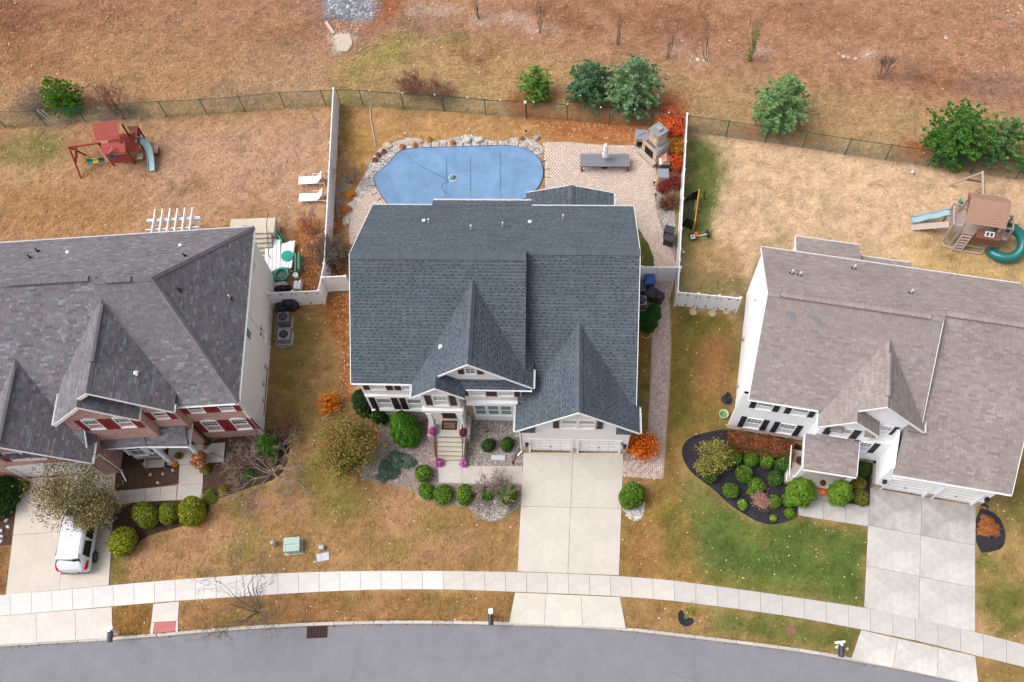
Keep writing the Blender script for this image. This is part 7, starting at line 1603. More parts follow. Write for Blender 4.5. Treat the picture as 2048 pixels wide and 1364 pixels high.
x, y = W(1329, 325, .6); t = thing('gas_grill', 'stainless and copper coloured grill built between the two stone counters', 'grill', (x, y))
mb = MB(); mb.box(-.3, .36, -.42, .42, 0, .85, C(88, 88, 94)); mb.build('cabinet', M_plain, t); mb = MB(); mb.box(-.22, .3, -.36, .36, .85, 1.0, C(196, 200, 206)); prof = [(-.2, 1.0), (-.1, 1.16), (.1, 1.2), (.28, 1.0)]
v = [(a, yy, z) for yy in (-.34, .34) for a, z in prof]; mb.mesh(v, [(0, 1, 5, 4), (1, 2, 6, 5), (2, 3, 7, 6), (0, 3, 2, 1), (4, 5, 6, 7)], C(206, 142, 112)); mb.build('lid', M_paint, t); mb = MB(); mb.box(-.42, -.22, -.4, .4, .82, .92, C(232, 234, 236)); mb.build('side_shelf', M_paint, t)
mb = MB(); mb.tube([(-.24, -.3, 1.06), (-.24, .3, 1.06)], .02, 6, C(210, 214, 218)); mb.build('handle', M_paint, t)
x, y = W(1337, 475, .3); t = thing('deck_box', 'black wicker style deck box pair on the gravel by the right fence', 'storage box', (x, y), R(-20))
for i, (cx_, cy_, s, hh) in enumerate(((-.08, .26, .62, .95), (.1, -.28, .66, .8))):
    mb = MB(); mb.obox((cx_, cy_, 0), s, s*.8, hh-.08); mb.build('body', M_dark, t, bevel=.02); mb = MB(); mb.obox((cx_, cy_, hh-.08), s+.07, s*.8+.07, .09); mb.build('lid', mat('black lid', C(66, 66, 72), .5, .08), t, bevel=.02)

# ================================================================== SIDE OF MIDDLE HOUSE
M_slg = mat('fan grey', C(96, 98, 104), .5)
M_blue = mat('blue plastic', C(62, 106, 186), .5, .06, 5); M_blkp = mat('black plastic', C(44, 46, 52), .45, .12, 5, spec=.4)
def bin_(label, px, py, rot, m, name='wheeled_bin', h=1.05, group='wheeled bins by the side gate'):
    x, y = W(px, py, .5); t = thing(name, label, 'bin', (x, y), rot, group)
    mb = MB(); v = [(-.24, -.26, .08), (.24, -.26, .08), (.24, .26, .08), (-.24, .26, .08), (-.3, -.34, h-.1), (.3, -.34, h-.1), (.3, .34, h-.1), (-.3, .34, h-.1)]
    mb.mesh(v, [(0, 3, 2, 1), (4, 5, 6, 7), (0, 1, 5, 4), (1, 2, 6, 5), (2, 3, 7, 6), (3, 0, 4, 7)]); mb.build('body', m, t, bevel=.03)
    mb = MB(); mb.box(-.33, .33, -.38, .36, h-.1, h-.03); mb.box(-.24, .24, -.28, .26, h-.03, h+.02); mb.build('lid', m, t, bevel=.03); mb = MB(); mb.tube([(-.24, .42, h-.12), (.24, .42, h-.12)], .025, 6); mb.build('handle', m, t)
    for sx in (-.27, .27): mb = MB(); mb.tube([(sx-.03, .3, .12), (sx+.03, .3, .12)], .12, 10); mb.build('wheel', M_dark, t)
bin_('blue wheeled recycling bin beside the paver walk gate', 1299, 565, R(4), M_blue); bin_('black wheeled bin between the blue bin and the evergreens', 1303, 592, R(-30), M_blkp)
x, y = W(1318, 595, .6); t = thing('covered_grill', 'black covered kettle grill at the edge of the paver walk', 'grill', (x, y), .3); mb = MB(); mb.lathe([(.3, 0), (.33, .5), (.38, .8), (.3, 1.0), (.1, 1.08)], n=10); mb.build('cover', M_blkp, t); mb = MB(); mb.box(-.5, -.2, -.2, .2, .7, .76); mb.build('side_shelf', M_blkp, t)
def ac_unit(label, px, py, h=.75, s=.78, rot=0, group='air conditioning units', col=(150, 150, 156)):
    x, y = W(px, py, h); t = thing('air_conditioner', label, 'air conditioner', (x, y), rot, group); mb = MB(); mb.box(-s/2, s/2, -s/2, s/2, .06, h); b = mb.build('cabinet', mat('grey painted metal', C(*col), .5, .05), t, bevel=.03)
    mb = MB(); k = 0
    while .12+k*.06 < h-.08: 
        z = .12+k*.06; mb.box(-s/2-.006, s/2+.006, -s/2-.006, s/2+.006, z, z+.02); k += 1
    mb.build('louvres', M_dark if False else mat('louvre', C(*[c*.75 for c in col]), .5, .05), b)
    mb = MB(); mb.lathe([(.31, h), (.31, h+.006)], n=20); mb.build('fan_opening', M_dark, t); mb = MB()
    for i in range(4):
        a = i*math.pi/2+.4; mb.mesh([(0, 0, h+.02), (.28*math.cos(a), .28*math.sin(a), h+.015), (.27*math.cos(a+.7), .27*math.sin(a+.7), h+.03)], [(0, 1, 2)])
    mb.lathe([(.08, h+.01), (.07, h+.05)], n=10); mb.build('fan', M_slg, t); mb = MB()
    for r_ in (.12, .2, .28): mb.tube([(r_*math.cos(i*.4), r_*math.sin(i*.4), h+.045) for i in range(17)], .005, 3, caps=False)
    mb.build('grille', M_dark, t); mb = MB(); mb.box(-s/2-.08, s/2+.08, -s/2-.08, s/2+.08, -.05, .06); mb.build('pad', M_cement, t); return t
ac_unit('grey air conditioner beside the pink house, nearer the gate', 566, 633, .95, .72, R(4), col=(132, 132, 138)); ac_unit('pale grey square air conditioner beside the pink house, nearer the street', 567, 668, .75, .78, R(3), col=(170, 168, 176)); ac_unit('grey air conditioner by the right wall of the middle house', 1283, 600, .8, .7, 0, col=(176, 176, 180)); ac_unit('dark air conditioner half under the eave next to the bins', 1281, 572, .8, .7, 0, col=(110, 112, 118))
mb = MB(); p_ = smooth_poly(WP([(549, 625), (584, 622), (588, 690), (560, 700), (549, 690)]), 1); mb.prism(p_, -.1, .03); tag(mb.build('gravel_pad', M_gravel), kind='structure'); stones('gravel', p_, 180, .04, [(196, 180, 160), (170, 152, 132), (214, 202, 186)], 44, ('tan gravel strip under the two air conditioners of the pink house', 'gravel'), z=.03)
# black bag heap
rs = np.random.RandomState(3)
x, y = W(580, 606, .5); t = thing('covered_grill', 'grill under a crumpled black cover beside the left gate', 'grill', (x, y), .2); mb = MB(); n = 14; v = []
for r_, z in ((.42, .02), (.46, .4), (.42, .75), (.3, .95), (.08, 1.0)):
    for j in range(n): a = 2*math.pi*j/n; k = r_*(1+.1*rs.randn()); v.append((k*1.25*math.cos(a), k*math.sin(a), z+.04*rs.randn()))
mb.mesh(v, [(i*n+j, i*n+(j+1) % n, (i+1)*n+(j+1) % n, (i+1)*n+j) for i in range(4) for j in range(n)]+[tuple(4*n+j for j in range(n))]); mb.build('cover', M_blkp, t); mb = MB(); mb.lathe([(.36, 0), (.4, .3), (.36, .6), (.3, .62)], (-.62, -.1, 0), 12); mb.build('drum', M_blkp, t)
hose('yellow garden hose lying in a loop by the evergreens', [(1292, 655), (1300, 658), (1303, 664), (1301, 672), (1292, 677), (1284, 673), (1282, 668)], .03, (214, 198, 150), h=.04)

# ================================================================== STORAGE PILE BEHIND LEFT GATE
def boards(label, quad, h, n, name='vinyl_board_stack', z0=.0, m=None, group='white vinyl board stacks'):
    tl, tr, br, bl = [Vector(W(*p, h)) for p in quad]; c = (tl+tr+br+bl)/4; t = thing(name, label, 'building boards', c, 0, group); rnd = random.Random(n)
    for lay in range(3):
        for i in range(n):
            a, b = (i+.04)/n, (i+.96)/n; o1, o2 = rnd.uniform(-.05, .05), rnd.uniform(-.05, .05)
            P = [tl.lerp(tr, a), tl.lerp(tr, b), bl.lerp(br, b), bl.lerp(br, a)]; d = (P[3]-P[0]).normalized(); P = [P[0]+d*o1-c, P[1]+d*o1-c, P[2]+d*o2-c, P[3]+d*o2-c]
            mb = MB(); mb.prism([(p.x, p.y) for p in P], h-.09*(lay+1)+.01, h-.09*lay); mb.build('board', m or M_vinyl, t)
    mb = MB()
    for f_ in (.15, .8): p, q = tl.lerp(bl, f_)-c, tr.lerp(br, f_)-c; mb.beam((p.x, p.y, (h-.27)/2), (q.x, q.y, (h-.27)/2), .12, h-.27)
    mb.build('bearer', mat('pallet wood', C(150, 110, 84), .9, .2, 6), t); return t
boards('stack of white vinyl boards nearest the pink house wall', [(531, 478), (561, 478), (560, 534), (528, 552)], .5, 4); boards('stack of white vinyl boards with a turquoise lid on top', [(563, 488), (590, 480), (583, 535), (559, 536)], .45, 4)
M_teal = mat('turquoise plastic', C(36, 176, 150), .5, .05, 4); M_brown = mat('muddy water', C(96, 104, 92), .3, .2, 3)
x, y = W(574, 511, .55); t = thing('plastic_disc', 'round turquoise plastic disc lying on the white boards', 'disc', (x, y, .47)); mb = MB(); mb.lathe([(.42, 0), (.43, .05), (.38, .07), (.36, .05), (.2, .06), (.18, .08), (.02, .08)], n=28); mb.build('disc', M_teal, t, smooth=False)
x, y = W(563, 549, .5); t = thing('sandbox_tub', 'round turquoise plastic tub half filled with leaves and dirt', 'tub', (x, y)); mb = MB(); mb.lathe([(.34, .0), (.45, .5), (.5, .55), (.5, .58), (.42, .57), (.36, .35), (.02, .33)], n=24); mb.build('tub', M_teal, t); mb = MB(); mb.lathe([(.35, .36), (.3, .42), (.02, .44)], n=12, col=(1, 1, 1)); mb.build('dirt', M_brown, t)
x, y = W(556, 472, .4); t = thing('folded_play_frame', 'turquoise folding frame leaning beside the rear steps', 'play frame', (x, y), R(-55)); mb = MB(); mb.box(-.75, .75, -.05, .05, .05, .75, C(70, 190, 160)); mb.build('side_board', M_paint, t); mb = MB()
for i in range(7): mb.beam((-.65+i*.21, .12, .1), (-.65+i*.21, .18, .8), .04, .04, C(46, 120, 70))
mb.beam((-.7, .15, .75), (.7, .18, .78), .06, .05, C(46, 120, 70)); mb.build('rungs', M_paint, t); mb = MB(); mb.lathe([(.1, .6), (.14, .75), (.08, .9)], (-.55, .2, 0), 8, C(230, 186, 60)); mb.build('knob', M_paint, t)
x, y = W(596, 526, .4); t = thing('toy_slide', 'turquoise edged toy slide folded against the board stack', 'toy', (x, y), R(-82)); mb = MB(); mb.box(-.75, .7, .08, .16, .02, .7, C(50, 176, 150)); mb.box(-.75, .7, -.2, -.14, .02, .55, C(70, 200, 176)); mb.build('side_board', M_paint, t); mb = MB(); mb.box(-.6, .55, -.14, .08, .3, .36, C(196, 116, 80)); mb.build('bed_board', M_paint, t)
x, y = W(589, 541, .3); t = thing('toy_car_seat', 'small black and tan seat lying next to the turquoise tub', 'toy', (x, y)); mb = MB(); mb.box(-.3, .3, -.16, .2, 0, .4, C(150, 128, 104)); mb.build('base', M_paint, t, bevel=.03); mb = MB(); mb.lathe([(.24, .4), (.26, .5), (.18, .5), (.15, .42), (.02, .42)], n=12, col=C(40, 44, 56), sq=(1, .6)); mb.build('seat', M_paint, t)
x, y = W(563, 572, .3); t = thing('tarpaulin_heap', 'crumpled black and white tarpaulin just inside the left gate', 'tarpaulin', (x, y)); n = 12
for nm, m, off, sc, zz in (('black_sheet', M_blkp, (.1, .0), (.75, .3), .3), ('white_sheet', M_canvas, (-.15, .2), (.6, .22), .42)):
    mb = MB(); v = []
    for r_, z in ((1, .0), (.9, .6), (.6, .9), (.1, 1.0)):
        for j in range(n): a = 2*math.pi*j/n; k = r_*(1+.16*rs.randn()); v.append((off[0]+k*sc[0]*math.cos(a), off[1]+k*sc[1]*math.sin(a), z*zz+.05*rs.randn()))
    mb.mesh(v, [(i*n+j, i*n+(j+1) % n, (i+1)*n+(j+1) % n, (i+1)*n+j) for i in range(3) for j in range(n)]+[tuple(3*n+j for j in range(n))]); mb.build(nm, m, t)
x, y = W(592, 570, .4); t = thing('white_drum', 'white cylinder drum standing by the gate post', 'drum', (x, y)); mb = MB(); mb.tube([(0, -.3, .25), (0, .3, .25)], .22, 14); mb.build('barrel', M_trim, t); mb = MB(); mb.box(.24, .36, -.4, .3, 0, .6); mb.build('side_board', M_vinyl, t)
x, y = W(591, 550, .3); t = thing('plastic_bucket', 'white bucket on black base beside the drum', 'bucket', (x, y)); mb = MB(); mb.lathe([(.16, .0), (.2, .35), (.2, .36), (.17, .34), (.02, .1)], n=12); mb.build('bucket', M_trim, t)
# rear steps and landing of the pink house
t = thing('rear_landing', 'cream concrete landing and steps behind the pink house', 'steps', (-21.2, 33.4), R(3))
mb = MB(); mb.box(-2.2, 1.0, .95, 2.2, 0, 1.2, C(214, 202, 184)); mb.build('landing', M_conc, t, bevel=.02)
for i in range(6): mb = MB(); mb.box(-1.0, .75, .95-.28*(i+1), .95-.28*i, 0, 1.2-.18*(i+1), C(206-3*(i % 2), 196, 178)); mb.build('step', M_conc, t, bevel=.015)
mb = MB()
for x in (.72,):
    mb.tube([(x, 2.0, 2.1), (x, .95, 2.1), (x, -.7, 1.0), (x, -.75, .1)], .022, 5)
    for i in range(9): y_ = .95-i*.2; z_ = 2.1-max(0, (.95-y_))*.66; mb.tube([(x, y_, z_), (x, y_, z_-.9)], .012, 4)
mb.tube([(-1.0, .97, 2.1), (-.2, .97, 2.1)], .022, 5); mb.build('railing', M_dark, t)
# pergola
t = thing('pergola', 'white pergola with notched rafters behind the pink house', 'pergola', (-26.9, 34.0), R(4.2))
for x in (-1.35, 1.35):
    for y_ in (-.9, .55): mb = MB(); mb.box(x-.08, x+.08, y_-.08, y_+.08, 0, 2.5); mb.build('post', M_vinyl, t)
for y_ in (.62, .5, -.2, -.9): mb = MB(); mb.box(-1.85, 1.85, y_-.03, y_+.03, 2.42, 2.6); mb.build('beam', M_vinyl, t)
for i in range(6):
    x = -1.3+i*.52; mb = MB(); mb.mesh([(x-.035, -1.5, 2.62), (x+.035, -1.5, 2.62), (x+.035, 1.0, 2.62), (x-.035, 1.0, 2.62), (x+.035, 1.35, 2.72), (x-.035, 1.35, 2.72), (x-.035, 1.3, 2.8), (x+.035, 1.3, 2.8), (x-.035, -1.5, 2.8), (x+.035, -1.5, 2.8)], [(0, 3, 2, 1), (3, 5, 4, 2), (5, 6, 7, 4), (6, 8, 9, 7), (8, 0, 1, 9), (0, 8, 6, 5, 3), (1, 2, 4, 7, 9)]); mb.build('rafter', M_vinyl, t)
mb = MB(); mb.beam((1.35, .5, 1.9), (1.85, .5, 2.42), .07, .07); mb.build('brace', M_vinyl, t)
# loungers
def lounger(px, py, rot, label):
    x, y = W(px, py); t = thing('sun_lounger', label, 'sun lounger', (x, y), rot, 'white sun loungers by the long fence')
    f_ = MB()
    for s in (-.32, .32): f_.tube([(-.95, s, .38), (.4, s, .38), (.95, s, .36)], .022, 6)
    f_.tube([(-.95, -.32, .38), (-.95, .32, .38)], .022, 6); f_.build('frame', M_vinyl, t)
    for i in range(8): mb = MB(); a = -.93+i*.165; mb.box(a, a+.15, -.3, .3, .385, .397); mb.build('sling_band', M_canvas, t)
    mb = MB(); mb.mesh([(.4, -.3, .4), (.4, .3, .4), (.82, .3, .98), (.82, -.3, .98), (.42, -.3, .38), (.42, .3, .38), (.84, .3, .96), (.84, -.3, .96)], [(0, 1, 2, 3), (7, 6, 5, 4), (0, 3, 7, 4), (1, 5, 6, 2), (2, 6, 7, 3)]); mb.tube([(.4, -.31, .4), (.83, -.31, 1.0), (.83, .31, 1.0), (.4, .31, .4)], .02, 5); mb.build('backrest', M_canvas, t)
    for sx, sy in ((-.6, -.32), (-.6, .32), (.8, -.32), (.8, .32)): mb = MB(); mb.tube([(sx, sy, .38), (sx+(.18 if sx < 0 else .12), sy, 0)], .02, 5); mb.build('leg', M_vinyl, t)
    for sy in (-.36, .36): mb = MB(); mb.tube([(.05, sy, .38), (.1, sy, .62), (.6, sy, .62)], .02, 5); mb.build('armrest', M_vinyl, t)
    mb = MB(); mb.tube([(-.42, -.32, .02), (-.42, .32, .02)], .018, 5); mb.build('stretcher', M_vinyl, t)
lounger(626, 366, R(4), 'white sun lounger beside the long fence, farther from the street'); lounger(627, 400, R(3), 'white sun lounger beside the long fence, nearer the street')
# football goal with net
M_thin = mat('grey tube', C(150, 138, 128), .6, .05); M_net = mat('net cord', C(196, 186, 172), .8, 0)
b1, b2, b3, b4 = [Vector((*W(*p), 0)) for p in ((598, 320), (604, 238), (637, 242), (630, 312))]; t = thing('soccer_goal', 'thin framed practice goal with net in the left rear yard', 'goal', b1); Z = Vector((0, 0, 1.7)); mb = MB()
mb.tube([b1-b1, Z, b2-b1+Z, b2-b1], .018, 5); mb.tube([Z, b4-b1, b3-b1, b2-b1+Z], .014, 5); mb.tube([b1-b1, b4-b1], .014, 5); mb.tube([b2-b1, b3-b1], .014, 5); mb.build('frame', M_thin, t); mb = MB()
for i in range(1, 16): f_ = i/16; p = Z.lerp(b2-b1+Z, f_); q = (b4-b1).lerp(b3-b1, f_); mb.tube([p, q], .004, 3, caps=False)
for i in range(1, 9): f_ = i/9; p = Z.lerp(b4-b1, f_); q = (b2-b1+Z).lerp(b3-b1, f_); mb.tube([p, q], .004, 3, caps=False)
o = mb.build('net', M_net, t); o['kind'] = 'stuff'
# leaning poles by the left fence
a = Vector((*W(122, 259), 0)); t = thing('leaning_poles', 'two pale poles leaning crossed against the left rear fence', 'poles', a)
for dx, dy, dz in ((-.9, .2, 2.0), (-.55, .25, 1.95)): mb = MB(); mb.tube([(0 if dx < -.6 else .25, 0, 0), (dx, dy, dz)], .04, 6, C(214, 204, 194)); mb.build('pole', M_plain, t)

# ================================================================== LEFT PLAY SET (red cedar)
RW = (170, 74, 66)
def woodm(n, c): return mat(n, C(*c), .8, .14, 9, .1, 40, stretch=(1, 6, 6))
M_red = woodm('red stained wood', (180, 88, 80)); M_redd = woodm('darker red stained wood', (150, 62, 52)); M_sl = mat('pale blue slide plastic', C(158, 190, 198), .35, .03, 3, spec=.4)  # M_redd: deeper red for posts, deck boards, pickets and swing legs
def slide(parent, path, w=.46, side=.13, m=None, name='slide'):
    P = [Vector(p) for p in path]; k = len(P); pr = [(-w/2-.03, side+.02), (-w/2, side), (-w/2+.03, 0), (w/2-.03, 0), (w/2, side), (w/2+.03, side+.02), (w/2+.03, -.03), (-w/2-.03, -.03)]; v = []
    for i, p in enumerate(P):
        d = (P[min(i+1, k-1)]-P[max(0, i-1)]); d.z = 0; d.normalize(); s = Vector((-d.y, d.x, 0))
        for a, b in pr: v.append(p+s*a+Vector((0, 0, b)))
    n = len(pr); mb = MB(); mb.mesh(v, [(i*n+j, i*n+(j+1) % n, (i+1)*n+(j+1) % n, (i+1)*n+j) for i in range(k-1) for j in range(n)]+[tuple(range(n)), tuple(range(k*n-1, (k-1)*n-1, -1))]); return mb.build(name, m or M_sl, parent, smooth=False)
def bez(p0, p1, p2, p3, n=14):
    p0, p1, p2, p3 = map(Vector, (p0, p1, p2, p3)); return [p0*(1-t)**3+p1*3*t*(1-t)**2+p2*3*t*t*(1-t)+p3*t**3 for t in [i/(n-1) for i in range(n)]]
t = thing('play_set', 'red stained wooden play tower with pale blue slide and swing beam', 'play set', (-33.75, 40.95), R(7))
for x, y_ in ((0, 0), (1.6, 0), (0, 1.5), (1.6, 1.5), (2.4, .8), (2.4, 1.8)): mb = MB(); mb.box(x-.05, x+.05, y_-.05, y_+.05, 0, 2.7 if x < 2 else 2.0); mb.build('post', M_redd, t)
def planks(parent, name, p0, eu, ev, n, m, th=.025, gap=.012):
    """n boards side by side along ev, running along eu"""
    p0, eu, ev = Vector(p0), Vector(eu), Vector(ev); nn = eu.cross(ev).normalized(); 
    for i in range(n):
        a = p0+ev*(i/n)+ev.normalized()*gap/2; b = p0+ev*((i+1)/n)-ev.normalized()*gap/2; v = [a, a+eu, b+eu, b]; v = v+[q+nn*th for q in v]
        mb = MB(); mb.mesh(v, [(0, 3, 2, 1), (4, 5, 6, 7), (0, 1, 5, 4), (1, 2, 6, 5), (2, 3, 7, 6), (3, 0, 4, 7)]); mb.build(name, m, parent)
planks(t, 'roof_board', (-.15, .15, 2.75), (1.75, 0, 0), (0, .85, .8), 6, M_red); planks(t, 'roof_board', (1.6, 1.85, 2.75), (-1.75, 0, 0), (0, -.85, .8), 6, M_red)
planks(t, 'awning_board', (.1, -.55, 2.1), (1.75, 0, 0), (0, .6, .45), 4, M_red)
mb = MB(); mb.mesh([(.55, -.62, 2.12), (1.35, -.62, 2.12), (.95, -.62, 2.45), (.95, -.1, 2.45), (.5, -.1, 2.3), (1.4, -.1, 2.3)], [(0, 1, 2), (0, 2, 3, 4), (2, 1, 5, 3)]); mb.build('dormer', M_red, t)
planks(t, 'deck_board', (0, 0, 1.35), (2.4, 0, 0), (0, 1.8, 0), 10, M_redd)
planks(t, 'wall_board', (.05, -.06, .35), (1.6, 0, 0), (0, 0, 1.0), 6, M_red); planks(t, 'wall_board', (.05, -.06, 1.35), (.5, 0, 0), (0, 0, .8), 5, M_red)
mb = MB(); mb.box(.15, .62, -.14, -.1, 1.0, 1.6, C(150, 176, 206)); mb.box(.21, .36, -.16, -.14, 1.08, 1.5, C(44, 60, 96)); mb.box(.41, .56, -.16, -.14, 1.08, 1.5, C(44, 60, 96)); mb.build('play_window', M_paint, t)
for i in range(7): mb = MB(); mb.beam((1.72+i*.1, 1.8, 1.4), (1.72+i*.1, 1.8, 2.0), .05, .03); mb.build('picket', M_redd, t)
for i in range(5): mb = MB(); mb.beam((2.4, 1.2+i*.13, 1.4), (2.4, 1.2+i*.13, 2.0), .03, .05); mb.build('picket', M_redd, t)
mb = MB(); mb.beam((1.65, 1.8, 2.03), (2.45, 1.8, 2.03), .07, .06); mb.beam((2.4, 1.8, 2.03), (2.4, .8, 2.03), .07, .06); mb.build('handrail', M_red, t)
slide(t, bez((2.1, 1.05, 1.4), (3.1, 1.1, 1.2), (3.0, .2, .65), (3.0, -.95, .18)))
mb = MB(); mb.beam((0, .3, 2.35), (-2.35, .2, 2.35), .1, .14); mb.build('swing_beam', M_red, t)
for a, b in (((-2.3, .2, 2.35), (-2.35, -.9, 0)), ((-2.3, .2, 2.35), (-2.35, 1.3, 0)), ((-2.32, -.35, 1.2), (-1.8, .15, 2.3)), ((-2.33, -.4, 1.1), (-2.33, .75, 1.1))): mb = MB(); mb.beam(a, b, .09, .09); mb.build('swing_leg', M_redd, t)
mb = MB(); mb.box(2.05, 2.45, -.2, .35, .7, .76, C(214, 196, 172)); mb.box(2.1, 2.4, .35, .39, .76, 1.2, C(190, 110, 90)); mb.build('shop_counter', M_paint, t)
for sx, c, nm in ((-1.6, (30, 150, 130), 'seat_teal'), (-1.15, (226, 214, 120), 'seat_yellow'), (-.7, (40, 110, 92), 'seat_green')):
    mb = MB(); mb.box(sx-.2, sx+.2, .0, .22, .5, .54, C(*c)); mb.box(sx-.2, sx+.2, .2, .24, .5, .8, C(*c)); q = mb.build('swing_seat', M_paint, t); mb = MB(); mb.tube([(sx-.18, .1, .54), (sx-.15, .22, 2.3)], .01, 4, C(60, 130, 90)); mb.tube([(sx+.18, .1, .54), (sx+.15, .22, 2.3)], .01, 4, C(60, 130, 90)); mb.build('rope', M_paint, q)
x, y = W(305, 302, .3); t = thing('toy_chest', 'faded pink lidded chest behind the pale blue slide', 'chest', (x, y), R(5)); mb = MB(); mb.box(-.42, .42, -.3, .3, 0, .42, C(150, 84, 66)); mb.build('body', M_plain, t); mb = MB(); mb.box(-.46, .46, -.34, .34, .42, .5, C(206, 168, 164)); mb.build('lid', M_plain, t, bevel=.02)

# ================================================================== RIGHT PLAY SET (weathered cedar)
M_ced = woodm('weathered cedar', (178, 142, 122)); M_cedd = woodm('brown cedar', (138, 92, 74)); M_gry = woodm('grey timber', (196, 178, 170)); M_tube = mat('teal tube slide', C(24, 118, 116), .3, .05, 3, spec=.5)
t = thing('play_set', 'weathered cedar playhouse tower with teal tube slide, wave slide and swing beam', 'play set', (26.35, 34.65), R(-11))
for x, y_ in ((0, 0), (2.2, 0), (2.2, 1.7), (0, 1.7), (-.6, 0), (-.6, 1.7), (3.1, .3), (3.1, 1.3)): mb = MB(); mb.box(x-.06, x+.06, y_-.06, y_+.06, 0, 2.9 if 0 <= x < 3 else 2.3); mb.build('post', M_gry, t)
planks(t, 'deck_board', (-.6, 0, 1.35), (3.7, 0, 0), (0, 1.7, 0), 12, M_gry)
planks(t, 'roof_board', (-.15, -.2, 2.85), (2.55, 0, 0), (0, 1.35, .95), 9, M_ced); planks(t, 'roof_board', (2.4, 2.0, 3.2), (-2.55, 0, 0), (0, -.85, .6), 5, M_ced)
mb = MB(); mb.mesh([(-.1, -.1, 2.9), (-.1, 1.9, 3.2), (-.1, 1.15, 3.75)], [(0, 1, 2)]); mb.build('gable', M_cedd, t); mb = MB(); mb.mesh([(2.35, -.1, 2.9), (2.35, 1.9, 3.2), (2.35, 1.15, 3.75)], [(0, 1, 2)]); mb.build('gable', M_cedd, t)
planks(t, 'wall_board', (.9, -.5, 1.9), (1.5, 0, 0), (0, .45, .3), 4, M_cedd); planks(t, 'wall_board', (.95, -.06, 1.35), (1.2, 0, 0), (0, 0, .9), 6, M_cedd); planks(t, 'wall_board', (.9, -.5, 1.25), (1.5, 0, 0), (0, 0, .65), 5, M_cedd); planks(t, 'wall_board', (2.26, 0, 1.4), (0, 1.7, 0), (0, 0, 1.2), 6, M_cedd)
mb = MB(); mb.mesh([(1.4, -.42, 2.03), (2.0, -.42, 2.03), (2.0, -.12, 2.22), (1.4, -.12, 2.22)], [(0, 1, 2, 3)], C(232, 230, 224)); mb.mesh([(1.5, -.38, 2.07), (1.65, -.38, 2.07), (1.65, -.2, 2.19), (1.5, -.2, 2.19)], [(0, 1, 2, 3)], C(50, 60, 58)); mb.mesh([(1.75, -.38, 2.07), (1.9, -.38, 2.07), (1.9, -.2, 2.19), (1.75, -.2, 2.19)], [(0, 1, 2, 3)], C(50, 60, 58)); mb.build('play_window', M_paint, t)
for i in range(9): mb = MB(); mb.beam((-.6, .15+i*.17, 1.4), (-.6, .15+i*.17, 2.1), .03, .06); mb.build('picket', M_gry, t)
for i in range(3): mb = MB(); mb.beam((-.5+i*.17, 0, 1.4), (-.5+i*.17, 0, 2.1), .06, .03); mb.build('picket', M_gry, t); mb = MB(); mb.beam((-.5+i*.17, 1.7, 1.4), (-.5+i*.17, 1.7, 2.1), .06, .03); mb.build('picket', M_gry, t)
mb = MB(); mb.beam((-.65, 0, 2.13), (0, 0, 2.13), .08, .06); mb.beam((-.65, 1.7, 2.13), (0, 1.7, 2.13), .08, .06); mb.beam((-.6, 0, 2.13), (-.6, 1.7, 2.13), .08, .06); mb.beam((2.2, .3, 2.3), (3.15, .3, 2.3), .09, .09); mb.beam((2.2, 1.3, 2.3), (3.15, 1.3, 2.3), .09, .09); mb.beam((3.1, .3, 2.3), (3.1, 1.3, 2.3), .09, .09); mb.build('handrail', M_gry, t)
slide(t, [(-.6-.175*i, 1.5-.02*i, 1.42-.105*i+.06*math.sin(i*1.1)) for i in range(13)], w=.5, name='wave_slide')
planks(t, 'ramp_board', (-.6, .35, 1.3), (0, .5, 0), (-2.0, .2, -1.28), 12, M_gry)
for x in (.25, .85): mb = MB(); mb.beam((x, -.1, 1.4), (x-.2, -.55, 0), .07, .09); mb.build('ladder_rail', M_gry, t)
for i in range(6): f_ = i/6+.06; mb = MB(); mb.box(.25-.2*f_+.03, .85-.2*f_-.03, -.1-.45*f_-.07, -.1-.45*f_+.07, 1.4*(1-f_)-.02, 1.4*(1-f_)+.02); mb.build('ladder_step', M_gry, t)
mb = MB(); pth = bez((3.1, .9, 1.6), (4.4, .9, 1.5), (4.6, -.5, .9), (3.6, -.75, .55), 12)+bez((3.6, -.75, .55), (3.1, -.85, .45), (2.7, -.6, .35), (2.45, -.25, .3), 6)[1:]
mb.tube(pth, .34, 14); mb.build('tube_slide', M_tube, t, smooth=True)
for i in range(1, 16, 4): mb = MB(); mb.tube([pth[i], Vector(pth[i])*.5+Vector(pth[i+1])*.5], .37, 14); mb.build('tube_flange', M_tube, t)
mb = MB(); mb.beam((1.15, 1.7, 2.45), (1.05, 4.5, 2.45), .11, .15); mb.build('swing_beam', M_gry, t)
for a, b in (((1.05, 4.45, 2.4), (-.25, 4.85, 0)), ((1.05, 4.45, 2.4), (2.15, 4.75, 0)), ((.4, 4.65, 1.2), (1.7, 4.65, 1.2))): mb = MB(); mb.beam(a, b, .1, .1); mb.build('swing_leg', M_gry if a[2] > 2 and b[0] < 0 else M_cedd, t)
mb = MB(); mb.box(.2, .5, 2.75, 3.15, .6, .66, C(40, 150, 140)); mb.box(.2, .26, 2.75, 3.15, .66, 1.0, C(40, 150, 140)); mb.box(.5, 1.1, 2.88, 3.02, .6, .7, C(170, 180, 206)); mb.box(1.1, 1.2, 2.8, 3.1, .6, 1.0, C(40, 150, 140)); q = mb.build('glider_swing', M_paint, t)
mb = MB()
for x, y_ in ((.3, 2.8), (.3, 3.1), (1.1, 2.85), (1.1, 3.05)): mb.tube([(x, y_, .7), (1.08, y_+.1, 2.4)], .012, 4, C(90, 90, 84))
mb.build('rope', M_paint, q)
mb = MB()
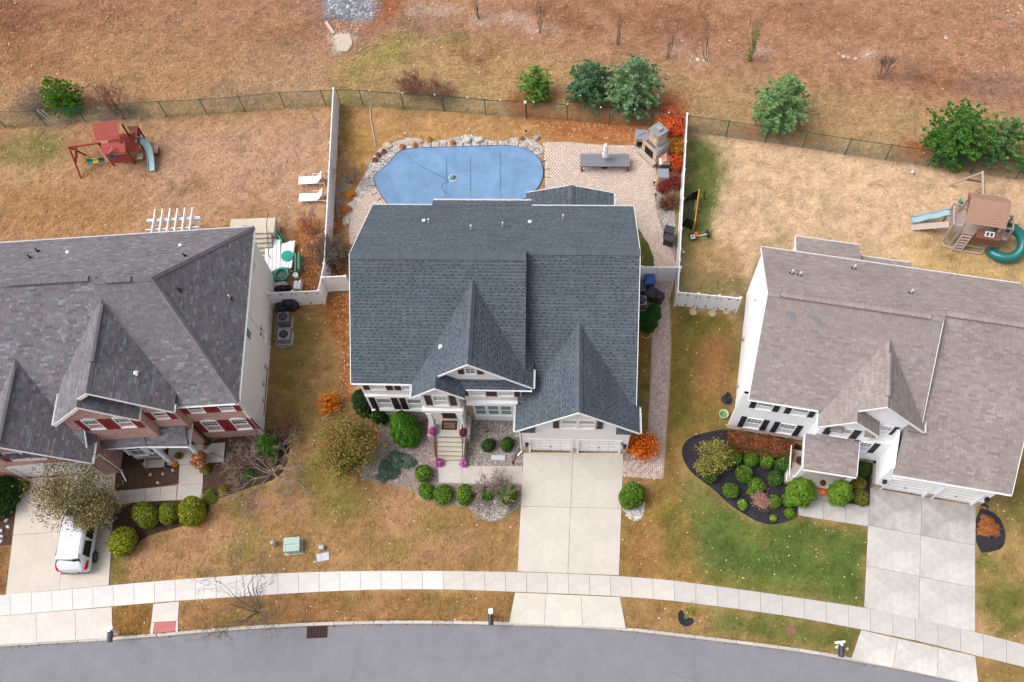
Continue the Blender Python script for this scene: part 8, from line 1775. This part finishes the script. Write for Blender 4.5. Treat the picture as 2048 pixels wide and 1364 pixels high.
for a, b in (((-.6, 0, .08), (2.2, 0, .08)), ((-.6, 0, .08), (-.5, -.3, .05)), ((-.5, -.3, .08), (.3, -.5, .08)), ((.3, -.5, .08), (1.9, -.5, .08)), ((1.9, -.5, .08), (2.2, 0, .08))): mb.beam(a, b, .1, .12)
mb.build('ground_frame', M_gry, t)
x, y = W(1964, 471, .2); tag(boulder(1961, 468, .14, .12, .28, (196, 84, 60), 'small orange toy under the cedar play tower', 9, name='toy_ball', cat='toy'), None)

# ================================================================== TOYS IN THE RIGHT YARD
t = thing('hockey_goal', 'black and orange framed shooting goal with cloth targets beside the fence', 'goal', (9.05, 36.9), R(-9)); M_or = mat('orange tube', C(240, 150, 40), .5, .03); L2 = 1.35
mb = MB(); mb.tube([(.1, -L2, 0), (.1, -L2, 1.15), (.1, L2, 1.15), (.1, L2, 0)], .045, 8); mb.build('front_frame', M_or, t); mb = MB(); mb.tube([(.1, -L2, .0), (-.75, -L2+.35, 0), (-.75, L2-.35, 0), (.1, L2, 0)], .03, 6); mb.tube([(.1, -L2, 1.12), (-.45, -L2+.35, 1.0), (-.45, L2-.35, 1.0), (.1, L2, 1.12)], .03, 6); mb.build('rear_frame', M_blkp, t)
M_nb = mat('black mesh fabric', C(38, 40, 44), .9, .1)
for s in (-1, 1): mb = MB(); mb.mesh([(.08, s*L2, .02), (.08, s*L2, 1.1), (-.45, s*(L2-.35), 1.0), (-.75, s*(L2-.35), .02)], [(0, 1, 2, 3)]); mb.mesh([(.085, s*L2, .35), (.085, s*L2, 1.1), (.085, s*(L2-.55), 1.1), (.085, s*(L2-.7), .35)], [(0, 1, 2, 3)]); mb.build('side_panel', M_nb, t)
mb = MB()
for i in range(14): y_ = -L2+.35+i*(2*L2-.7)/13; mb.tube([(.08, y_*1.1, 1.12), (-.45, y_, 1.0), (-.75, y_, .02)], .006, 3, caps=False)
for i in range(5): x_ = .02-i*.11; mb.tube([(x_, -L2+.2, 1.12-i*.03), (x_, L2-.2, 1.12-i*.03)], .006, 3, caps=False)
o = mb.build('net', M_nb, t); o['kind'] = 'stuff'
mb = MB(); mb.box(.0, .03, .15, .45, .5, .95, C(206, 60, 60)); mb.box(.0, .03, -.1, .15, .3, .85, C(236, 238, 240)); mb.box(.0, .03, -.3, -.1, .2, .6, C(64, 110, 190)); mb.box(-.02, .0, -.35, .5, .15, 1.0, C(150, 190, 200)); mb.build('cloth_target', M_paint, t)
x, y = W(1396, 474); t = thing('toy_basketball_hoop', 'toy basketball hoop toppled on the grass, orange and white board', 'toy', (x, y), R(12)); mb = MB(); mb.tube([(-.15, 0, .1), (.65, .02, .14)], .045, 8, C(232, 234, 238)); mb.build('pole', M_paint, t); mb = MB(); mb.box(.62, .72, -.25, .28, .0, .4, C(36, 38, 42)); mb.build('base', M_paint, t, bevel=.03); mb = MB(); mb.box(-.62, -.2, -.28, .22, .16, .22, C(60, 64, 72)); mb.box(-.56, -.26, -.2, .12, .22, .235, C(238, 240, 242)); mb.box(-.48, -.34, -.1, .03, .235, .245, C(60, 80, 120)); mb.box(-.22, .0, -.1, .3, .16, .24, C(232, 116, 60)); mb.build('backboard', M_paint, t)
hose('black curved plastic piece lying on the green strip', [(1411, 383), (1408, 388), (1408, 394), (1411, 399)], .05, (36, 38, 42), name='plastic_tube', cat='toy', h=.05)
for px, py, r_, lb, c, nm, g in ((1824, 346, .13, 'white ball on the straw coloured right lawn', (240, 238, 236), 'ball', None), (1361, 500, .13, 'cream ball against the right fence, upper of two', (226, 218, 196), 'ball', 'two cream balls by the fence'), (1366, 506, .13, 'cream ball against the right fence, lower of two', (226, 218, 196), 'ball', 'two cream balls by the fence'), (1398, 431, .04, 'tiny white ball on the grass below the shooting goal', (240, 240, 240), 'ball', None), (1398, 417, .04, 'tiny white ball on the grass beside the shooting goal', (240, 240, 240), 'ball', None), (1851, 350, .05, 'small pale pebble by the fence right of the white ball', (230, 228, 224), 'pebble', None)):
    x, y = W(px, py); mb = MB(); k = 8; mb.lathe([(max(.002, r_*math.cos(math.pi*i/k-math.pi/2)), r_+r_*math.sin(math.pi*i/k-math.pi/2)) for i in range(k+1)], n=14, col=C(*c)); o = mb.build(nm, M_paint, smooth=True); o.location = (x, y, 0); tag(o, lb, 'ball' if nm == 'ball' else 'pebble', g)
for i, (px, py) in enumerate(((1386, 624), (1424, 627), (1452, 622))):
    x, y = W(px, py); mb = MB(); mb.lathe([(.24, 0), (.25, .04), (.02, .05)], n=14, col=C(206, 192, 160)); o = mb.build('stepping_stone', M_plain); o.location = (x, y, 0); tag(o, ['round tan stepping stone at the gate, left of three', 'round tan stepping stone at the gate, middle of three', 'round tan stepping stone at the gate, right of three'][i], 'stepping stone', 'stepping stones at the right gate')

# ================================================================== VAN
t = thing('parked_van', 'white minivan parked under the street tree on the left driveway, tail to the street', 'van', (-29.0, 10.75), R(3.5)); M_vw = mat('white car paint', C(234, 236, 242, .86), .22, .02, 2, spec=.6); M_vg = mat('tinted car glass', C(34, 38, 46), .06, .1, spec=.7); M_ty = mat('tyre rubber', C(40, 40, 44), .85, .1); M_rim = mat('alloy', C(120, 122, 128), .35, .1, metal=.6)
S = [  # y, half width low, z low, half width shoulder, z shoulder, half roof, z roof
 (.0, .80, .32, .88, .72, .62, 1.02), (.06, .88, .26, .95, .80, .70, 1.15), (.32, .93, .24, .98, .92, .74, 1.52), (.62, .94, .24, .99, .96, .76, 1.70), (1.4, .95, .24, 1.0, .98, .78, 1.75), (2.4, .95, .24, 1.0, .98, .78, 1.75), (3.1, .95, .24, 1.0, .97, .75, 1.68), (3.9, .94, .24, .98, .94, .70, 1.15), (4.5, .90, .26, .95, .86, .72, .98), (4.95, .84, .32, .86, .70, .60, .78), (5.05, .76, .4, .78, .6, .5, .66)]
v = []; 
for y_, wl, zl_, ws, zs, wr, zr in S: v += [(-wl, y_, zl_), (-ws, y_, (zl_+zs)/2), (-ws*.985, y_, zs), (-wr, y_, zr-.06), (-wr*.82, y_, zr), (0, y_, zr+.03), (wr*.82, y_, zr), (wr, y_, zr-.06), (ws*.985, y_, zs), (ws, y_, (zl_+zs)/2), (wl, y_, zl_)]
n = 11; k = len(S); mb = MB(); mb.mesh(v, [(i*n+j, (i+1)*n+j, (i+1)*n+(j+1) % n, i*n+(j+1) % n) for i in range(k-1) for j in range(n)]+[tuple(range(n)), tuple(range(k*n-1, (k-1)*n-1, -1))])
body = mb.build('body', M_vw, t, smooth=True); b_ = body.modifiers.new('s', 'SUBSURF'); b_.levels = 1; b_.render_levels = 1
for f_ in body.data.polygons: f_.use_smooth = True
mb = MB(); q = [(-.76, .17, 1.1), (-.4, .08, 1.1), (.4, .08, 1.1), (.76, .17, 1.1), (.7, .56, 1.62), (.3, .52, 1.67), (-.3, .52, 1.67), (-.7, .56, 1.62)]; mb.mesh([(a, b-.05, c) for a, b, c in q], [tuple(range(8))]); mb.mesh([(a, b+.01, c) for a, b, c in q]+[(a, b-.05, c) for a, b, c in q], [(i, (i+1) % 8, 8+(i+1) % 8, 8+i) for i in range(8)]); mb.build('rear_window', M_vg, t)
mb = MB(); mb.box(-.68, .68, .56, .86, 1.70, 1.77); mb.build('roof_spoiler', M_vw, t, bevel=.03)
for s in (-1, 1):
    for y0_, y1_ in ((.75, 1.75), (1.82, 2.8), (2.86, 3.6)):
        mb = MB(); zt = 1.55 if y1_ < 3.2 else 1.36; mb.mesh([(s*.995, y0_, 1.02), (s*.99, y1_, 1.02), (s*.83, y1_-.08, zt), (s*.83, y0_+.08, 1.56)], [(0, 1, 2, 3) if s > 0 else (3, 2, 1, 0)]); mb.build('side_window', M_vg, t)
    mb = MB(); mb.mesh([(s*.6, .0, .84), (s*.88, .03, .88), (s*.985, .22, .96), (s*.99, .62, 1.04), (s*.95, .5, 1.14), (s*.86, .14, 1.12), (s*.66, .03, .98)], [tuple(range(7)) if s < 0 else tuple(range(6, -1, -1))], C(196, 30, 48)); o = mb.build('tail_light', M_paint, t); md = o.modifiers.new('t', 'SOLIDIFY'); md.thickness = .05; md.offset = 0
    for y_ in (.95, 4.05): mb = MB(); mb.tube([(s*.84, y_, .34), (s*1.03, y_, .34)], .34, 20); w_ = mb.build('wheel', M_ty, t); mb = MB(); mb.tube([(s*1.03, y_, .34), (s*1.045, y_, .34)], .23, 20); [mb.beam((s*1.05, y_, .34), (s*1.05, y_+.22*math.cos(a*1.2566), .34+.22*math.sin(a*1.2566)), .05, .02) for a in range(5)]; mb.build('rim', M_rim, w_)
    mb = MB(); mb.obox((s*1.1, 3.35, 1.0), .2, .1, .14); mb.build('wing_mirror', M_vw, t, bevel=.03)
    mb = MB(); mb.tube([(s*.68, .8, 1.80), (s*.7, 2.9, 1.80)], .018, 6); mb.build('roof_rail', M_rim, t)
mb = MB(); mb.box(-.86, .86, -.06, .06, .36, .5); mb.build('bumper_trim', mat('grey bumper', C(110, 112, 118), .6, .05), t, bevel=.03); mb = MB(); mb.box(-.26, .26, -.045, -.02, .62, .76, C(226, 226, 210)); mb.build('number_plate', M_paint, t)
mb = MB(); mb.mesh([(-.78, 3.7, 1.30), (.78, 3.7, 1.30), (.7, 3.2, 1.64), (-.7, 3.2, 1.64)], [(0, 1, 2, 3)]); mb.mesh([(-.76, 3.78, 1.28), (.76, 3.78, 1.28), (.7, 3.16, 1.70), (-.7, 3.16, 1.70)], [(0, 1, 2, 3)]); mb.build('windscreen', M_vg, t)

# ================================================================== STREET FURNITURE
M_box = mat('pale green enamel', C(178, 200, 188), .5, .05, 4, spec=.4)
t = thing('transformer_box', 'pale green square transformer cabinet on the front lawn', 'utility box', (-16.08, 12.75), R(6)); mb = MB(); mb.box(-.47, .47, -.4, .42, 0, .62); mb.build('cabinet', M_box, t, bevel=.05); mb = MB(); mb.box(-.49, .49, -.42, .0, .62, .66); mb.box(-.49, .49, .02, .44, .62, .66); mb.build('lid', M_box, t, bevel=.02); mb = MB(); mb.box(-.55, .55, -.48, .5, -.05, .03); mb.build('pad', M_cement, t)
x, y = W(550, 1089); t = thing('telecom_pedestal', 'small round pale green pedestal left of the transformer cabinet', 'utility box', (x, y)); mb = MB(); mb.lathe([(.13, 0), (.15, .1), (.15, .55), (.11, .64), (.02, .68)], n=14); mb.build('housing', M_box, t)
x, y = W(645, 1097); t = thing('telecom_pedestal', 'small square pale green pedestal above the white lid', 'utility box', (x, y), .1); mb = MB(); mb.box(-.15, .15, -.13, .13, 0, .4); mb.build('housing', M_box, t, bevel=.03)
x, y = W(646, 1114); t = thing('utility_vault_lid', 'flat pale grey vault lid set in the lawn', 'vault lid', (x, y), R(12)); mb = MB(); mb.box(-.38, .38, -.24, .24, -.02, .05, C(206, 212, 220)); mb.build('lid', M_plain, t, bevel=.015)
x, y = W(997, 916); t = thing('utility_vault_lid', 'long pale lid lying in the grey gravel by the front walk', 'vault lid', (x, y), 0); mb = MB(); mb.box(-.44, .44, -.17, .17, 0, .12, C(206, 210, 212)); mb.build('lid', M_plain, t, bevel=.04)
def mailbox(px, py, rot, label, col, plank=True, wide=False):
    x, y = W(px, py); t = thing('mailbox', label, 'mailbox', (x, y), rot, 'roadside mailboxes'); mb = MB(); mb.box(-.06, .06, .06, .18, 0, 1.25); mb.box(-.06, .06, -.3, .18, .88, .96); mb.build('post', M_trim, t); mb = MB(); pr = [(-.14, 0), (.14, 0), (.14, .17), (.09, .25), (0, .28), (-.09, .25), (-.14, .17)]
    v = [(a, yy, .97+z) for yy in (-.5, .1) for a, z in pr]; n = 7; mb.mesh(v, [(i, (i+1) % n, n+(i+1) % n, n+i) for i in range(n)]+[tuple(range(n-1, -1, -1)), tuple(range(n, 2*n))], C(*col)); mb.build('box', M_paint, t); mb = MB(); mb.box(.15, .17, -.2, -.14, 1.05, 1.3, C(190, 40, 40)); mb.build('flag', M_paint, t)
    if wide: mb = MB(); mb.obox((-.1, .24, 1.2), .6, .13, .05, R(14)); mb.build('newspaper_holder', M_trim, t, bevel=.02)
    else: mb = MB(); mb.box(-.13, .13, .1, .38, 1.18, 1.26); mb.build('post_cap', M_trim, t, bevel=.02)
mailbox(984, 1238, R(4), 'black roadside mailbox with white post cap left of the middle apron', (44, 48, 62)); mailbox(1672, 1300, R(-6), 'dark blue roadside mailbox with slanted white board near the right apron', (62, 66, 92), wide=True); mailbox(236, 1272, R(8), 'grey roadside mailbox with slanted white board beside the left apron', (84, 88, 104), wide=True)
a, b = Vector(W(614, 1253)), Vector(W(656, 1251)); m_ = (a+b)/2; t = thing('storm_drain', 'rusty cast iron storm drain grate at the left kerb', 'drain grate', (m_.x, m_.y-.33, -.11), math.atan2((b-a).y, (b-a).x)); M_rust = mat('rusty iron', C(92, 66, 66), .9, .2, 10); mb = MB(); mb.box(-.6, .6, -.33, .33, .003, .012, C(30, 24, 28)); mb.build('sump', M_plain, t)
for i in range(9): mb = MB(); mb.box(-.6+i*.145, -.56+i*.145, -.33, .33, .012, .035); mb.build('grate_bar', M_rust, t)
for i in range(7): mb = MB(); mb.box(-.6, .6, -.33+i*.103, -.30+i*.103, .012, .032); mb.build('cross_bar', M_rust, t)
x, y = W(1582, 1261); t = thing('manhole_cover', 'round reddish brown cover set in the green verge', 'manhole cover', (x, y)); mb = MB(); mb.lathe([(.27, 0), (.27, .03), (.24, .035), (.02, .035)], n=22, col=C(146, 104, 92)); mb.build('disc', M_plain, t)
x, y = W(1694, 1298); mb = MB(); mb.lathe([(.09, 0), (.09, .05), (.02, .06)], n=10, col=C(190, 216, 206)); o = mb.build('water_valve_cap', M_plain); o.location = (x, y, 0); tag(o, 'small pale green valve cap in the grass right of the dark blue mailbox', 'valve cap')

# ================================================================== FRONT DETAILS
x, y = -7.02, 20.1; t = thing('doormat', 'brown doormat with dark border on the middle porch', 'doormat', (x, y+.25, 1.115)); mb = MB(); mb.box(-.48, .48, -.3, .3, 0, .015, C(70, 60, 58)); mb.build('border', M_plain, t); mb = MB(); mb.box(-.36, .36, -.2, .2, .015, .022, C(142, 112, 90)); mb.build('mat', M_plain, t)
# curved brick channel under the downspout
cp = WP([(1041, 900), (1034, 906), (1029, 914), (1026, 924), (1025, 930)]); t = thing('splash_channel', 'curved reddish brick channel leading from the garage downspout', 'drain channel', cp[0])
for i in range(12):
    f_ = i/12*(len(cp)-1); k = int(f_); p = Vector(cp[k]).lerp(Vector(cp[k+1]), f_-k)-Vector(cp[0]); d = (Vector(cp[k+1])-Vector(cp[k])).normalized(); mb = MB(); mb.obox((p.x, p.y, .0), .16, .09, .12, math.atan2(d.y, d.x), C(188, 140, 122)); mb.build('brick', M_plain, t)
boulder(1003, 853, .07, .06, .1, (236, 234, 230), 'single small white stone in the grey gravel', 12, name='white_stone')
x, y = W(975, 862); t = thing('driftwood', 'dark piece of driftwood on the grey gravel', 'driftwood', (x, y, .03)); mb = MB(); mb.tube([(-.22, -.12, .02), (-.05, .0, .06), (.22, .12, .03)], [.02, .045, .015], 5); mb.tube([(-.05, 0, .05), (.05, -.08, .04)], [.03, .01], 4); mb.build('wood', M_bark, t)
# left porch: bench, pots, pumpkins of flowers
t = thing('garden_bench', 'grey slatted bench facing the street in the left porch bed', 'bench', W(316, 931), R(4.5)); M_gw = woodm('silvered teak', (170, 160, 156))
for i in range(5): mb = MB(); mb.box(-.6, .6, -.28+i*.11, -.19+i*.11, .42, .45); mb.build('seat_slat', M_gw, t)
for i in range(4): mb = MB(); mb.box(-.6, .6, .28, .31, .55+i*.1, .62+i*.1); mb.build('back_slat', M_gw, t)
for sx in (-.58, .58):
    for sy in (-.26, .28): mb = MB(); mb.box(sx-.03, sx+.03, sy-.03, sy+.03, 0, .62 if sy < 0 else .95); mb.build('leg', M_gw, t)
    mb = MB(); mb.box(sx-.04, sx+.04, -.3, .3, .62, .66); mb.build('armrest', M_gw, t)
def pot(px, py, h, label, pal, seed, r_=.22, z=0, cat='flower pot', col=(120, 96, 70), group=None):
    x, y = W(px, py, h); t = boxwood(label, pal, seed, r_, r_*.9, n=900, size=.035, name='potted_plant', cat=cat, group=group, loc=(x, y)); t.location.z = z; mb = MB(); mb.lathe([(r_*.55, -.02), (r_*.8, r_*.9), (r_*.85, r_*.95)], n=10, col=C(*col)); mb.build('pot', M_plain, t)
pot(353, 909, .6, 'olive potted plant beside the left porch post', [(112, 108, 44), (90, 92, 36)], 131, z=.15, group='potted plants on the left porch'); pot(411, 881, .5, 'dark green potted shrub at the right edge of the left porch', [(70, 92, 36), (54, 76, 30)], 132, r_=.25, group='potted plants on the left porch'); pot(350, 927, .2, 'orange flower pot beside the left porch bench', [(210, 130, 40), (226, 150, 60), (190, 100, 36)], 133, r_=.2, group='potted plants on the left porch'); pot(409, 893, .3, 'small rust flower pot below the dark green potted shrub', [(206, 150, 100), (184, 120, 72)], 134, r_=.16, group='potted plants on the left porch')
for i, (px, py) in enumerate(((301, 950), (326, 948), (316, 966), (346, 941), (289, 928))): boulder(px, py, .11, .09, .1, (214, 210, 212), ['white stone in the left porch bed, leftmost', 'pale ring shaped stone in the left porch bed', 'white stone in the left porch bed, nearest the walk slabs', 'white stone next to the orange flower pot', 'small white stone under the bay window'][i], 30+i, name='white_stone', group='white stones in the left porch bed')
for i, (px, py) in enumerate(((24, 1009), (21, 1025), (14, 1041), (17, 1054), (4, 1062), (5, 1073), (3, 1083), (8, 1017), (6, 1031))): boulder(px, py, .15, .11, .14, (206, 204, 206), 'white rock at the far left bed, number counted down the driveway edge' if False else ['uppermost white rock beside the left driveway', 'white rock just below the uppermost by the left driveway', 'third white rock down the left driveway bed', 'elongated white rock near the middle of the left driveway bed', 'pale rock at the left picture edge above two others', 'white rock near the bottom of the left bed', 'lowest white rock of the left driveway bed', 'small grey white rock left of the uppermost', 'small grey white rock left of the third'][i], 40+i, name='white_rock', group='white rocks along the left driveway')
# ring of a toppled hoop on the left driveway
x, y = W(83, 1004, .4); t = thing('bicycle', 'small bicycle standing on the left driveway, mostly under the tree', 'bicycle', (x+.1, y-.2), R(70))
for cx_ in (-.45, .45): mb = MB(); mb.tube([(cx_+.28*math.cos(a*.3142), .0, .3+.28*math.sin(a*.3142)) for a in range(21)], .022, 6, caps=False); w_ = mb.build('wheel', M_dark, t)
mb = MB(); mb.tube([(-.45, 0, .3), (-.12, 0, .62), (.32, 0, .66), (.45, 0, .3)], .02, 6, C(150, 150, 156)); mb.tube([(-.12, 0, .62), (0, 0, .3), (.32, 0, .66)], .02, 6, C(150, 150, 156)); mb.build('frame', M_paint, t); mb = MB(); mb.tube([(.3, -.25, .8), (.3, .25, .8)], .015, 5); mb.build('handlebar', M_dark, t); mb = MB(); mb.obox((-.16, 0, .7), .24, .12, .05); mb.build('saddle', M_dark, t)
# right porch
for i, (px, py, r_) in enumerate(((1646, 985, .2), (1637, 979, .13), (1640, 983, .1))):
    x, y = W(px, py, .2); t = thing('pumpkin', ['big orange pumpkin on the steps of the right house', 'small orange pumpkin left of the big one', 'tiny orange pumpkin tucked behind the big one'][i], 'pumpkin', (x, y, .15), 0, 'pumpkins on the right house steps'); mb = MB(); n = 20; v = []
    for k in range(7):
        p = math.pi*k/6-math.pi/2
        for j in range(n): a = 2*math.pi*j/n; q = r_*max(.05, math.cos(p))*(1+.07*math.cos(a*8)); v.append((q*math.cos(a), q*math.sin(a), r_*.8+r_*.8*math.sin(p)))
    mb.mesh(v, [(k*n+j, k*n+(j+1) % n, (k+1)*n+(j+1) % n, (k+1)*n+j) for k in range(6) for j in range(n)], C(238, 112, 24, .9)); mb.build('fruit', M_paint, t, smooth=True); mb = MB(); mb.tube([(0, 0, r_*1.5), (.02, 0, r_*1.9)], .02, 5, C(90, 100, 50)); mb.build('stem', M_paint, t)
pot(1646, 966, .4, 'dark maroon potted grass above the pumpkins', [(92, 40, 36), (76, 32, 30), (110, 56, 46)], 135, r_=.28, z=.1, cat='flower pot', group='maroon potted plants at the right porch'); pot(1600, 920, .7, 'dark maroon potted plant at the left side of the right porch', [(92, 36, 34), (76, 30, 30)], 136, r_=.24, z=.45, group='maroon potted plants at the right porch')
x, y = W(1447, 829, .3); t = thing('planter_bucket', 'pale green bucket at the left corner of the right house', 'bucket', (x, y)); mb = MB(); mb.lathe([(.2, 0), (.27, .42), (.3, .45), (.25, .43), (.22, .2), (.02, .18)], n=16, col=C(206, 226, 190)); mb.build('bucket', M_plain, t); mb = MB(); mb.lathe([(.21, .22), (.02, .25)], n=12, col=C(120, 160, 90)); mb.build('soil', M_plain, t)
x, y = W(1454, 797, .2); t = thing('hose_reel', 'black round hose reel against the left wall of the right house', 'hose reel', (x, y)); mb = MB()
for k in range(4): mb.tube([(0.05*k, (.34-.03*k)*math.cos(a*.35), .38+(.34-.03*k)*math.sin(a*.35)) for a in range(19)], .03, 5, caps=False)
mb.build('coil', M_blkp, t); mb = MB(); mb.lathe([(.34, 0), (.36, .08), (.02, .1)], n=16); mb.build('base', M_blkp, t)
x, y = W(1597, 948, .2); t = thing('garden_statue', 'small white and pink garden ornament beside the right porch post', 'ornament', (x, y)); mb = MB(); mb.lathe([(.1, 0), (.12, .12), (.07, .2), (.09, .3), (.02, .36)], n=10, col=C(236, 226, 228)); mb.build('figure', M_paint, t)
hose('black corrugated drain hose at the head of the half round bed', [(1959, 1009), (1966, 1010), (1972, 1013), (1976, 1018)], .08, (40, 40, 44), name='drain_hose', cat='pipe', h=.08)
hose('blue grey branch prop lying under the weeping tree', [(425, 908), (445, 917), (462, 924)], .03, (130, 146, 150), name='stake', cat='stake', h=.3)
bpy.context.view_layer.update()
